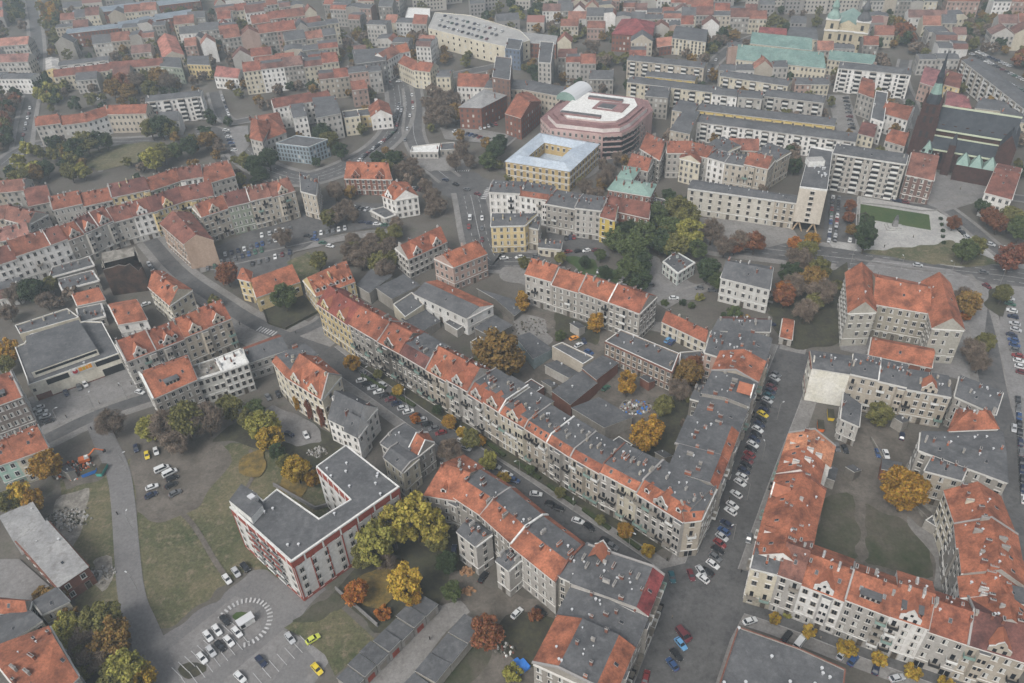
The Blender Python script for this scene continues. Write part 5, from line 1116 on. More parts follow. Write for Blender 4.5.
row([(-30, 246), (0, 242), (30, 235)], 13, 12, [1, 1], 'the faded roofs left of the terrace', roof='gable', rise=4, rc=(.3, .15, .12))
row([(-30, 196), (5, 192), (25, 190)], 13, 12, [1, 1], 'the upper roofs at the left edge', roof='gable', rise=4, rc=BR)
row([(201, 216), (228, 207), (250, 202), (272, 197), (295, 190.5)], 16, 13.5, [1, 1, 1, 1], 'the grey terrace above the car park', roof='gable', rise=4.5, chim=4, houses=[T(wall=BG, rc=FO), T(wall=GN, rc=DR), T(wall=BG, rc=BR), T(wall=BG, rc=BR)])
hp([(301, 191), (316, 195), (318, 176), (300, 172)], 15, wall=BG, roof='low', label='cream terrace end with flat roof by the car park', vents=2)
hp([(184, 244), (213, 240), (192, 208), (158, 222)], 14, wall=(.36, .25, .19), roof='gable', rc=FR, rise=.1, label='tenement', blank='FBLR') if False else wing_gable([(184, 244), (213, 240), (190, 212), (160, 223)], 14, 4, wall=(.36, .27, .21), rc=FR, label='tenement with large blank brown gable facing the cars', name='gabled_tenement', blank='L', vents=2)
# --- centre left, around the avenue
hp([(275.5, 143), (308.5, 147), (328, 139), (296, 135)], 11, wall=(.27, .33, .37), roof='flat', label='plain bluish grey modern office box', name='office_box', cat='office', floors=4, wspace=2.2, chim=0)
row([(274, 109), (314, 102), (332, 98)], 14, 12, [1, 1], 'the white courtyard complex', roof='gable', wall=WH, rc=FR, rise=4)
hp([(293, 118), (307, 116), (303, 103), (289, 105)], 15, wall=WH, roof='low', label='white square tower house in front of the complex', name='tower_house')
hp([(316, 118), (341, 113), (335, 96), (312, 98)], 16, wall=G2, roof='low', label='pale cubic house with white parapet by the avenue')
hp([(250, 138), (262, 141), (272, 122), (252, 118)], 16, wall=G2, roof='gable', hip=True, rc=FO, rise=6, label='pale grey tower block under steep orange hip', name='hipped_house')
hp([(262, 141), (286, 132), (278, 112), (255, 116)], 13, wall=G2, roof='gable', hip=True, rc=FO, rise=6, label='church like house with big orange hipped roof', name='hipped_house')
hp([(344, 118), (360, 116), (357, 109), (342, 111)], 12, wall=CR, roof='flat', label='small cream cube house near the avenue', name='cube_house')
wing_gable([(371, 117), (392, 115), (388, 103), (369, 106)], 9, 4, wall=WH, rc=FO, label='white house with orange gable beside the queueing cars', name='gabled_house')
hp([(358, 116), (371, 115), (369, 108), (357, 109)], 8, wall=YE, roof='flat', label='low yellow link building near the avenue', name='link_building')
hp([(459, 107), (481, 108), (506, 95), (486, 88)], 14, wall=BRK, roof='metal', rise=3, label='brick police style block with pale blue metal roof', name='brick_block', floors=4, wspace=3, hip=True)
hp([(505, 113), (521, 118), (541, 101), (528, 91)], 14, wall=BRK, roof='gable', rc=FO, rise=5, label='brick block with orange roof and round dormers', name='brick_block', floors=4, dormers=0)
hp([(457, 86), (490, 87), (488, 76), (460, 75)], 12, wall=WH, roof='gable', rc=FO, rise=5, label='white manor with orange roof behind the brick block', name='manor')
hp([(492, 77), (510, 80), (512, 58), (496, 56)], 24, wall=(.16, .1, .08), roof='flat', label='dark brown slab tower with white balcony stripes', name='dark_tower', cat='tower block', floors=7)
row([(484, 88), (522, 90), (560, 97)], 15, 16, [1, 1], 'the long grey office roof', roof='low', wall=BG, noun='office', name='office_wing', chim=3)
hp([(538, 62), (551, 63), (554, 42), (540, 41)], 22, wall=G2, roof='flat', label='pale blue grey apartment tower above the offices', name='apartment_tower', cat='tower block', floors=7)
hp([(356, 64), (386, 60), (388, 48), (352, 50)], 17, wall=(.2, .2, .2), roof='low', label='dark grey corner department building with dormers', name='dark_corner_building', floors=5)
row([(386, 60), (400, 52), (410, 50)], 16, 11, [1, 1], 'the pale corner buildings beyond the avenue', roof='gable', wall=WH)
row([(398, 62), (414, 70), (430, 72)], 13, 12, [1, 1], 'the red roofed pair at the junction', roof='gable', wall=CR, rc=FO)
row([(436, 76), (450, 76)], 13, 12, [1], 'at the avenue bend', roof='low', wall=CR, noun='corner house')
# tram kiosk with pale canopy
hp([(410, 152), (438, 152), (440, 143), (412, 146)], 4.5, wall=G2, roof='flat', kind='white', label='white flat canopy pavilion beside the avenue', name='pavilion', cat='pavilion', floors=1)
hp([(440, 150), (456, 149), (454, 142), (441, 143)], 4, wall=GY, roof='flat', label='low dark roofed kiosk next to the white canopy', name='kiosk', cat='kiosk', floors=1)
# --- yellow palace around its court
PY = (.45, .34, .17)
pq = [P(x, y, 12.5) for x, y in ((505.6, 161), (569.5, 171), (598.9, 144), (540, 133))]; pc = sum(pq)/4
pal = link('courtyard_palace', None, None, (pc[0], pc[1], 0)); tag(pal, 'yellow courtyard palace with pale metal roof', 'palace'); occupy(pq); L = [p-pc for p in pq]; I = [p*.48+np.array([-1.5, .5]) for p in L]
b = MB(); rf = MB()
for k in range(4):
    a, d, a2, d2 = L[k], L[(k+1) % 4], I[k], I[(k+1) % 4]; b.face([(*a, 0), (*d, 0), (*d, 12.5), (*a, 12.5)], 'wall'); b.face([(*d2, 4), (*a2, 4), (*a2, 12.5), (*d2, 12.5)], 'wall')
    am, dm = (a+a2)/2, (d+d2)/2; o1, o2 = a*1.025, d*1.025; i1, i2 = a2*.97, d2*.97
    rf.face([(*o1, 12.4), (*o2, 12.4), (*dm, 14.6), (*am, 14.6)], 'palace_roof'); rf.face([(*am, 14.6), (*dm, 14.6), (*i2, 12.4), (*i1, 12.4)], 'palace_roof')
    t = d-a; ln = np.linalg.norm(t); t /= ln; nr = np.array([t[1], -t[0]])
    if nr@(-(a+pc)) > 0:
        n = int(ln/3.6)
        for i in range(n):
            for fl, (z, hh) in enumerate(((2.4, 2.), (6.2, 2.4), (10., 2.))): link('window', SH['win'][1], pal, (*(a+t*ln*(i+.5)/n), z), math.atan2(t[1], t[0]), (1, 1, hh/1.9))
        mb = MB()
        for z in (4.2, 8.3, 12.0): mb.prism(ccw([tuple(a), tuple(d), tuple(d+nr*.3), tuple(a+nr*.3)]), z, z+.3, 'frame', bottom=True)
        link('cornice', mb.mesh('cornice'), pal)
    t2 = d2-a2; l2 = np.linalg.norm(t2); t2 /= l2; n2 = np.array([-t2[1], t2[0]])
    if n2@(-pc) > 0:
        n = int(l2/3.4)
        for i in range(n): link('window', SH['win'][1], pal, (*(a2+t2*l2*(i+.5)/n), 10), math.atan2(t2[1], t2[0])+math.pi)
rf.face([(*p, 6) for p in I], 'palace_roof'); link('wall', b.mesh('wall'), pal, color=PY); link('roof', rf.mesh('roof'), pal)
# --- pink shopping arcade with rounded front and barrel vault
mp = [(540.5, 118), (550, 128), (603, 134), (622, 133), (634, 127), (653, 110), (648, 100), (572, 90)]
PKW = (.44, .31, .29)
mall = polyhouse(mp, 16, PKW, 'pink shopping gallery with rounded glass corner and barrel vault', name='shopping_gallery', cat='shopping centre', roofm='mauve', floors=4, vents=0, lod=0, wspace=3.2, wkind=0, rim='mauve')
c = np.array(mall.location[:2])
def tier(s, z0, z1, m, top, nm, off=(0, 0), pts=mp, H=16, col=PKW):
    b = MB(); pp = [(P(x, y, H)-c)*s+np.array(off) for x, y in pts]; b.prism(ccw([tuple(p) for p in pp]), z0, z1, m, top=top); return link(nm, b.mesh(nm), mall, color=col)
tier(.88, 15.5, 17.8, 'wall', 'mauve', 'upper_storey', col=(.58, .53, .51)); tier(.80, 17.6, 19.2, 'mauve', 'mauve', 'attic_storey'); tier(.68, 19.2, 20.2, 'wall', 'white', 'roof_terrace', col=(.5, .4, .38))
def pxbox(root, pts, z0, z1, m, top, nm):
    cc = np.array(root.location[:2]); b = MB(); b.prism(ccw([tuple(P(x, y, z1)-cc) for x, y in pts]), z0, z1, m, top=top); return link(nm, b.mesh(nm), root)
pxbox(mall, [(592, 108), (622, 112), (630, 104), (600, 101)], 20.2, 20.7, 'mauve', 'mauve', 'light_well'); pxbox(mall, [(597, 107), (612, 109), (617, 105), (603, 103)], 20.7, 21, 'white', 'felt', 'roof_box')
for p0, p1 in (((560, 112), (600, 117)), ((588, 97), (622, 101))):
    pxbox(mall, [p0, p1, (p1[0]+1.5, p1[1]-2), (p0[0]+1.5, p0[1]-2)], 20.2, 21.5, 'mauve', 'felt', 'roof_rail')
vb = MB(); a, d = P(566, 99, 20), P(583, 88, 20); ax = d-a; wd = np.array([ax[1], -ax[0]])/np.linalg.norm(ax)*7
for k in range(10):
    t0, t1 = math.pi*k/10, math.pi*(k+1)/10; f = lambda t, p: (*(p-c+wd*math.cos(t)), 18.8+5.5*math.sin(t)); vb.face([f(t0, a), f(t1, a), f(t1, d), f(t0, d)], 'cap')
for p in (a, d): vb.face([(*(p-c+wd*math.cos(math.pi*k/10)), 18.8+5.5*math.sin(math.pi*k/10)) for k in range(11)], 'copper')
link('barrel_vault', vb.mesh('barrel_vault'), mall)
gb = MB()
for z in (2.2, 5.4, 8.6, 11.8):
    pp = [P(x, y, 16)-c for x, y in ((603, 134), (622, 133), (634, 127), (640, 121.5))]
    for p, s in zip(pp, pp[1:]):
        t = (s-p)/np.linalg.norm(s-p); n = np.array([t[1], -t[0]]); gb.face([(*(p+n*.12), z), (*(s+n*.12), z), (*(s+n*.12), z+2.1), (*(p+n*.12), z+2.1)], 'glass')
link('curved_glazing', gb.mesh('curved_glazing'), mall)
# --- buildings between palace and boulevard
hp([(491, 226), (525, 225), (537, 214), (492, 214)], 15, wall=YE, roof='low', label='yellow tenement with dark roof beside the avenue crossing', vents=3, trim='white')
row([(489, 192.5), (520, 194), (548, 198)], 16, 12, [1, 1], 'the pale row in front of the palace', gables=0, houses=[T(wall=WH, roof='low'), T(wall=WH, roof='strip', rc=FO)])
row([(546, 202), (575, 207), (601, 210)], 17, 14, [1, 1], 'the tall grey row facing the car yard', gables=0, houses=[T(wall=GY, roof='low', parapet='L'), T(wall=G2, roof='low', parapet='L')], vents=6)
hp([(524, 226), (538, 229), (541, 218), (529, 214)], 12, wall=BG, roof='low', label='narrow rear house with dark roof left of the car yard')
hp([(538, 247), (561, 249), (562, 242), (540, 240)], 5, wall=CR, roof='low', label='low cream garage house in the car yard', name='garage_house', cat='garage')
hp([(600, 216), (615, 220), (618, 206), (603, 203)], 14.5, wall=(.5, .38, .1), roof='gable', rc=FR, rise=2, label='narrow bright yellow house end beside the big green trees', blank='')
hp([(604, 208), (649, 218), (651, 203), (609, 196)], 13, wall=BRK, roof='gable', rc=FR, rise=4, label='red roofed house in front of the green copper roof')
hp([(608, 189), (650, 196), (656, 184), (617, 178)], 16, wall=BRK, roof='copper', rise=2.5, label='brick building under pale green copper roof', name='copper_roof_building', hip=True)
hp([(617, 178), (632, 180), (640, 168), (625, 166)], 16, wall=BRK, roof='copper', rise=2, label='rear wing under pale green copper roof', name='copper_roof_building', hip=True)
hp([(644, 208), (662, 212), (668, 200), (652, 196)], 9, wall=GY, roof='flat', label='low glass roofed pavilion beside the copper roof', name='pavilion', cat='pavilion', kind='felt')
# long cream office slab and the tower on stilts
hp([(688, 188), (775, 200), (777, 193.5), (692.5, 180)], 14.5, wall=(.44, .42, .37), roof='low', label='long cream office slab with rows of dark windows', name='office_slab', cat='office', floors=4, wspace=4.4, wkind=4, vents=10, chim=0, trim='white')
hp([(775, 200), (797, 203), (799, 196), (777, 193.5)], 14.5, wall=(.36, .32, .26), roof='low', label='short beige office link next to the stilted tower', name='office_link', cat='office', floors=4, wspace=2.8, chim=0)
q = quad_px([(799.4, 188.1), (827, 191.4), (832.5, 151), (810.5, 147)], 23); c = sum(q)/4
st = link('stilted_tower', None, None, (c[0], c[1], 0)); tag(st, 'tall cream slab tower on V shaped stilts', 'tower block'); occupy(q)
b = MB(); L = [tuple(p-c) for p in q]; b.prism(L, 5.2, 23, 'wall', bottom=True, top='felt'); b.prism([tuple(np.array(p)*.86) for p in L], 0, 5.2, 'glass'); link('wall', b.mesh('wall'), st, color=(.47, .43, .37))
b = MB()
for k in range(4):
    a, d = np.array(L[k]), np.array(L[(k+1) % 4]); b.prism(ccw([tuple(a), tuple(d), tuple(d*.97), tuple(a*.97)]), 23, 23.7, 'white')
link('parapet', b.mesh('parapet'), st); ru = link('roof_house', None, st); b = MB(); b.box(-4, 4, 2, 7, 23, 26, 'white', top='plaza'); ru.parent = None; bpy.data.objects.remove(ru); o = link('roof_house', b.mesh('roof_house'), st); R = random.Random(3)
a, d = np.array(L[0]), np.array(L[1]); t = (d-a)/np.linalg.norm(d-a); W_ = np.linalg.norm(d-a); n = np.array([t[1], -t[0]]); an = math.atan2(t[1], t[0])
for fl in range(6): 
    p = a+t*W_*.5; link('window', SH['win'][4], st, (*p, 6.8+fl*2.9), an, (1.4, 1, .8))
e1, e2 = np.array(L[1]), np.array(L[2])
for s in (.22, .78):
    for q_ in (-2.2, 2.2):
        m = MB(); p = a+t*W_*s; m.bar((*(p+t*q_-n*1.0), 0), (*(p-n*1.), 5.3), .4, 'paint', 6); link('stilt', m.mesh('stilt'), st, color=(.4, .3, .2))
for k in range(16): link('roof_vent', SH['vent'], st, (R.uniform(-3, 3), R.uniform(-10, 8), 23), 0, (1.3,)*3)
# --- houses behind the slab
hp([(680, 156), (699, 162), (702, 152), (684, 146)], 14, wall=CR, roof='low', label='x', blank='') if False else wing_gable([(680, 158), (700, 163), (702, 150), (684, 147)], 14, 3, wall=CR, rc=FO, label='tall cream gabled house left of the office slab', name='gabled_house')
row([(667, 152), (690, 152), (708, 156), (725, 161), (744, 164), (768, 169)], 15.5, 12, [1, 1, 1, 1, 1], 'the row behind the office slab', houses=[T(wall=G2, roof='gable', rc=FO), T(wall=G2, roof='gable', rc=FO), T(wall=WH, roof='low'), T(wall=BG, roof='low'), T(wall=BG, roof='gable', rc=FO)])
hp([(706, 146), (728, 152), (741, 146), (722, 137)], 14, wall=CR, roof='low', label='cream house with grey roof between slab blocks, left one', name='yard_house')
hp([(754, 156), (776, 161), (791, 152), (768, 143)], 15, wall=BG, roof='low', label='beige house with grey roof between slab blocks, right one', name='yard_house')
hp([(640, 148), (660, 160), (668, 142), (652, 134)], 14, wall=GY, roof='gable', rc=FO, rise=5, label='red roofed old house right of the pink gallery', name='old_house')
hp([(627, 166), (648, 171), (654, 160), (636, 154)], 12, wall=G2, roof='gable', rc=FO, rise=4, label='orange roofed house above the green copper roof', name='old_house')
hp([(645, 96), (668, 98), (671, 88), (650, 86)], 14, wall=GY, roof='low', label='dark roofed block right of the gallery', name='grey_block')
hp([(672, 110), (694, 114), (699, 104), (680, 100)], 15, wall=BG, roof='low', label='beige corner block with red strip roof', name='grey_block')
hp([(670, 130), (690, 134), (700, 112), (684, 110)], 15, wall=BG, roof='low', label='beige narrow block along the side street', name='grey_block')
# slab blocks of flats
M['yellow_panel'] = mat_plain('yellow_panel', (.5, .38, .13), .8)
def slab(p0, p1, depth, H, wall, label, **k):
    bay_m = k.pop('bays', 'white'); every = k.pop('every', 8.5)
    r = hd(p0, p1, depth, H, wall=wall, roof=k.pop('roof', 'low'), label=label, name='slab_block', cat='block of flats', wspace=k.pop('wspace', 3.0), chim=2, trim='white', **k)
    a, b_ = P(*p0, H), P(*p1, H); c = np.array(r.location[:2]); t = b_-a; ln = np.linalg.norm(t); t /= ln; n = int(ln/every); an = math.atan2(t[1], t[0])
    m = MB(); m.box(-1.7, 1.7, -1.1, -.02, .6, H-.6, 'frame_dark', bottom=True)
    z = 1.0
    while z < H-1.2: m.box(-1.75, 1.75, -1.2, -1.1, z, z+1.1, bay_m, bottom=True); m.box(-1.75, 1.75, -1.16, -1.1, z+1.2, min(z+2.5, H-.7), 'glass'); z += 2.9
    me = m.mesh('balcony_stack')
    for i in range(n): p = a+t*ln*(i+.5)/n-c; link('balcony_stack', me, r, (*p, 0), an)
    return r
slab((697, 110), (835, 126), 11, 14, YE, 'long slab block with yellow balconies', floors=4, bays='yellow_panel', every=5.5)
slab((697, 122), (856, 142), 12, 12, WH, 'long slab block with white stair bays', floors=4)
slab((627, 60), (704, 68), 11, 15, BG, 'beige slab block, topmost of the left three', floors=4)
slab((645, 76), (695, 81), 10, 11, YE, 'short yellow slab block between two beige ones', bays='yellow_panel', every=6)
slab((627, 82), (716, 93), 11, 13, CR, 'long cream slab block under the yellow one')
slab((838, 68), (911, 75), 12, 16, WH, 'white slab block with yellow end panel near the green roofs', floors=6)
slab((712, 94), (737, 97), 12, 15, WH, 'white block with dark roof, left of the grey blocks')
slab((738, 97), (762, 99), 12, 15, G2, 'grey block next to the white dark roofed one')
slab((764, 96), (824, 103), 12, 13, G2, 'grey long block below the market square')
slab((720, 76), (788, 86), 11, 12, CR, 'cream terrace block left of the market square')
slab((833, 153), (906, 164), 12, 21, (.38, .36, .33), 'tall grey balcony block behind the monument square', floors=7, wspace=2.6)
slab((962, 60), (1040, 121), 11, 15, WH, 'very long white block running down the upper right', floors=5)
hp([(906, 174), (934, 180), (938, 155), (912, 152)], 14, wall=(.16, .1, .085), roof='gable', rc=BR, rise=6, label='old brown brick guildhall beside the cathedral', name='brick_guildhall', cat='hall')
hp([(985, 192), (1012, 199), (1022, 168), (998, 163)], 13, wall=WH, roof='gable', rc=FR, rise=5, label='white gabled curia with dark red roof at the right edge', name='curia')
hp([(880, 112), (908, 120), (915, 107), (890, 104)], 12, wall=WH, roof='gable', rc=FO, rise=4, label='white house with orange roof left of the cathedral', name='town_house')
hp([(871, 118), (884, 122), (888, 92), (876, 90)], 14, wall=WH, roof='flat', label='white modern shop with green roof strip', name='modern_shop', cat='shop')
hp([(858, 92), (874, 98), (874, 80), (862, 77)], 14, wall=GY, roof='gable', rc=FO, rise=3, label='narrow house with orange roof by the slab end', name='town_house')
hp([(858, 133), (874, 137), (878, 124), (864, 121)], 10, wall=CR, roof='gable', rc=DR, rise=3, label='small cream house before the tall grey block', name='town_house')
hp([(885, 140), (905, 146), (910, 134), (890, 130)], 9, wall=G2, roof='gable', rc=FO, rise=4, label='low orange roofed house between tall block and cathedral', name='town_house')
hp([(920, 82), (940, 88), (948, 72), (925, 66)], 12, wall=PI, roof='gable', rc=(.22, .10, .10), rise=4, label='pink house with red roof left of the spire', name='town_house')
hp([(944, 84), (960, 88), (962, 74), (948, 70)], 11, wall=YE, roof='gable', rc=FR, rise=4, label='yellow house right of the spire', name='town_house')
hp([(945, 104), (972, 110), (962, 94), (946, 90)], 10, wall=BG, roof='gable', rc=(.22, .09, .09), rise=3, label='row house with red stripes behind the cathedral', name='town_house')
hp([(975, 108), (1010, 112), (1008, 102), (980, 98)], 11, wall=CR, roof='low', label='cream villa with dark roof behind the cathedral', name='town_house')
hp([(1000, 118), (1040, 126), (1036, 112), (1000, 106)], 11, wall=CR, roof='low', label='pale villa with grey roof right of the cathedral', name='town_house')
# --- cathedral
def cathedral():
    H1, H2 = 20, 11; A_, B_ = P(936, 128, H1), P(1010, 140, H1); t = (B_-A_)/np.linalg.norm(B_-A_); n = np.array([-t[1], t[0]]); o = (A_+B_)/2; Ln = np.linalg.norm(B_-A_)+4
    r = link('cathedral', None, None, (o[0], o[1], 0), math.atan2(t[1], t[0])); tag(r, 'dark brick gothic cathedral with tall green spire', 'cathedral')
    M['slate'] = mat_two('dark_slate', (.022, .027, .034), (.038, .044, .052), .2, .4, .6, .7, (.06, .065, .07), .5, .4)
    M['dbrick'] = mat_two('old_dark_brick', (.042, .022, .019), (.068, .034, .028), .3, .4, .6, .9, (.03, .024, .022), .8, .5); M['verdigris_trim'] = mat_plain('pale_green_trim', (.42, .46, .34), .7)
    L2 = Ln/2; W = 13.; wb = MB(); wb.box(-L2, L2, 0, W, 0, H1, 'dbrick'); wb.box(-L2, L2, -6.5, 0, 0, H2, 'dbrick'); wb.box(-L2, L2, W, W+6.5, 0, H2, 'dbrick')
    wb.face([(-L2, 0, H1), (-L2, W, H1), (-L2, W/2, H1+10)], 'dbrick'); wb.face([(L2, W, H1), (L2, 0, H1), (L2, W/2, H1+10)], 'dbrick')
    for s in np.linspace(-L2+3, L2-3, 9): wb.box(s-.5, s+.5, -8, -6.5, 0, H2-1, 'dbrick')
    link('wall', wb.mesh('wall'), r)
    rb = MB(); rb.face([(-L2, -.5, H1-.5), (L2, -.5, H1-.5), (L2, W/2, H1+10), (-L2, W/2, H1+10)], 'slate'); rb.face([(L2, W+.5, H1-.5), (-L2, W+.5, H1-.5), (-L2, W/2, H1+10), (L2, W/2, H1+10)], 'slate')
    rb.face([(-L2, -7, H2), (L2, -7, H2), (L2, -.02, H1-4), (-L2, -.02, H1-4)], 'slate'); rb.face([(L2, W+7, H2), (-L2, W+7, H2), (-L2, W, H1-4), (L2, W, H1-4)], 'slate')
    ro = link('roof', rb.mesh('roof'), r); tb = MB(); tb.box(-L2, L2, W/2-.3, W/2+.3, H1+9.7, H1+10.5, 'verdigris_trim'); tb.box(-L2, L2, -.9, -.3, H1-1, H1-.2, 'verdigris_trim'); tb.box(-L2, L2, -7.4, -6.9, H2-.5, H2+.3, 'verdigris_trim'); tb.box(-L2, L2, -.6, -.1, H1-4.2, H1-3.5, 'verdigris_trim')
    link('roof_trim', tb.mesh('roof_trim'), r)
    for s in np.linspace(-L2+5, L2-5, 6):
        m = MB(); m.box(-.7, .7, -.2, 1.6, 0, 1.4, 'dbrick', top='slate'); link('dormer', m.mesh('dormer'), ro, (s, 1.2, H1+1))
    for s in np.linspace(-L2+4, L2-4, 8):
        m = MB(); m.box(-.9, .9, -.15, 0, 0, 5, 'glass'); m.face([(-.9, -.15, 5), (.9, -.15, 5), (0, -.15, 6.4)], 'glass'); link('window', m.mesh('window'), r, (s, -6.5, 3.5))
    # two west towers, one with the spire
    def tower(x, y, h, w_, spire):
        m = MB(); m.box(x-w_, x+w_, y-w_, y+w_, 0, h, 'dbrick', tf=.92)
        for sx in (-1, 1):
            for sy in (-1, 1): m.box(x+sx*w_-.8, x+sx*w_+.8, y+sy*w_-.8, y+sy*w_+.8, 0, h*.8, 'dbrick', tf=.5)
        for z in (.45, .7, .86):
            for d_ in (-1.6, 1.6): m.face([(x+d_-.7, y-w_*(1-.08*z)-.06, h*z), (x+d_+.7, y-w_*(1-.08*z)-.06, h*z), (x+d_+.7, y-w_*(1-.08*z)-.1, h*z+3.6), (x+d_-.7, y-w_*(1-.08*z)-.1, h*z+3.6)], 'rubber')
        tw = link('tower', m.mesh('tower'), r); s = MB(); w2 = w_*.9
        if spire:
            pr_ = [(w2*.95, h), (w2*.68, h+5), (w2*.62, h+6.5), (w2*.42, h+10.5), (w2*.36, h+13), (w2*.42, h+13.8), (w2*.24, h+17), (.08, h+spire)]
            for (ra, za), (rb_, zb_) in zip(pr_, pr_[1:]):
                for k in range(8):
                    f = lambda r_, z_, k_: (x+r_*math.cos(math.pi*k_/4+.39), y+r_*math.sin(math.pi*k_/4+.39), z_); s.face([f(ra, za, k), f(ra, za, k+1), f(rb_, zb_, k+1), f(rb_, zb_, k)], 'copper' if za > h+1 and za < h+9 else 'slate')
            for sx in (-1, 1):
                for sy in (-1, 1): s.bar((x+sx*w2*.9, y+sy*w2*.9, h-1), (x+sx*w2*.9, y+sy*w2*.9, h+5), 1.0, 'dbrick', 6, .1)
        else: s.box(x-w2-.3, x+w2+.3, y-w2-.3, y+w2+.3, h, h+6, 'copper', tf=.02)
        link('spire', s.mesh('spire'), tw)
    tower(-L2-3, 2, 33, 4.9, 28)
    tower(-L2+1.5, -11, 11, 2.6, 0)
    m = MB(); m.box(-9, -5, -13, -6.5, 0, 17, 'dbrick', tf=.8); m.box(-8.6, -5.4, -12.2, -7.4, 17, 23, 'slate', tf=.05); link('stair_turret', m.mesh('stair_turret'), r)
    m = MB(); m.box(-3, 16, -17, -8, 0, 9, 'dbrick'); link('chapel', m.mesh('chapel'), r)
    for k in range(3): m = MB(); m.box(-3, 3.1, -4.5, 4.5, 0, 5.5, 'copper', tf=.04); link('chapel_roof', m.mesh('chapel_roof'), r, (.2+k*6.3, -12.5, 9))
    m = MB(); m.box(L2-6, L2+2, -9, W+6, 0, 19, 'dbrick'); m.face([(L2-6, -9, 19), (L2+2, -9, 19), (L2-2, -9, 26)], 'dbrick'); m.face([(L2-6, -9, 19), (L2-2, -9, 26), (L2-2, W+6, 26), (L2-6, W+6, 19)], 'slate'); m.face([(L2+2, -9, 19), (L2+2, W+6, 19), (L2-2, W+6, 26), (L2-2, -9, 26)], 'slate'); link('transept', m.mesh('transept'), r)
    occupy([A_+t*-8-n*16, B_+t*6-n*16, B_+t*6+n*22, A_-t*8+n*22], 0)
cathedral()
# --- baroque twin tower church and the academy
def baroque():
    a = P(826, 50, 0); b_ = P(858, 53, 0); t = (b_-a)/np.linalg.norm(b_-a); o = (a+b_)/2
    r = link('baroque_church', None, None, (o[0], o[1], 0), math.atan2(t[1], t[0])); tag(r, 'cream baroque church with two green topped towers', 'church'); CW = (.42, .37, .27)
    m = MB(); m.box(-14, 14, 0, 36, 0, 14, 'wall'); m.box(-15, 15, -2, 2, 0, 15.5, 'wall'); m.box(-13, 13, -2.5, -2, 14.9, 15.8, 'frame'); link('wall', m.mesh('wall'), r, color=CW)
    m = MB(); m.face([(-14.5, 2, 14), (-14.5, 36, 14), (0, 36, 22), (0, 2, 22)], 'copper'); m.face([(14.5, 36, 14), (14.5, 2, 14), (0, 2, 22), (0, 36, 22)], 'copper'); m.face([(-14.5, 2, 14), (14.5, 2, 14), (0, 2, 22)], 'paint'); link('roof', m.mesh('roof'), r, color=CW)
    for x in (-10.5, 10.5):
        m = MB(); m.box(x-4.5, x+4.5, -2.4, 6.6, 0, 22.5, 'wall'); m.box(x-5, x+5, -2.9, 7.1, 14.6, 15.4, 'frame'); m.box(x-5, x+5, -2.9, 7.1, 22.2, 23, 'frame')
        for z in (16.5, 9, 3): m.face([(x-1, -2.45, z), (x+1, -2.45, z), (x+1, -2.45, z+3.6), (x-1, -2.45, z+3.6)], 'rubber')
        tw = link('tower', m.mesh('tower'), r, color=CW); s = MB()
        for (ra, za), (rb_, zb_) in zip([(5, 23), (4.6, 25), (2.8, 27.5), (2.1, 29), (2.8, 31), (2, 33.5), (.9, 35.5), (.6, 39), (.05, 44)], [(4.6, 25), (2.8, 27.5), (2.1, 29), (2.8, 31), (2, 33.5), (.9, 35.5), (.6, 39), (.05, 44), (.04, 45)]):
            for k in range(8):
                f = lambda r_, z_, k_: (x+r_*math.cos(math.pi*k_/4), 2.1+r_*math.sin(math.pi*k_/4), z_); s.face([f(ra, za, k), f(ra, za, k+1), f(rb_, zb_, k+1), f(rb_, zb_, k)], 'copper' if x < 0 else 'felt')
        link('spire', s.mesh('spire'), tw)
    for x in (-4, 0, 4):
        for z in (2.5, 8.5): m = MB(); m.box(-.9, .9, -.1, 0, 0, 4.5, 'rubber'); link('window', m.mesh('window'), r, (x, -2.02, z))
    occupy([o-t*18, o+t*18, o+t*18+np.array([-t[1], t[0]])*38, o-t*18+np.array([-t[1], t[0]])*38], 0)
baroque()
AC = dict(wall=CR, name='academy_wing', cat='academy', group='wings of the green roofed academy')
hp([(736, 59), (826, 68), (818, 55), (738, 47)], 13, roof='copperdark', rise=6, label='long front wing of the green roofed academy', **AC)
hp([(750, 43), (812, 50), (810, 41), (752, 35)], 15, roof='copperdark', rise=5, label='rear wing of the green roofed academy', **AC)
hp([(828, 59), (874, 64), (876, 55), (830, 50)], 11, roof='copperdark', rise=3, label='green roofed convent wing below the baroque church', **AC)
hp([(786, 37), (818, 40), (816, 28), (790, 27)], 12, wall=CR, roof='low', label='cream town hall like block left of the baroque church', name='public_building', cat='building')
hp([(756, 43), (786, 45), (785, 32), (760, 30)], 12, wall=CR, roof='gable', rc=(.2, .065, .06), rise=7, label='big deep red roofed hall beside the academy', name='red_roof_hall', cat='hall')
hp([(612, 34), (652, 36), (655, 22), (622, 19)], 13, wall=BRK, roof='gable', hip=True, rc=(.21, .06, .06), rise=7, label='large building under deep red hipped roof at top centre', name='red_hipped_building')
hp([(657, 47), (678, 44), (676, 36), (655, 38)], 7, wall=BRK, roof='gable', rc=(.38, .18, .13), rise=3, label='long low shed with pale orange roof right of the red hip', name='low_shed')
hp([(672, 38), (706, 42), (708, 30), (676, 26)], 12, wall=CR, roof='low', label='striped white office right of the red hipped building', name='striped_office', cat='office', floors=5)
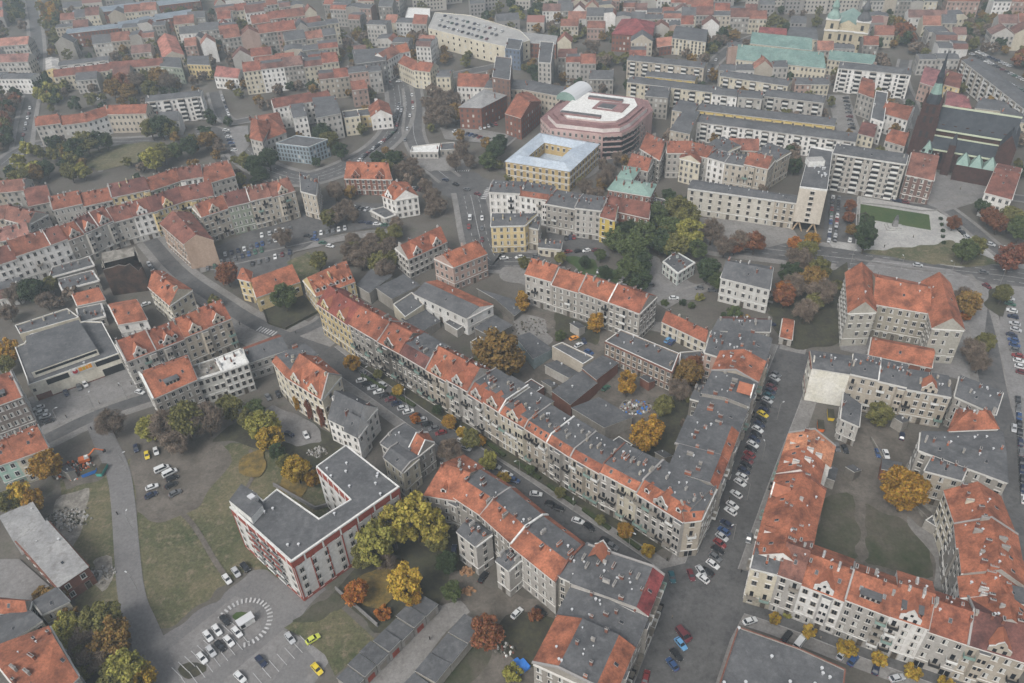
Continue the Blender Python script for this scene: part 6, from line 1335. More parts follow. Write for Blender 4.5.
# mall with parked cars on its roof
ml = polyhouse([(428, 28), (480, 41), (508, 47), (530, 40), (520, 30), (470, 15), (435, 12)], 14, CR, 'wide flat mall with car deck on its roof', name='mall_building', cat='shopping centre', roofm='plaza', vents=0, lod=1, floors=3, wspace=6)
hp([(505, 48), (520, 50), (523, 40), (508, 38)], 15, wall=(.12, .15, .2), roof='flat', label='dark blue glass corner of the mall', name='mall_corner', cat='building')
hp([(516, 42), (556, 44), (558, 36), (520, 32)], 11, wall=BRK, roof='metal', rise=1, label='brick cinema hall with blue grey roof beside the mall', name='cinema_hall', cat='hall')
hp([(405, 18), (430, 20), (430, 8), (408, 7)], 9, wall=G2, roof='flat', kind='white', label='white roofed market hall at the top', name='market_hall', cat='hall')
# --- upper left
row([(35.6, 127), (86.6, 120.5), (107, 114), (146, 113)], 13, 12, [2, 1, 1], 'the red terrace behind the park trees', roof='gable', wall=CR, rc=FO, rise=4, houses=[T(wall=G2), T(wall=G2), T(wall=WH), T(wall=BG)])
slab((145, 102), (201, 96), 11, 16, WH, 'white five storey block of flats beside the red terrace', floors=5)
row([(53.5, 77), (79, 74), (110, 70), (163, 66)], 11, 11, [1, 1, 2], 'the red row above the park', roof='gable', rc=FR, rise=3.5, wall=CR)
slab((58, 66), (108, 60), 10, 12, WH, 'white flat roofed school block above the red row')
wing_gable([(46, 70), (59, 69), (58, 58), (46, 58)], 12, 1, wall=YE, rc=G2, label='plain pale yellow end wall house above the park', name='yellow_house')
hp([(214, 76), (238, 78), (246, 71), (222, 66)], 9, wall=WH, roof='gable', rc=(.28, .12, .1), rise=4, label='white villa with brown roof near the park corner', name='white_villa', cat='villa')
hp([(187, 64), (210, 65), (209, 56), (188, 56)], 11, wall=YE, roof='low', label='pale yellow apartment house with vents on its roof', name='yellow_house')
hp([(160, 66), (182, 68), (181, 58), (161, 57)], 12, wall=GN, roof='low', label='pale green house left of the yellow apartment house', name='green_house')
row([(66, 34), (118, 28), (153, 18)], 12, 14, [1, 1], 'the brick factory front', roof='metalfar', wall=BRK, rise=3, noun='factory wing', name='factory_wing', floors=3)
row([(118, 26), (193, 15)], 11, 18, [2], 'the brick factory behind', roof='metalfar', wall=BRK, rise=2, noun='factory wing', name='factory_wing', floors=3)
row([(72, 16), (150, 6), (200, 0)], 10, 20, [1, 1], 'the topmost factory', roof='metalfar', wall=BRK, rise=2, noun='factory wing', name='factory_wing', floors=2)
row([(-20, 66), (0, 63), (28, 62)], 14, 13, [1, 1], 'the brown roofs at the upper left edge', roof='gable', wall=G2, rc=(.24, .13, .11))
row([(-20, 80), (0, 78), (30, 78)], 12, 12, [1, 1], 'the dark roofs at the upper left edge', roof='low', wall=WH)
row([(-20, 50), (0, 46), (28, 44)], 14, 13, [1, 1], 'the pink roofs at the upper left edge', roof='gable', wall=G2, rc=(.34, .17, .13))
hp([(232, 110), (262, 104), (256, 96), (232, 100)], 11, wall=G2, roof='gable', rc=FO, rise=5, label='orange roofed villa beside the round tree crowns', name='villa', cat='villa') if False else None
hp([(157, 40), (163, 58), (184, 55), (175, 36)], 9, wall=BG, roof='gable', rc=(.38, .16, .12), rise=4, label='long barn like roof of faded red tiles', name='barn_roof_house')
# brick wing of the mall street
# ================================================================== TREES (traced)
clump([(165, 425, 6.5, 'bare'), (185, 420, 7, 'olive'), (150, 428, 5, 'lime'), (205, 418, 6.5, 'bare'), (228, 408, 5, 'olive'), (176, 440, 5, 'bare')], 'below the hall square')
tp(110, 422, 5.5, 'bare', 'bare brown tree standing alone beside the hall road')
clump([(262, 425, 6, 'lime'), (270, 438, 5, 'yellow'), (255, 410, 4, 'green'), (248, 418, 4, 'olive')], 'beside the cream tenement yard')
clump([(297, 470, 5, 'yellow'), (285, 462, 3, 'olive'), (312, 478, 3, 'gold')], 'in the apartment block garden')
tp(277, 450, 3, 'dark', 'small dark conifer between two yellow trees', shape='tall', hgt=9)
clump([(375, 540, 5.6, 'lime', 'tall'), (392, 524, 5.2, 'ylgreen', 'tall'), (415, 513, 6, 'ylgreen', 'tall'), (432, 524, 4.6, 'ylgreen', 'tall'), (362, 556, 3.8, 'olive'), (405, 580, 4.8, 'yellow', 'tall'), (412, 596, 3, 'gold'), (447, 562, 3.6, 'dark'), (437, 540, 3.8, 'olive'), (452, 592, 3.2, 'green'), (385, 560, 3.2, 'bare')], 'beside the white apartment block')
tp(355, 592, 3.8, 'orange', 'orange bushy tree at the lawn wall'); tp(383, 612, 2.8, 'orange', 'smaller orange shrub near the garages', shape='bush', hgt=4, name='shrub')
tp(486, 632, 4.8, 'rust', 'rust red tree beside the right garages'); tp(503, 478, 3.0, 'yellow', 'small yellow shrub behind the grey roof', shape='bush', name='shrub')
tp(513, 672, 3, 'lime', 'yellow green shrub left of the blue tarpaulin', shape='bush', name='shrub'); tp(536, 615, 2.5, 'rust', 'reddish shrub beside the silver car', shape='bush', name='shrub')
clump([(100, 620, 6, 'olive'), (90, 640, 5, 'bare'), (110, 640, 6, 'brown'), (98, 655, 5, 'bare'), (125, 668, 5.5, 'lime'), (115, 680, 5, 'olive'), (85, 655, 4, 'olive'), (140, 678, 4, 'yellow')], 'left of the estate road bend')
tp(46, 464, 5.5, 'gold', 'round golden tree beside the cream house'); clump([(18, 492, 4, 'yellow'), (32, 500, 4, 'gold'), (8, 500, 4, 'olive')], 'behind the metal roofed hall')
tp(8, 350, 5, 'gold', 'golden tree at the left edge beside the hall'); tp(4, 365, 4, 'olive', 'olive tree at the left edge below the golden one')
clump([(32, 290, 6, 'dark'), (15, 292, 5, 'bare'), (8, 312, 4, 'bare'), (45, 300, 4, 'bare'), (50, 284, 4, 'olive')], 'below the white terrace')
# street trees
clump([(352, 362, 3.4, 'gold'), (398, 390, 2.4, 'yellow'), (449, 422, 2.8, 'gold'), (470, 438, 3.6, 'olive'), (462, 432, 2.2, 'yellow'), (480, 440, 2.2, 'gold'), (378, 374, 2, 'olive'), (560, 493, 2, 'olive'), (625, 530, 2.6, 'gold'), (648, 550, 2.2, 'yellow'), (600, 520, 1.8, 'olive'), (530, 470, 1.8, 'green'), (437, 410, 2, 'dark')], 'in front of the central terrace')
clump([(488, 460, 3.4, 'lime'), (450, 450, 4.5, 'bare'), (415, 418, 2.2, 'orange')], 'south of the tree-lined street')
for i, (x, y, r) in enumerate([(775, 617, 1.8), (810, 631, 2.4), (848, 647, 3.0), (879, 659, 2.6), (913, 671, 2.7), (946, 683, 2.4)]):
    tp(x, y, r, 'yellow', f'round clipped yellow street tree, {ORD[i]} from left below the long terrace', shape='bush', hgt=4.6, group='yellow street trees')
tp(788, 614, 1.4, 'lime', 'tiny green shrub at the crossroads corner', shape='bush', name='shrub')
# central yard
tp(498, 354, 9.6, 'brown', 'huge brown and gold maple behind the central terrace'); tp(512, 362, 5, 'gold', 'golden lower crown beside the huge brown maple'); tp(484, 358, 4, 'olive', 'olive crown at the left of the huge maple')
tp(522, 299, 3.8, 'gold', 'tall golden tree left of the red terrace', shape='tall', hgt=12); tp(596, 320, 3.8, 'gold', 'yellow poplar before the red terrace', shape='tall', hgt=12)
tp(627, 381, 3.8, 'gold', 'slim golden poplar beside the brick workshop', shape='tall', hgt=14); tp(647, 432, 6.2, 'gold', 'big golden orange tree behind the flat sheds')
clump([(663, 405, 4, 'olive'), (688, 372, 5.5, 'brown'), (680, 388, 4.5, 'bare'), (694, 365, 4, 'rust')], 'between workshop and wide street row'); tp(561, 335, 3, 'green', 'dense green bush at the rubble edge', shape='bush', name='shrub')
tp(906, 490, 7.2, 'gold', 'large golden tree in the east block court'); tp(879, 414, 4.5, 'olive', 'olive tree inside the grey court'); tp(866, 380, 2, 'gold', 'small golden tree before the gymnasium')
# around school and boulevard
clump([(800, 258, 6, 'bare'), (808, 250, 5, 'olive'), (795, 285, 5.5, 'bare'), (812, 278, 6, 'brown'), (785, 295, 5, 'rust'), (822, 290, 6, 'bare'), (790, 272, 5, 'dark'), (806, 310, 5, 'bare'), (815, 300, 4, 'olive'), (820, 268, 5, 'olive')], 'between the cream villa and school')
tp(784, 290, 4.5, 'orange', 'orange tree left of the school lane'); tp(812, 240, 3.8, 'gold', 'golden tree at the boulevard under the tower'); tp(795, 243, 3.5, 'orange', 'orange tree left of the golden boulevard tree')
clump([(968, 303, 5.5, 'brown'), (975, 350, 5, 'bare'), (985, 342, 4, 'olive'), (962, 295, 4, 'bare'), (980, 362, 4, 'bare')], 'right of the school'); tp(966, 315, 2.4, 'orange', 'small orange tree against the school wall'); tp(1003, 293, 4, 'olive', 'olive round tree on the car park island'); tp(1012, 256, 6.5, 'red', 'red leaved tree at the right edge'); tp(837, 284, 3, 'olive', 'green bush beside the school corner', shape='bush', name='shrub')
clump([(966, 250, 5.5, 'green'), (975, 246, 5, 'olive'), (1000, 222, 5, 'rust'), (1012, 218, 6, 'olive'), (990, 215, 4.5, 'rust'), (954, 222, 3.5, 'rust'), (1022, 228, 6, 'green'), (984, 206, 4, 'dark')], 'on the bank right of the monument square')
clump([(866, 226, 5, 'dark', 'tall'), (867, 235, 4.5, 'dark', 'tall'), (870, 238, 2, 'yellow', 'bush'), (850, 205, 3, 'rust'), (849, 217, 3, 'rust'), (852, 230, 3, 'brown')], 'left of the monument lawn')
for i, (x, y) in enumerate([(941, 218), (942, 224), (943, 230), (943, 236), (944, 242)]): tp(x, y, 1.2, 'dark', f'small round clipped bush, {ORD[i]} from the top on the stone square', shape='bush', name='shrub', group='clipped bushes of the stone square')
# big green group by the boulevard
clump([(614, 238, 5.5, 'green'), (628, 272, 6.5, 'green'), (640, 280, 5, 'dark'), (632, 250, 7.5, 'green'), (645, 235, 7, 'green'), (622, 232, 5, 'dark'), (655, 215, 6.5, 'green'), (680, 210, 7.5, 'olive'), (690, 232, 7, 'lime'), (672, 228, 6, 'green'), (640, 262, 6, 'dark'), (676, 245, 6, 'olive'), (660, 240, 6, 'dark'), (688, 215, 6, 'olive')], 'beside the green copper roof')
clump([(712, 230, 6, 'bare'), (725, 245, 5, 'bare'), (740, 240, 5, 'bare'), (755, 242, 5, 'rust'), (708, 270, 5.5, 'dark'), (716, 280, 4, 'green'), (735, 245, 4, 'rust')], 'along the boulevard front')
clump([(735, 312, 4, 'green', 'bush'), (728, 318, 4, 'dark', 'bush'), (745, 318, 3, 'gold', 'bush'), (683, 302, 2, 'dark', 'bush'), (665, 302, 2, 'green', 'bush'), (620, 300, 2, 'dark', 'bush')], 'on the kiosk square edge')
clump([(700, 296, 2.4, 'lime', 'bush'), (692, 305, 2, 'green', 'bush')], 'on the small oval beds')
clump([(585, 262, 3, 'dark'), (560, 258, 3, 'olive'), (600, 255, 3, 'green'), (524, 262, 3, 'olive'), (605, 272, 3.4, 'dark')], 'beside the car yard lawn')
# car park thickets left of centre
clump([(283, 236, 5, 'bare'), (345, 208, 5, 'bare'), (335, 215, 5, 'bare'), (328, 218, 4.5, 'olive'), (352, 214, 4, 'bare'), (335, 190, 5, 'bare')], 'around the villa car park')
clump([(360, 258, 5, 'bare'), (370, 250, 5, 'bare'), (378, 262, 5, 'olive'), (388, 250, 5, 'bare'), (350, 250, 4.5, 'bare'), (385, 268, 5, 'bare'), (395, 232, 4, 'olive'), (372, 240, 4, 'bare')], 'in the thicket before the ornate house')
tp(284, 296, 6, 'green', 'large green tree on the fenced lawn'); tp(318, 260, 4.5, 'olive', 'olive tree beside the dormered house'); tp(226, 273, 5.5, 'rust', 'rust brown tree beside the chapel tower'); tp(214, 300, 3, 'olive', 'small yellowish tree at the street bend')
clump([(433, 196, 5.5, 'bare'), (440, 205, 4, 'bare'), (430, 210, 3.5, 'bare'), (425, 186, 4, 'bare')], 'on the grass wedge beside the avenue')
clump([(393, 160, 6, 'dark'), (385, 168, 5, 'olive'), (402, 170, 5.5, 'bare'), (412, 163, 4, 'bare'), (378, 158, 4.5, 'dark'), (418, 172, 4, 'bare')], 'behind the white canopy pavilion')
clump([(455, 160, 5, 'bare'), (462, 148, 5, 'bare'), (470, 160, 4, 'bare'), (495, 150, 5.5, 'dark'), (488, 160, 5, 'green'), (500, 142, 5, 'dark')], 'left of the yellow palace')
clump([(435, 105, 7, 'bare'), (445, 115, 7, 'bare'), (452, 98, 6, 'bare'), (430, 118, 5, 'bare'), (455, 112, 6, 'brown'), (440, 95, 5, 'bare')], 'beside the brick police block')
clump([(595, 195, 5, 'bare'), (585, 185, 4.5, 'bare'), (605, 178, 5, 'bare'), (618, 158, 4, 'bare'), (610, 170, 4, 'bare')], 'right of the palace front')
clump([(330, 140, 6, 'olive'), (322, 132, 6, 'dark'), (340, 150, 5, 'dark'), (335, 128, 4, 'green')], 'right of the blue office box')
clump([(255, 165, 6, 'dark'), (268, 158, 6, 'dark'), (245, 160, 5, 'olive'), (260, 175, 5, 'dark'), (240, 178, 3.5, 'lime')], 'left of the blue office box')
clump([(152, 158, 6.5, 'lime'), (162, 152, 6, 'olive'), (175, 150, 5, 'green'), (188, 146, 6, 'dark'), (205, 140, 5, 'brown'), (150, 128, 6, 'olive'), (160, 126, 7, 'dark'), (170, 128, 5.5, 'olive')], 'on the park beside the red terrace')
clump([(75, 148, 6.5, 'dark'), (85, 142, 7, 'olive'), (95, 140, 6, 'dark'), (65, 150, 5, 'olive'), (105, 140, 5, 'green'), (45, 168, 5, 'dark'), (20, 178, 6, 'olive'), (35, 172, 5, 'brown'), (70, 172, 5, 'olive'), (82, 170, 5, 'lime')], 'along the park road')
clump([(112, 88, 7, 'brown'), (122, 82, 7, 'rust'), (135, 80, 7, 'bare'), (145, 78, 6, 'olive'), (158, 76, 7, 'brown'), (168, 80, 6.5, 'bare'), (128, 92, 6, 'brown'), (150, 88, 6, 'olive')], 'between the two red rows, upper left')
mass([(0, 110), (25, 95), (28, 110), (14, 148), (0, 160)], 30, ['dark', 'olive', 'rust', 'bare'], 'in the upper left garden strip')
mass([(42, 80), (70, 85), (66, 100), (45, 112), (38, 100)], 18, ['dark', 'olive', 'lime'], 'below the yellow end wall')
mass([(40, 0), (62, 0), (60, 20), (50, 45), (42, 40)], 22, ['brown', 'gold', 'olive'], 'of the golden avenue at the upper left')
mass([(-10, -14), (30, -14), (30, 30), (14, 34), (-10, 20)], 40, ['dark', 'dark', 'olive'], 'in the dark grove at the top left corner')
mass([(880, 38), (905, 30), (912, 45), (890, 50)], 16, ['dark', 'rust'], 'of the small park right of the church')
mass([(958, 30), (985, 25), (990, 42), (965, 50)], 16, ['dark', 'bare', 'olive'], 'left of the upper right white block')
mass([(985, 62), (1030, 70), (1030, 100), (1005, 80)], 18, ['bare', 'rust', 'dark'], 'right of the long white block') if False else None
mass([(975, 72), (1000, 95), (985, 98), (962, 85), (958, 68)], 16, ['bare', 'brown', 'dark'], 'behind the cathedral roof')
mass([(1010, 60), (1040, 62), (1040, 95), (1015, 72)], 14, ['rust', 'brown', 'bare'], 'right of the white block parking')
mass([(890, 8), (1030, 12), (1040, -40), (860, -40)], 230, ['dark', 'olive', 'bare'], 'on the wooded horizon at upper right')
mass([(655, 130), (648, 152), (640, 150), (645, 135)], 6, ['dark'], 'beside the pink gallery')
mass([(596, 60), (618, 60), (620, 82), (600, 84)], 12, ['dark', 'olive', 'bare'], 'left of the slab blocks')
mass([(705, 115), (835, 130), (832, 136), (705, 122)], 10, ['bare', 'olive', 'dark'], 'in the strip between long slab blocks')
mass([(760, 145), (795, 150), (795, 175), (778, 185), (775, 165)], 12, ['dark', 'bare'], 'left of the stilted tower')
mass([(345, 40), (360, 38), (372, 30), (362, 52), (350, 55)], 8, ['bare', 'olive'], 'beside the dark corner building')
mass([(500, 8), (550, 10), (560, 22), (520, 24)], 16, ['dark', 'dark', 'lime'], 'behind the mall')
mass([(690, 42), (730, 38), (730, 54), (712, 58)], 10, ['bare', 'dark'], 'right of the striped office')
mass([(380, 68), (396, 66), (400, 78), (384, 82)], 6, ['bare'], 'at the avenue junction')
mass([(215, 455), (240, 440), (330, 440), (325, 470), (300, 462), (260, 470)], 9, ['olive', 'ylgreen', 'bare'], 'in the gardens behind the villas', r=(1.8, 3), far=False)
mass([(400, 560), (450, 540), (470, 585), (440, 600), (400, 600)], 6, ['olive', 'ylgreen', 'bare', 'gold', 'dark'], 'in the wooded strip above the garages', r=(2, 3.6), far=False)
mass([(500, 640), (545, 620), (560, 650), (545, 690), (480, 690)], 10, ['olive', 'rust', 'lime', 'bare'], 'in the overgrown back garden', r=(1.3, 2.4), far=False)
mass([(770, 300), (845, 270), (838, 300), (830, 345), (800, 345)], 12, ['dark', 'bare', 'brown', 'olive'], 'in the dark yard left of the school', r=(2.5, 4), far=False)
mass([(650, 400), (690, 385), (690, 420), (670, 450), (650, 470), (632, 470)], 8, ['olive', 'bare', 'dark'], 'along the dark lane behind the street row', r=(1.6, 2.8), far=False)
mass([(0, 150), (60, 150), (200, 150), (190, 165), (60, 175), (0, 190)], 22, ['dark', 'olive', 'lime', 'brown'], 'of the long park', r=(3.5, 5.5))
mass([(200, 130), (240, 125), (245, 150), (220, 165)], 8, ['brown', 'bare', 'dark'], 'by the small square', r=(3, 5))
mass([(340, 230), (400, 228), (405, 270), (350, 275)], 16, ['bare', 'bare', 'olive'], 'in the car park thicket', r=(2.5, 4), far=False)
mass([(610, 200), (700, 200), (700, 260), (620, 270)], 14, ['green', 'dark', 'olive'], 'in the green park corner', r=(3.5, 5), far=False)
mass([(690, 222), (790, 236), (790, 246), (690, 236)], 10, ['bare', 'rust'], 'lining the boulevard', r=(2.5, 3.5), far=False)
mass([(950, 290), (985, 300), (990, 350), (968, 380), (962, 340)], 12, ['bare', 'brown', 'olive'], 'in the strip right of the school', r=(2.5, 4), far=False)
mass([(40, 590), (60, 600), (100, 640), (90, 683), (70, 683)], 12, ['bare', 'olive', 'lime', 'brown'], 'along the lower left houses', r=(2.5, 4), far=False)
# hedges of the terrace gardens
# ================================================================== CARS
L1 = 'the line parked on the tree-lined street'
carline((353, 366), (382, 384), 4, 'the upper parked line of the tree-lined street', 'along', ['black', 'grey', 'black', 'silver'])
carline((361, 380), (441, 433), 14, L1, (8, -2), ['white', 'black', 'silver', 'white', 'black', 'maroon', 'navy', 'silver', 'white', 'navy', 'silver', 'black'])
for x, y, c, dx, dy, lb in [(462, 441, 'white', 8, 3, 'white car standing across the street below the golden tree'), (466, 448, 'silver', 8, 3, 'silver car beside the white one under the bare tree'), (495, 466, 'silver', 8, 3, 'silver car parked beside the yellow green tree'), (507, 474, 'white', 10, 4, 'white car near the grey roof edge'), (514, 480, 'blue', 10, 3, 'dark blue car next to the white one'), (536, 494, 'white', 10, 1, 'white car driving along the tree-lined street'),
    (551, 504, 'black', 9, 3, 'black car of the pair in mid street'), (558, 508, 'black', 9, 3, 'second black car, right one of the pair in mid street'), (578, 521, 'white', 9, 3, 'white car behind the orange gable'), (589, 527, 'black', 8, 6, 'black car beside the white one behind the gable'), (606, 541, 'black', 8, 4, 'black car near the pink roof edge'), (612, 546, 'grey', 8, 4, 'grey car near the pink roof edge'), (645, 566, 'black', 8, 4, 'black car at the end of the tree-lined street'),
    (672, 577, 'teal', 2, 8, 'turquoise blue car turning at the crossroads'), (691, 575, 'maroon', 3, 8, 'dark red car at the crossroads'), (701, 571, 'silver', 5, 7, 'silver car right of the dark red one'), (749, 538, 'grey', -2, 9, 'grey car driving on the wide street'), (750, 621, 'white', 9, -3, 'white car at the corner of the lower street'), (787, 636, 'black', 6, -8, 'black car parked below the long terrace'), (800, 642, 'white', 6, -8, 'white van near the lower street corner'), (853, 660, 'blue', 6, -8, 'bright blue car between yellow trees'), (876, 668, 'navy', 2, -9, 'dark blue car between yellow trees'), (897, 678, 'silver', 8, -2, 'silver car beside the lower yellow trees'), (842, 654, 'silver', 5, -7, 'silver car left of the blue one'),
    (683, 635, 'maroon', 6, 8, 'dark red van at the crossroads corner'), (646, 677, 'red', 2, -9, 'red car on the pavement beside the row'), (517, 613, 'white', 8, -8, 'silver roofed car in the back yard'), (540, 611, 'black', 8, 6, 'black car beside the silver one in the yard'), (483, 577, 'black', 6, -9, 'black car between the rear wings'), (454, 550, 'navy', 1, -8, 'dark car under the trees'), (598, 428, 'black', 6, -3, 'x'),
    (606, 388, 'green', 7, -5, 'dark green car in the yard'), (672, 342, 'blue', 6, -5, 'bright blue car beside the low cream house'), (668, 340, 'sky', 6, -5, 'light blue car left of the bright blue one'), (574, 338, 'orange', 8, -3, 'orange topped pickup in the yard'), (579, 345, 'white', 8, -4, 'white car in the yard'), (584, 341, 'navy', 3, 7, 'dark blue car in the yard'), (589, 352, 'blue', 8, 4, 'blue car right of the white one in the yard'), (771, 324, 'navy', 9, 1, 'dark blue car beside the tiny hut'),
    (66, 393, 'navy', 2, 5, 'dark blue car at the hall front'), (79, 387, 'grey', 2, 5, 'grey car at the hall front'), (85, 384, 'white', 3, 5, 'white car at the hall front'), (140, 392, 'white', 7, 2, 'white car beside the orange roofed tenement'), (147, 320-0, 'white', 0, 0, ''), (306, 435, 'white', 3, 6, 'white car in the villa yard'), (289, 434, 'navy', 6, 2, 'dark car in the villa yard'), (268, 397, 'grey', 5, 8, 'grey car under the cream tenement'), (278, 394, 'black', 3, 8, 'black car under the cream tenement'), (233, 404, 'white', 2, 5, 'white car beside the unfinished building'),
    (136, 448, 'navy', 1, 6, 'dark blue car under the bare trees'), (147, 455, 'yellow', 1, 6, 'yellow black car on the dirt'), (156, 451, 'white', 2, 7, 'white blue car beside the yellow one'), (162, 469, 'white', 9, -4, 'white van on the dirt lot'), (170, 473, 'white', 8, -4, 'white car below the van'), (172, 478, 'black', 8, -3, 'black car below the white ones'), (171, 485, 'black', 8, -4, 'black jeep on the dirt lot'), (175, 493, 'grey', 8, -4, 'dark grey car, lowest on the dirt lot'), (152, 487, 'white', 8, -3, 'white car on the left of the dirt lot'), (151, 495, 'navy', 8, -4, 'dark car on the left of the dirt lot'),
    (227, 579, 'white', 5, 7, 'white car, left of three at the apartment block'), (236, 572, 'silver', 4, 6, 'silver car, middle of three at the apartment block'), (245, 567, 'black', 5, 6, 'black car, right of three at the apartment block'),
    (225, 620, 'black', 5, 6, 'dark car at the upper left of the bays'), (217, 630, 'white', 5, 7, 'white car, second of the upper bays'), (208, 636, 'white', 5, 7, 'white car, third of the upper bays'), (237, 632, 'white', 6, 7, 'white car beside the container'), (229, 641, 'white', 6, 7, 'white car, second of the lower bays'), (220, 646, 'black', 5, 6, 'black car, third of the lower bays'), (211, 651, 'silver', 5, 7, 'teal white car, fourth of the lower bays'), (202, 658, 'white', 5, 6, 'white car, lowest left of the lower bays'),
    (290, 638, 'silver', 5, 7, 'silver blue car at the lawn edge'), (313, 639, 'lime', 8, -5, 'bright lime yellow car'), (261, 661, 'navy', 6, 7, 'dark blue car in the lower bays'), (240, 677, 'white', 6, 6, 'white car at the bottom of the lower bays'), (317, 669, 'yellow', 6, 7, 'yellow car beside the lawn'),
    (625, 264.5, 'silver', 9, 1, 'x'), (918, 265, 'silver', 9, 1, 'silver car driving on the boulevard'), (984, 272, 'grey', 9, 1, 'dark car driving on the boulevard'), (981, 351, 'white', 6, -4, 'white car turning at the school'), (987, 286, 'maroon', 5, 3, 'dark red car at the car park entrance'), (1011, 322-0, 'white', 7, -2, ''),
    (902, 436, 'navy', 1, -6, 'dark car behind the grey roof'), (878, 453, 'blue', 2, 7, 'light blue car in the east court'), (886, 454, 'white', 3, 8, 'white car in the east court'), (837, 447, 'grey', 2, 6, 'grey car beside the rear wing'), (845, 449, 'black', 3, 6, 'black car beside the rear wing'),
    (1014, 428, 'silver', 0, 8, 'silver car driving down the right street'), (146, 304, 'white', 8, -3, 'white car behind the white workshop'), (149, 264, 'white', 4, 6, 'white car beside the black ruin'), (153, 268, 'grey', 4, 6, 'grey car beside the black ruin')]:
    if lb and lb != 'x': carpx(x, y, dx, dy, c, lb, kind='van' if 'van' in lb else 'car')
# wide street, angled bays
carline((776, 374), (713, 564), 36, 'the angled bays of the wide street', (8, 5), ['grey', 'silver', 'black', 'maroon', 'navy', 'teal', 'silver', 'black', 'navy', 'yellow', 'black', 'navy', 'white', 'black', 'navy', 'white', 'black', 'red', 'maroon', 'black', 'navy', 'white', 'white', None, 'white', None, 'white', 'white', None, 'navy', 'blue', 'silver', 'red', 'black'], end='top')
carline((707, 572), (703, 578), 2, 'the dark pair above the crossroads', (8, 6), ['black', 'white'], end='top')
carline((685, 634), (672, 665), 4, 'the bays below the crossroads', 60, ['maroon', 'sky', 'black', 'blue'], end='top')
carline((39, 408), (48, 421), 4, 'the group left of the hall square', 75, ['white', 'white', 'white', 'black'], end='top')
# car parks further away
carline((225, 254), (275, 240), 9, 'the upper row by the grey terrace', 80); carline((215, 264), (262, 250), 8, 'the second row by the grey terrace', 80); carline((262, 235), (290, 228), 5, 'the near row by the grey terrace', 80)
carline((208, 268), (215, 266), 2, 'the pair left of the chapel tree', 80); carline((252, 264), (290, 252), 6, 'the lower row left of the thicket', 70); carline((315, 234), (345, 228), 6, 'the row before the villa thicket', 80); carline((348, 206), (372, 210), 6, 'the row before the brick villa', 80)
carline((308, 236), (330, 246), 4, 'the scattered cars left of the thicket', 20); carline((362, 222), (392, 226), 5, 'the cars below the white villa', 15); carline((413, 188), (425, 190), 4, 'the cars beside the white villa', 70)
carline((833, 197), (829, 240), 11, 'the left column of the monument car park', 0, end='top'); carline((839, 198), (835, 240), 10, 'the second column of the monument car park', 0, end='top'); carline((853, 215), (850, 240), 5, 'the right column of the monument car park', 0, end='top')
carline((1008, 292), (1016, 330), 7, 'the upper column of the right car park', 80, end='top'); carline((1012, 335), (1022, 372), 8, 'the middle column of the right car park', 80, end='top'); carline((1018, 400), (1024, 500), 12, 'the kerb line of the right street', 'along', end='top', near=True)
carline((632, 270), (650, 285), 5, 'the kiosk square line', 70); carline((598, 272), (600, 262), 1, 'the lawn edge', 0); carline((560, 252), (596, 250), 5, 'the car yard', 15, ['silver', 'red', 'black', 'white', 'maroon']); carline((566, 238), (574, 237), 3, 'the dark cars under the tall grey row', 80)
carline((674, 298), (676, 302), 1, 'the kiosk bays', 80); carline((700, 288), (712, 290), 2, 'the villa lane', 20); carline((505, 258), (535, 256), 3, 'the side street below the yellow tenement', 5)
carline((402, 108), (396, 128), 8, 'the upper queue on the avenue', 'along', end='top'); carline((395, 131), (362, 158), 13, 'the long queue on the avenue', 'along', end='top', seed=2); carline((399, 104), (394, 126), 6, 'the second queue on the avenue', 'along', end='top', seed=3)
carline((390, 136), (375, 148), 6, 'the inner queue on the avenue', 'along', end='top', seed=5); carline((360, 160), (348, 168), 4, 'the queue end before the pavilion', 'along', end='top'); carline((412, 95), (413, 108), 3, 'the right lane above the pavilion', 'along', ['white', 'red', 'white'], end='top')
carline((410, 116), (405, 140), 3, 'the free lane of the avenue', 'along', end='top'); carline((446, 180), (478, 194), 4, 'the junction by the yellow palace', 10, seed=4); carline((470, 218), (469, 226), 2, 'the bus lane cars', 0, ['white', 'red'], kinds={0: 'van'}, end='top'); carline((482, 218), (482, 250), 4, 'the right lane by the yellow tenement', 'along', end='top')
carline((455, 131), (488, 139), 9, 'the police yard', 80, seed=6); carline((480, 128), (496, 124), 5, 'the row beside the brick block', 80); carline((388, 82), (418, 80), 4, 'the far junction', 10)
carline((30, 108), (22, 140), 7, 'the left edge street', 'along', end='top'); carline((92, 100), (104, 97), 5, 'the small car park in the upper left', 80); carline((222, 96), (230, 118), 7, 'the lane beside the white flats', 'along', end='top'); carline((226, 130), (234, 150), 7, 'the car park near the blue box', 70, end='top')
carline((846, 98), (852, 128), 9, 'the street right of the market square', 75, end='top'); carline((855, 192), (905, 202), 9, 'the street before the balcony block', 'along'); carline((958, 228), (976, 246), 5, 'the lane right of the square', 'along', seed=7); carline((975, 240), (1005, 248), 3, 'the lane below the red tree', 'along')
carline((965, 58), (1024, 92), 16, 'the upper row of the top right parking', 60, seed=3); carline((972, 54), (1024, 80), 14, 'the second row of the top right parking', 60, seed=9); carline((978, 52), (1010, 66), 9, 'the third row of the top right parking', 60, ['white', 'silver', 'white'], seed=5)
carline((38, 50), (36, 80), 8, 'the far left street', 'along', end='top'); carline((716, 60), (702, 82), 5, 'the street right of the slab blocks', 'along', end='top'); carline((644, 160), (628, 165), 3, 'the gallery street', 'along'); carline((812, 238), (800, 250), 1, 'x1', 0)
R = random.Random(11)
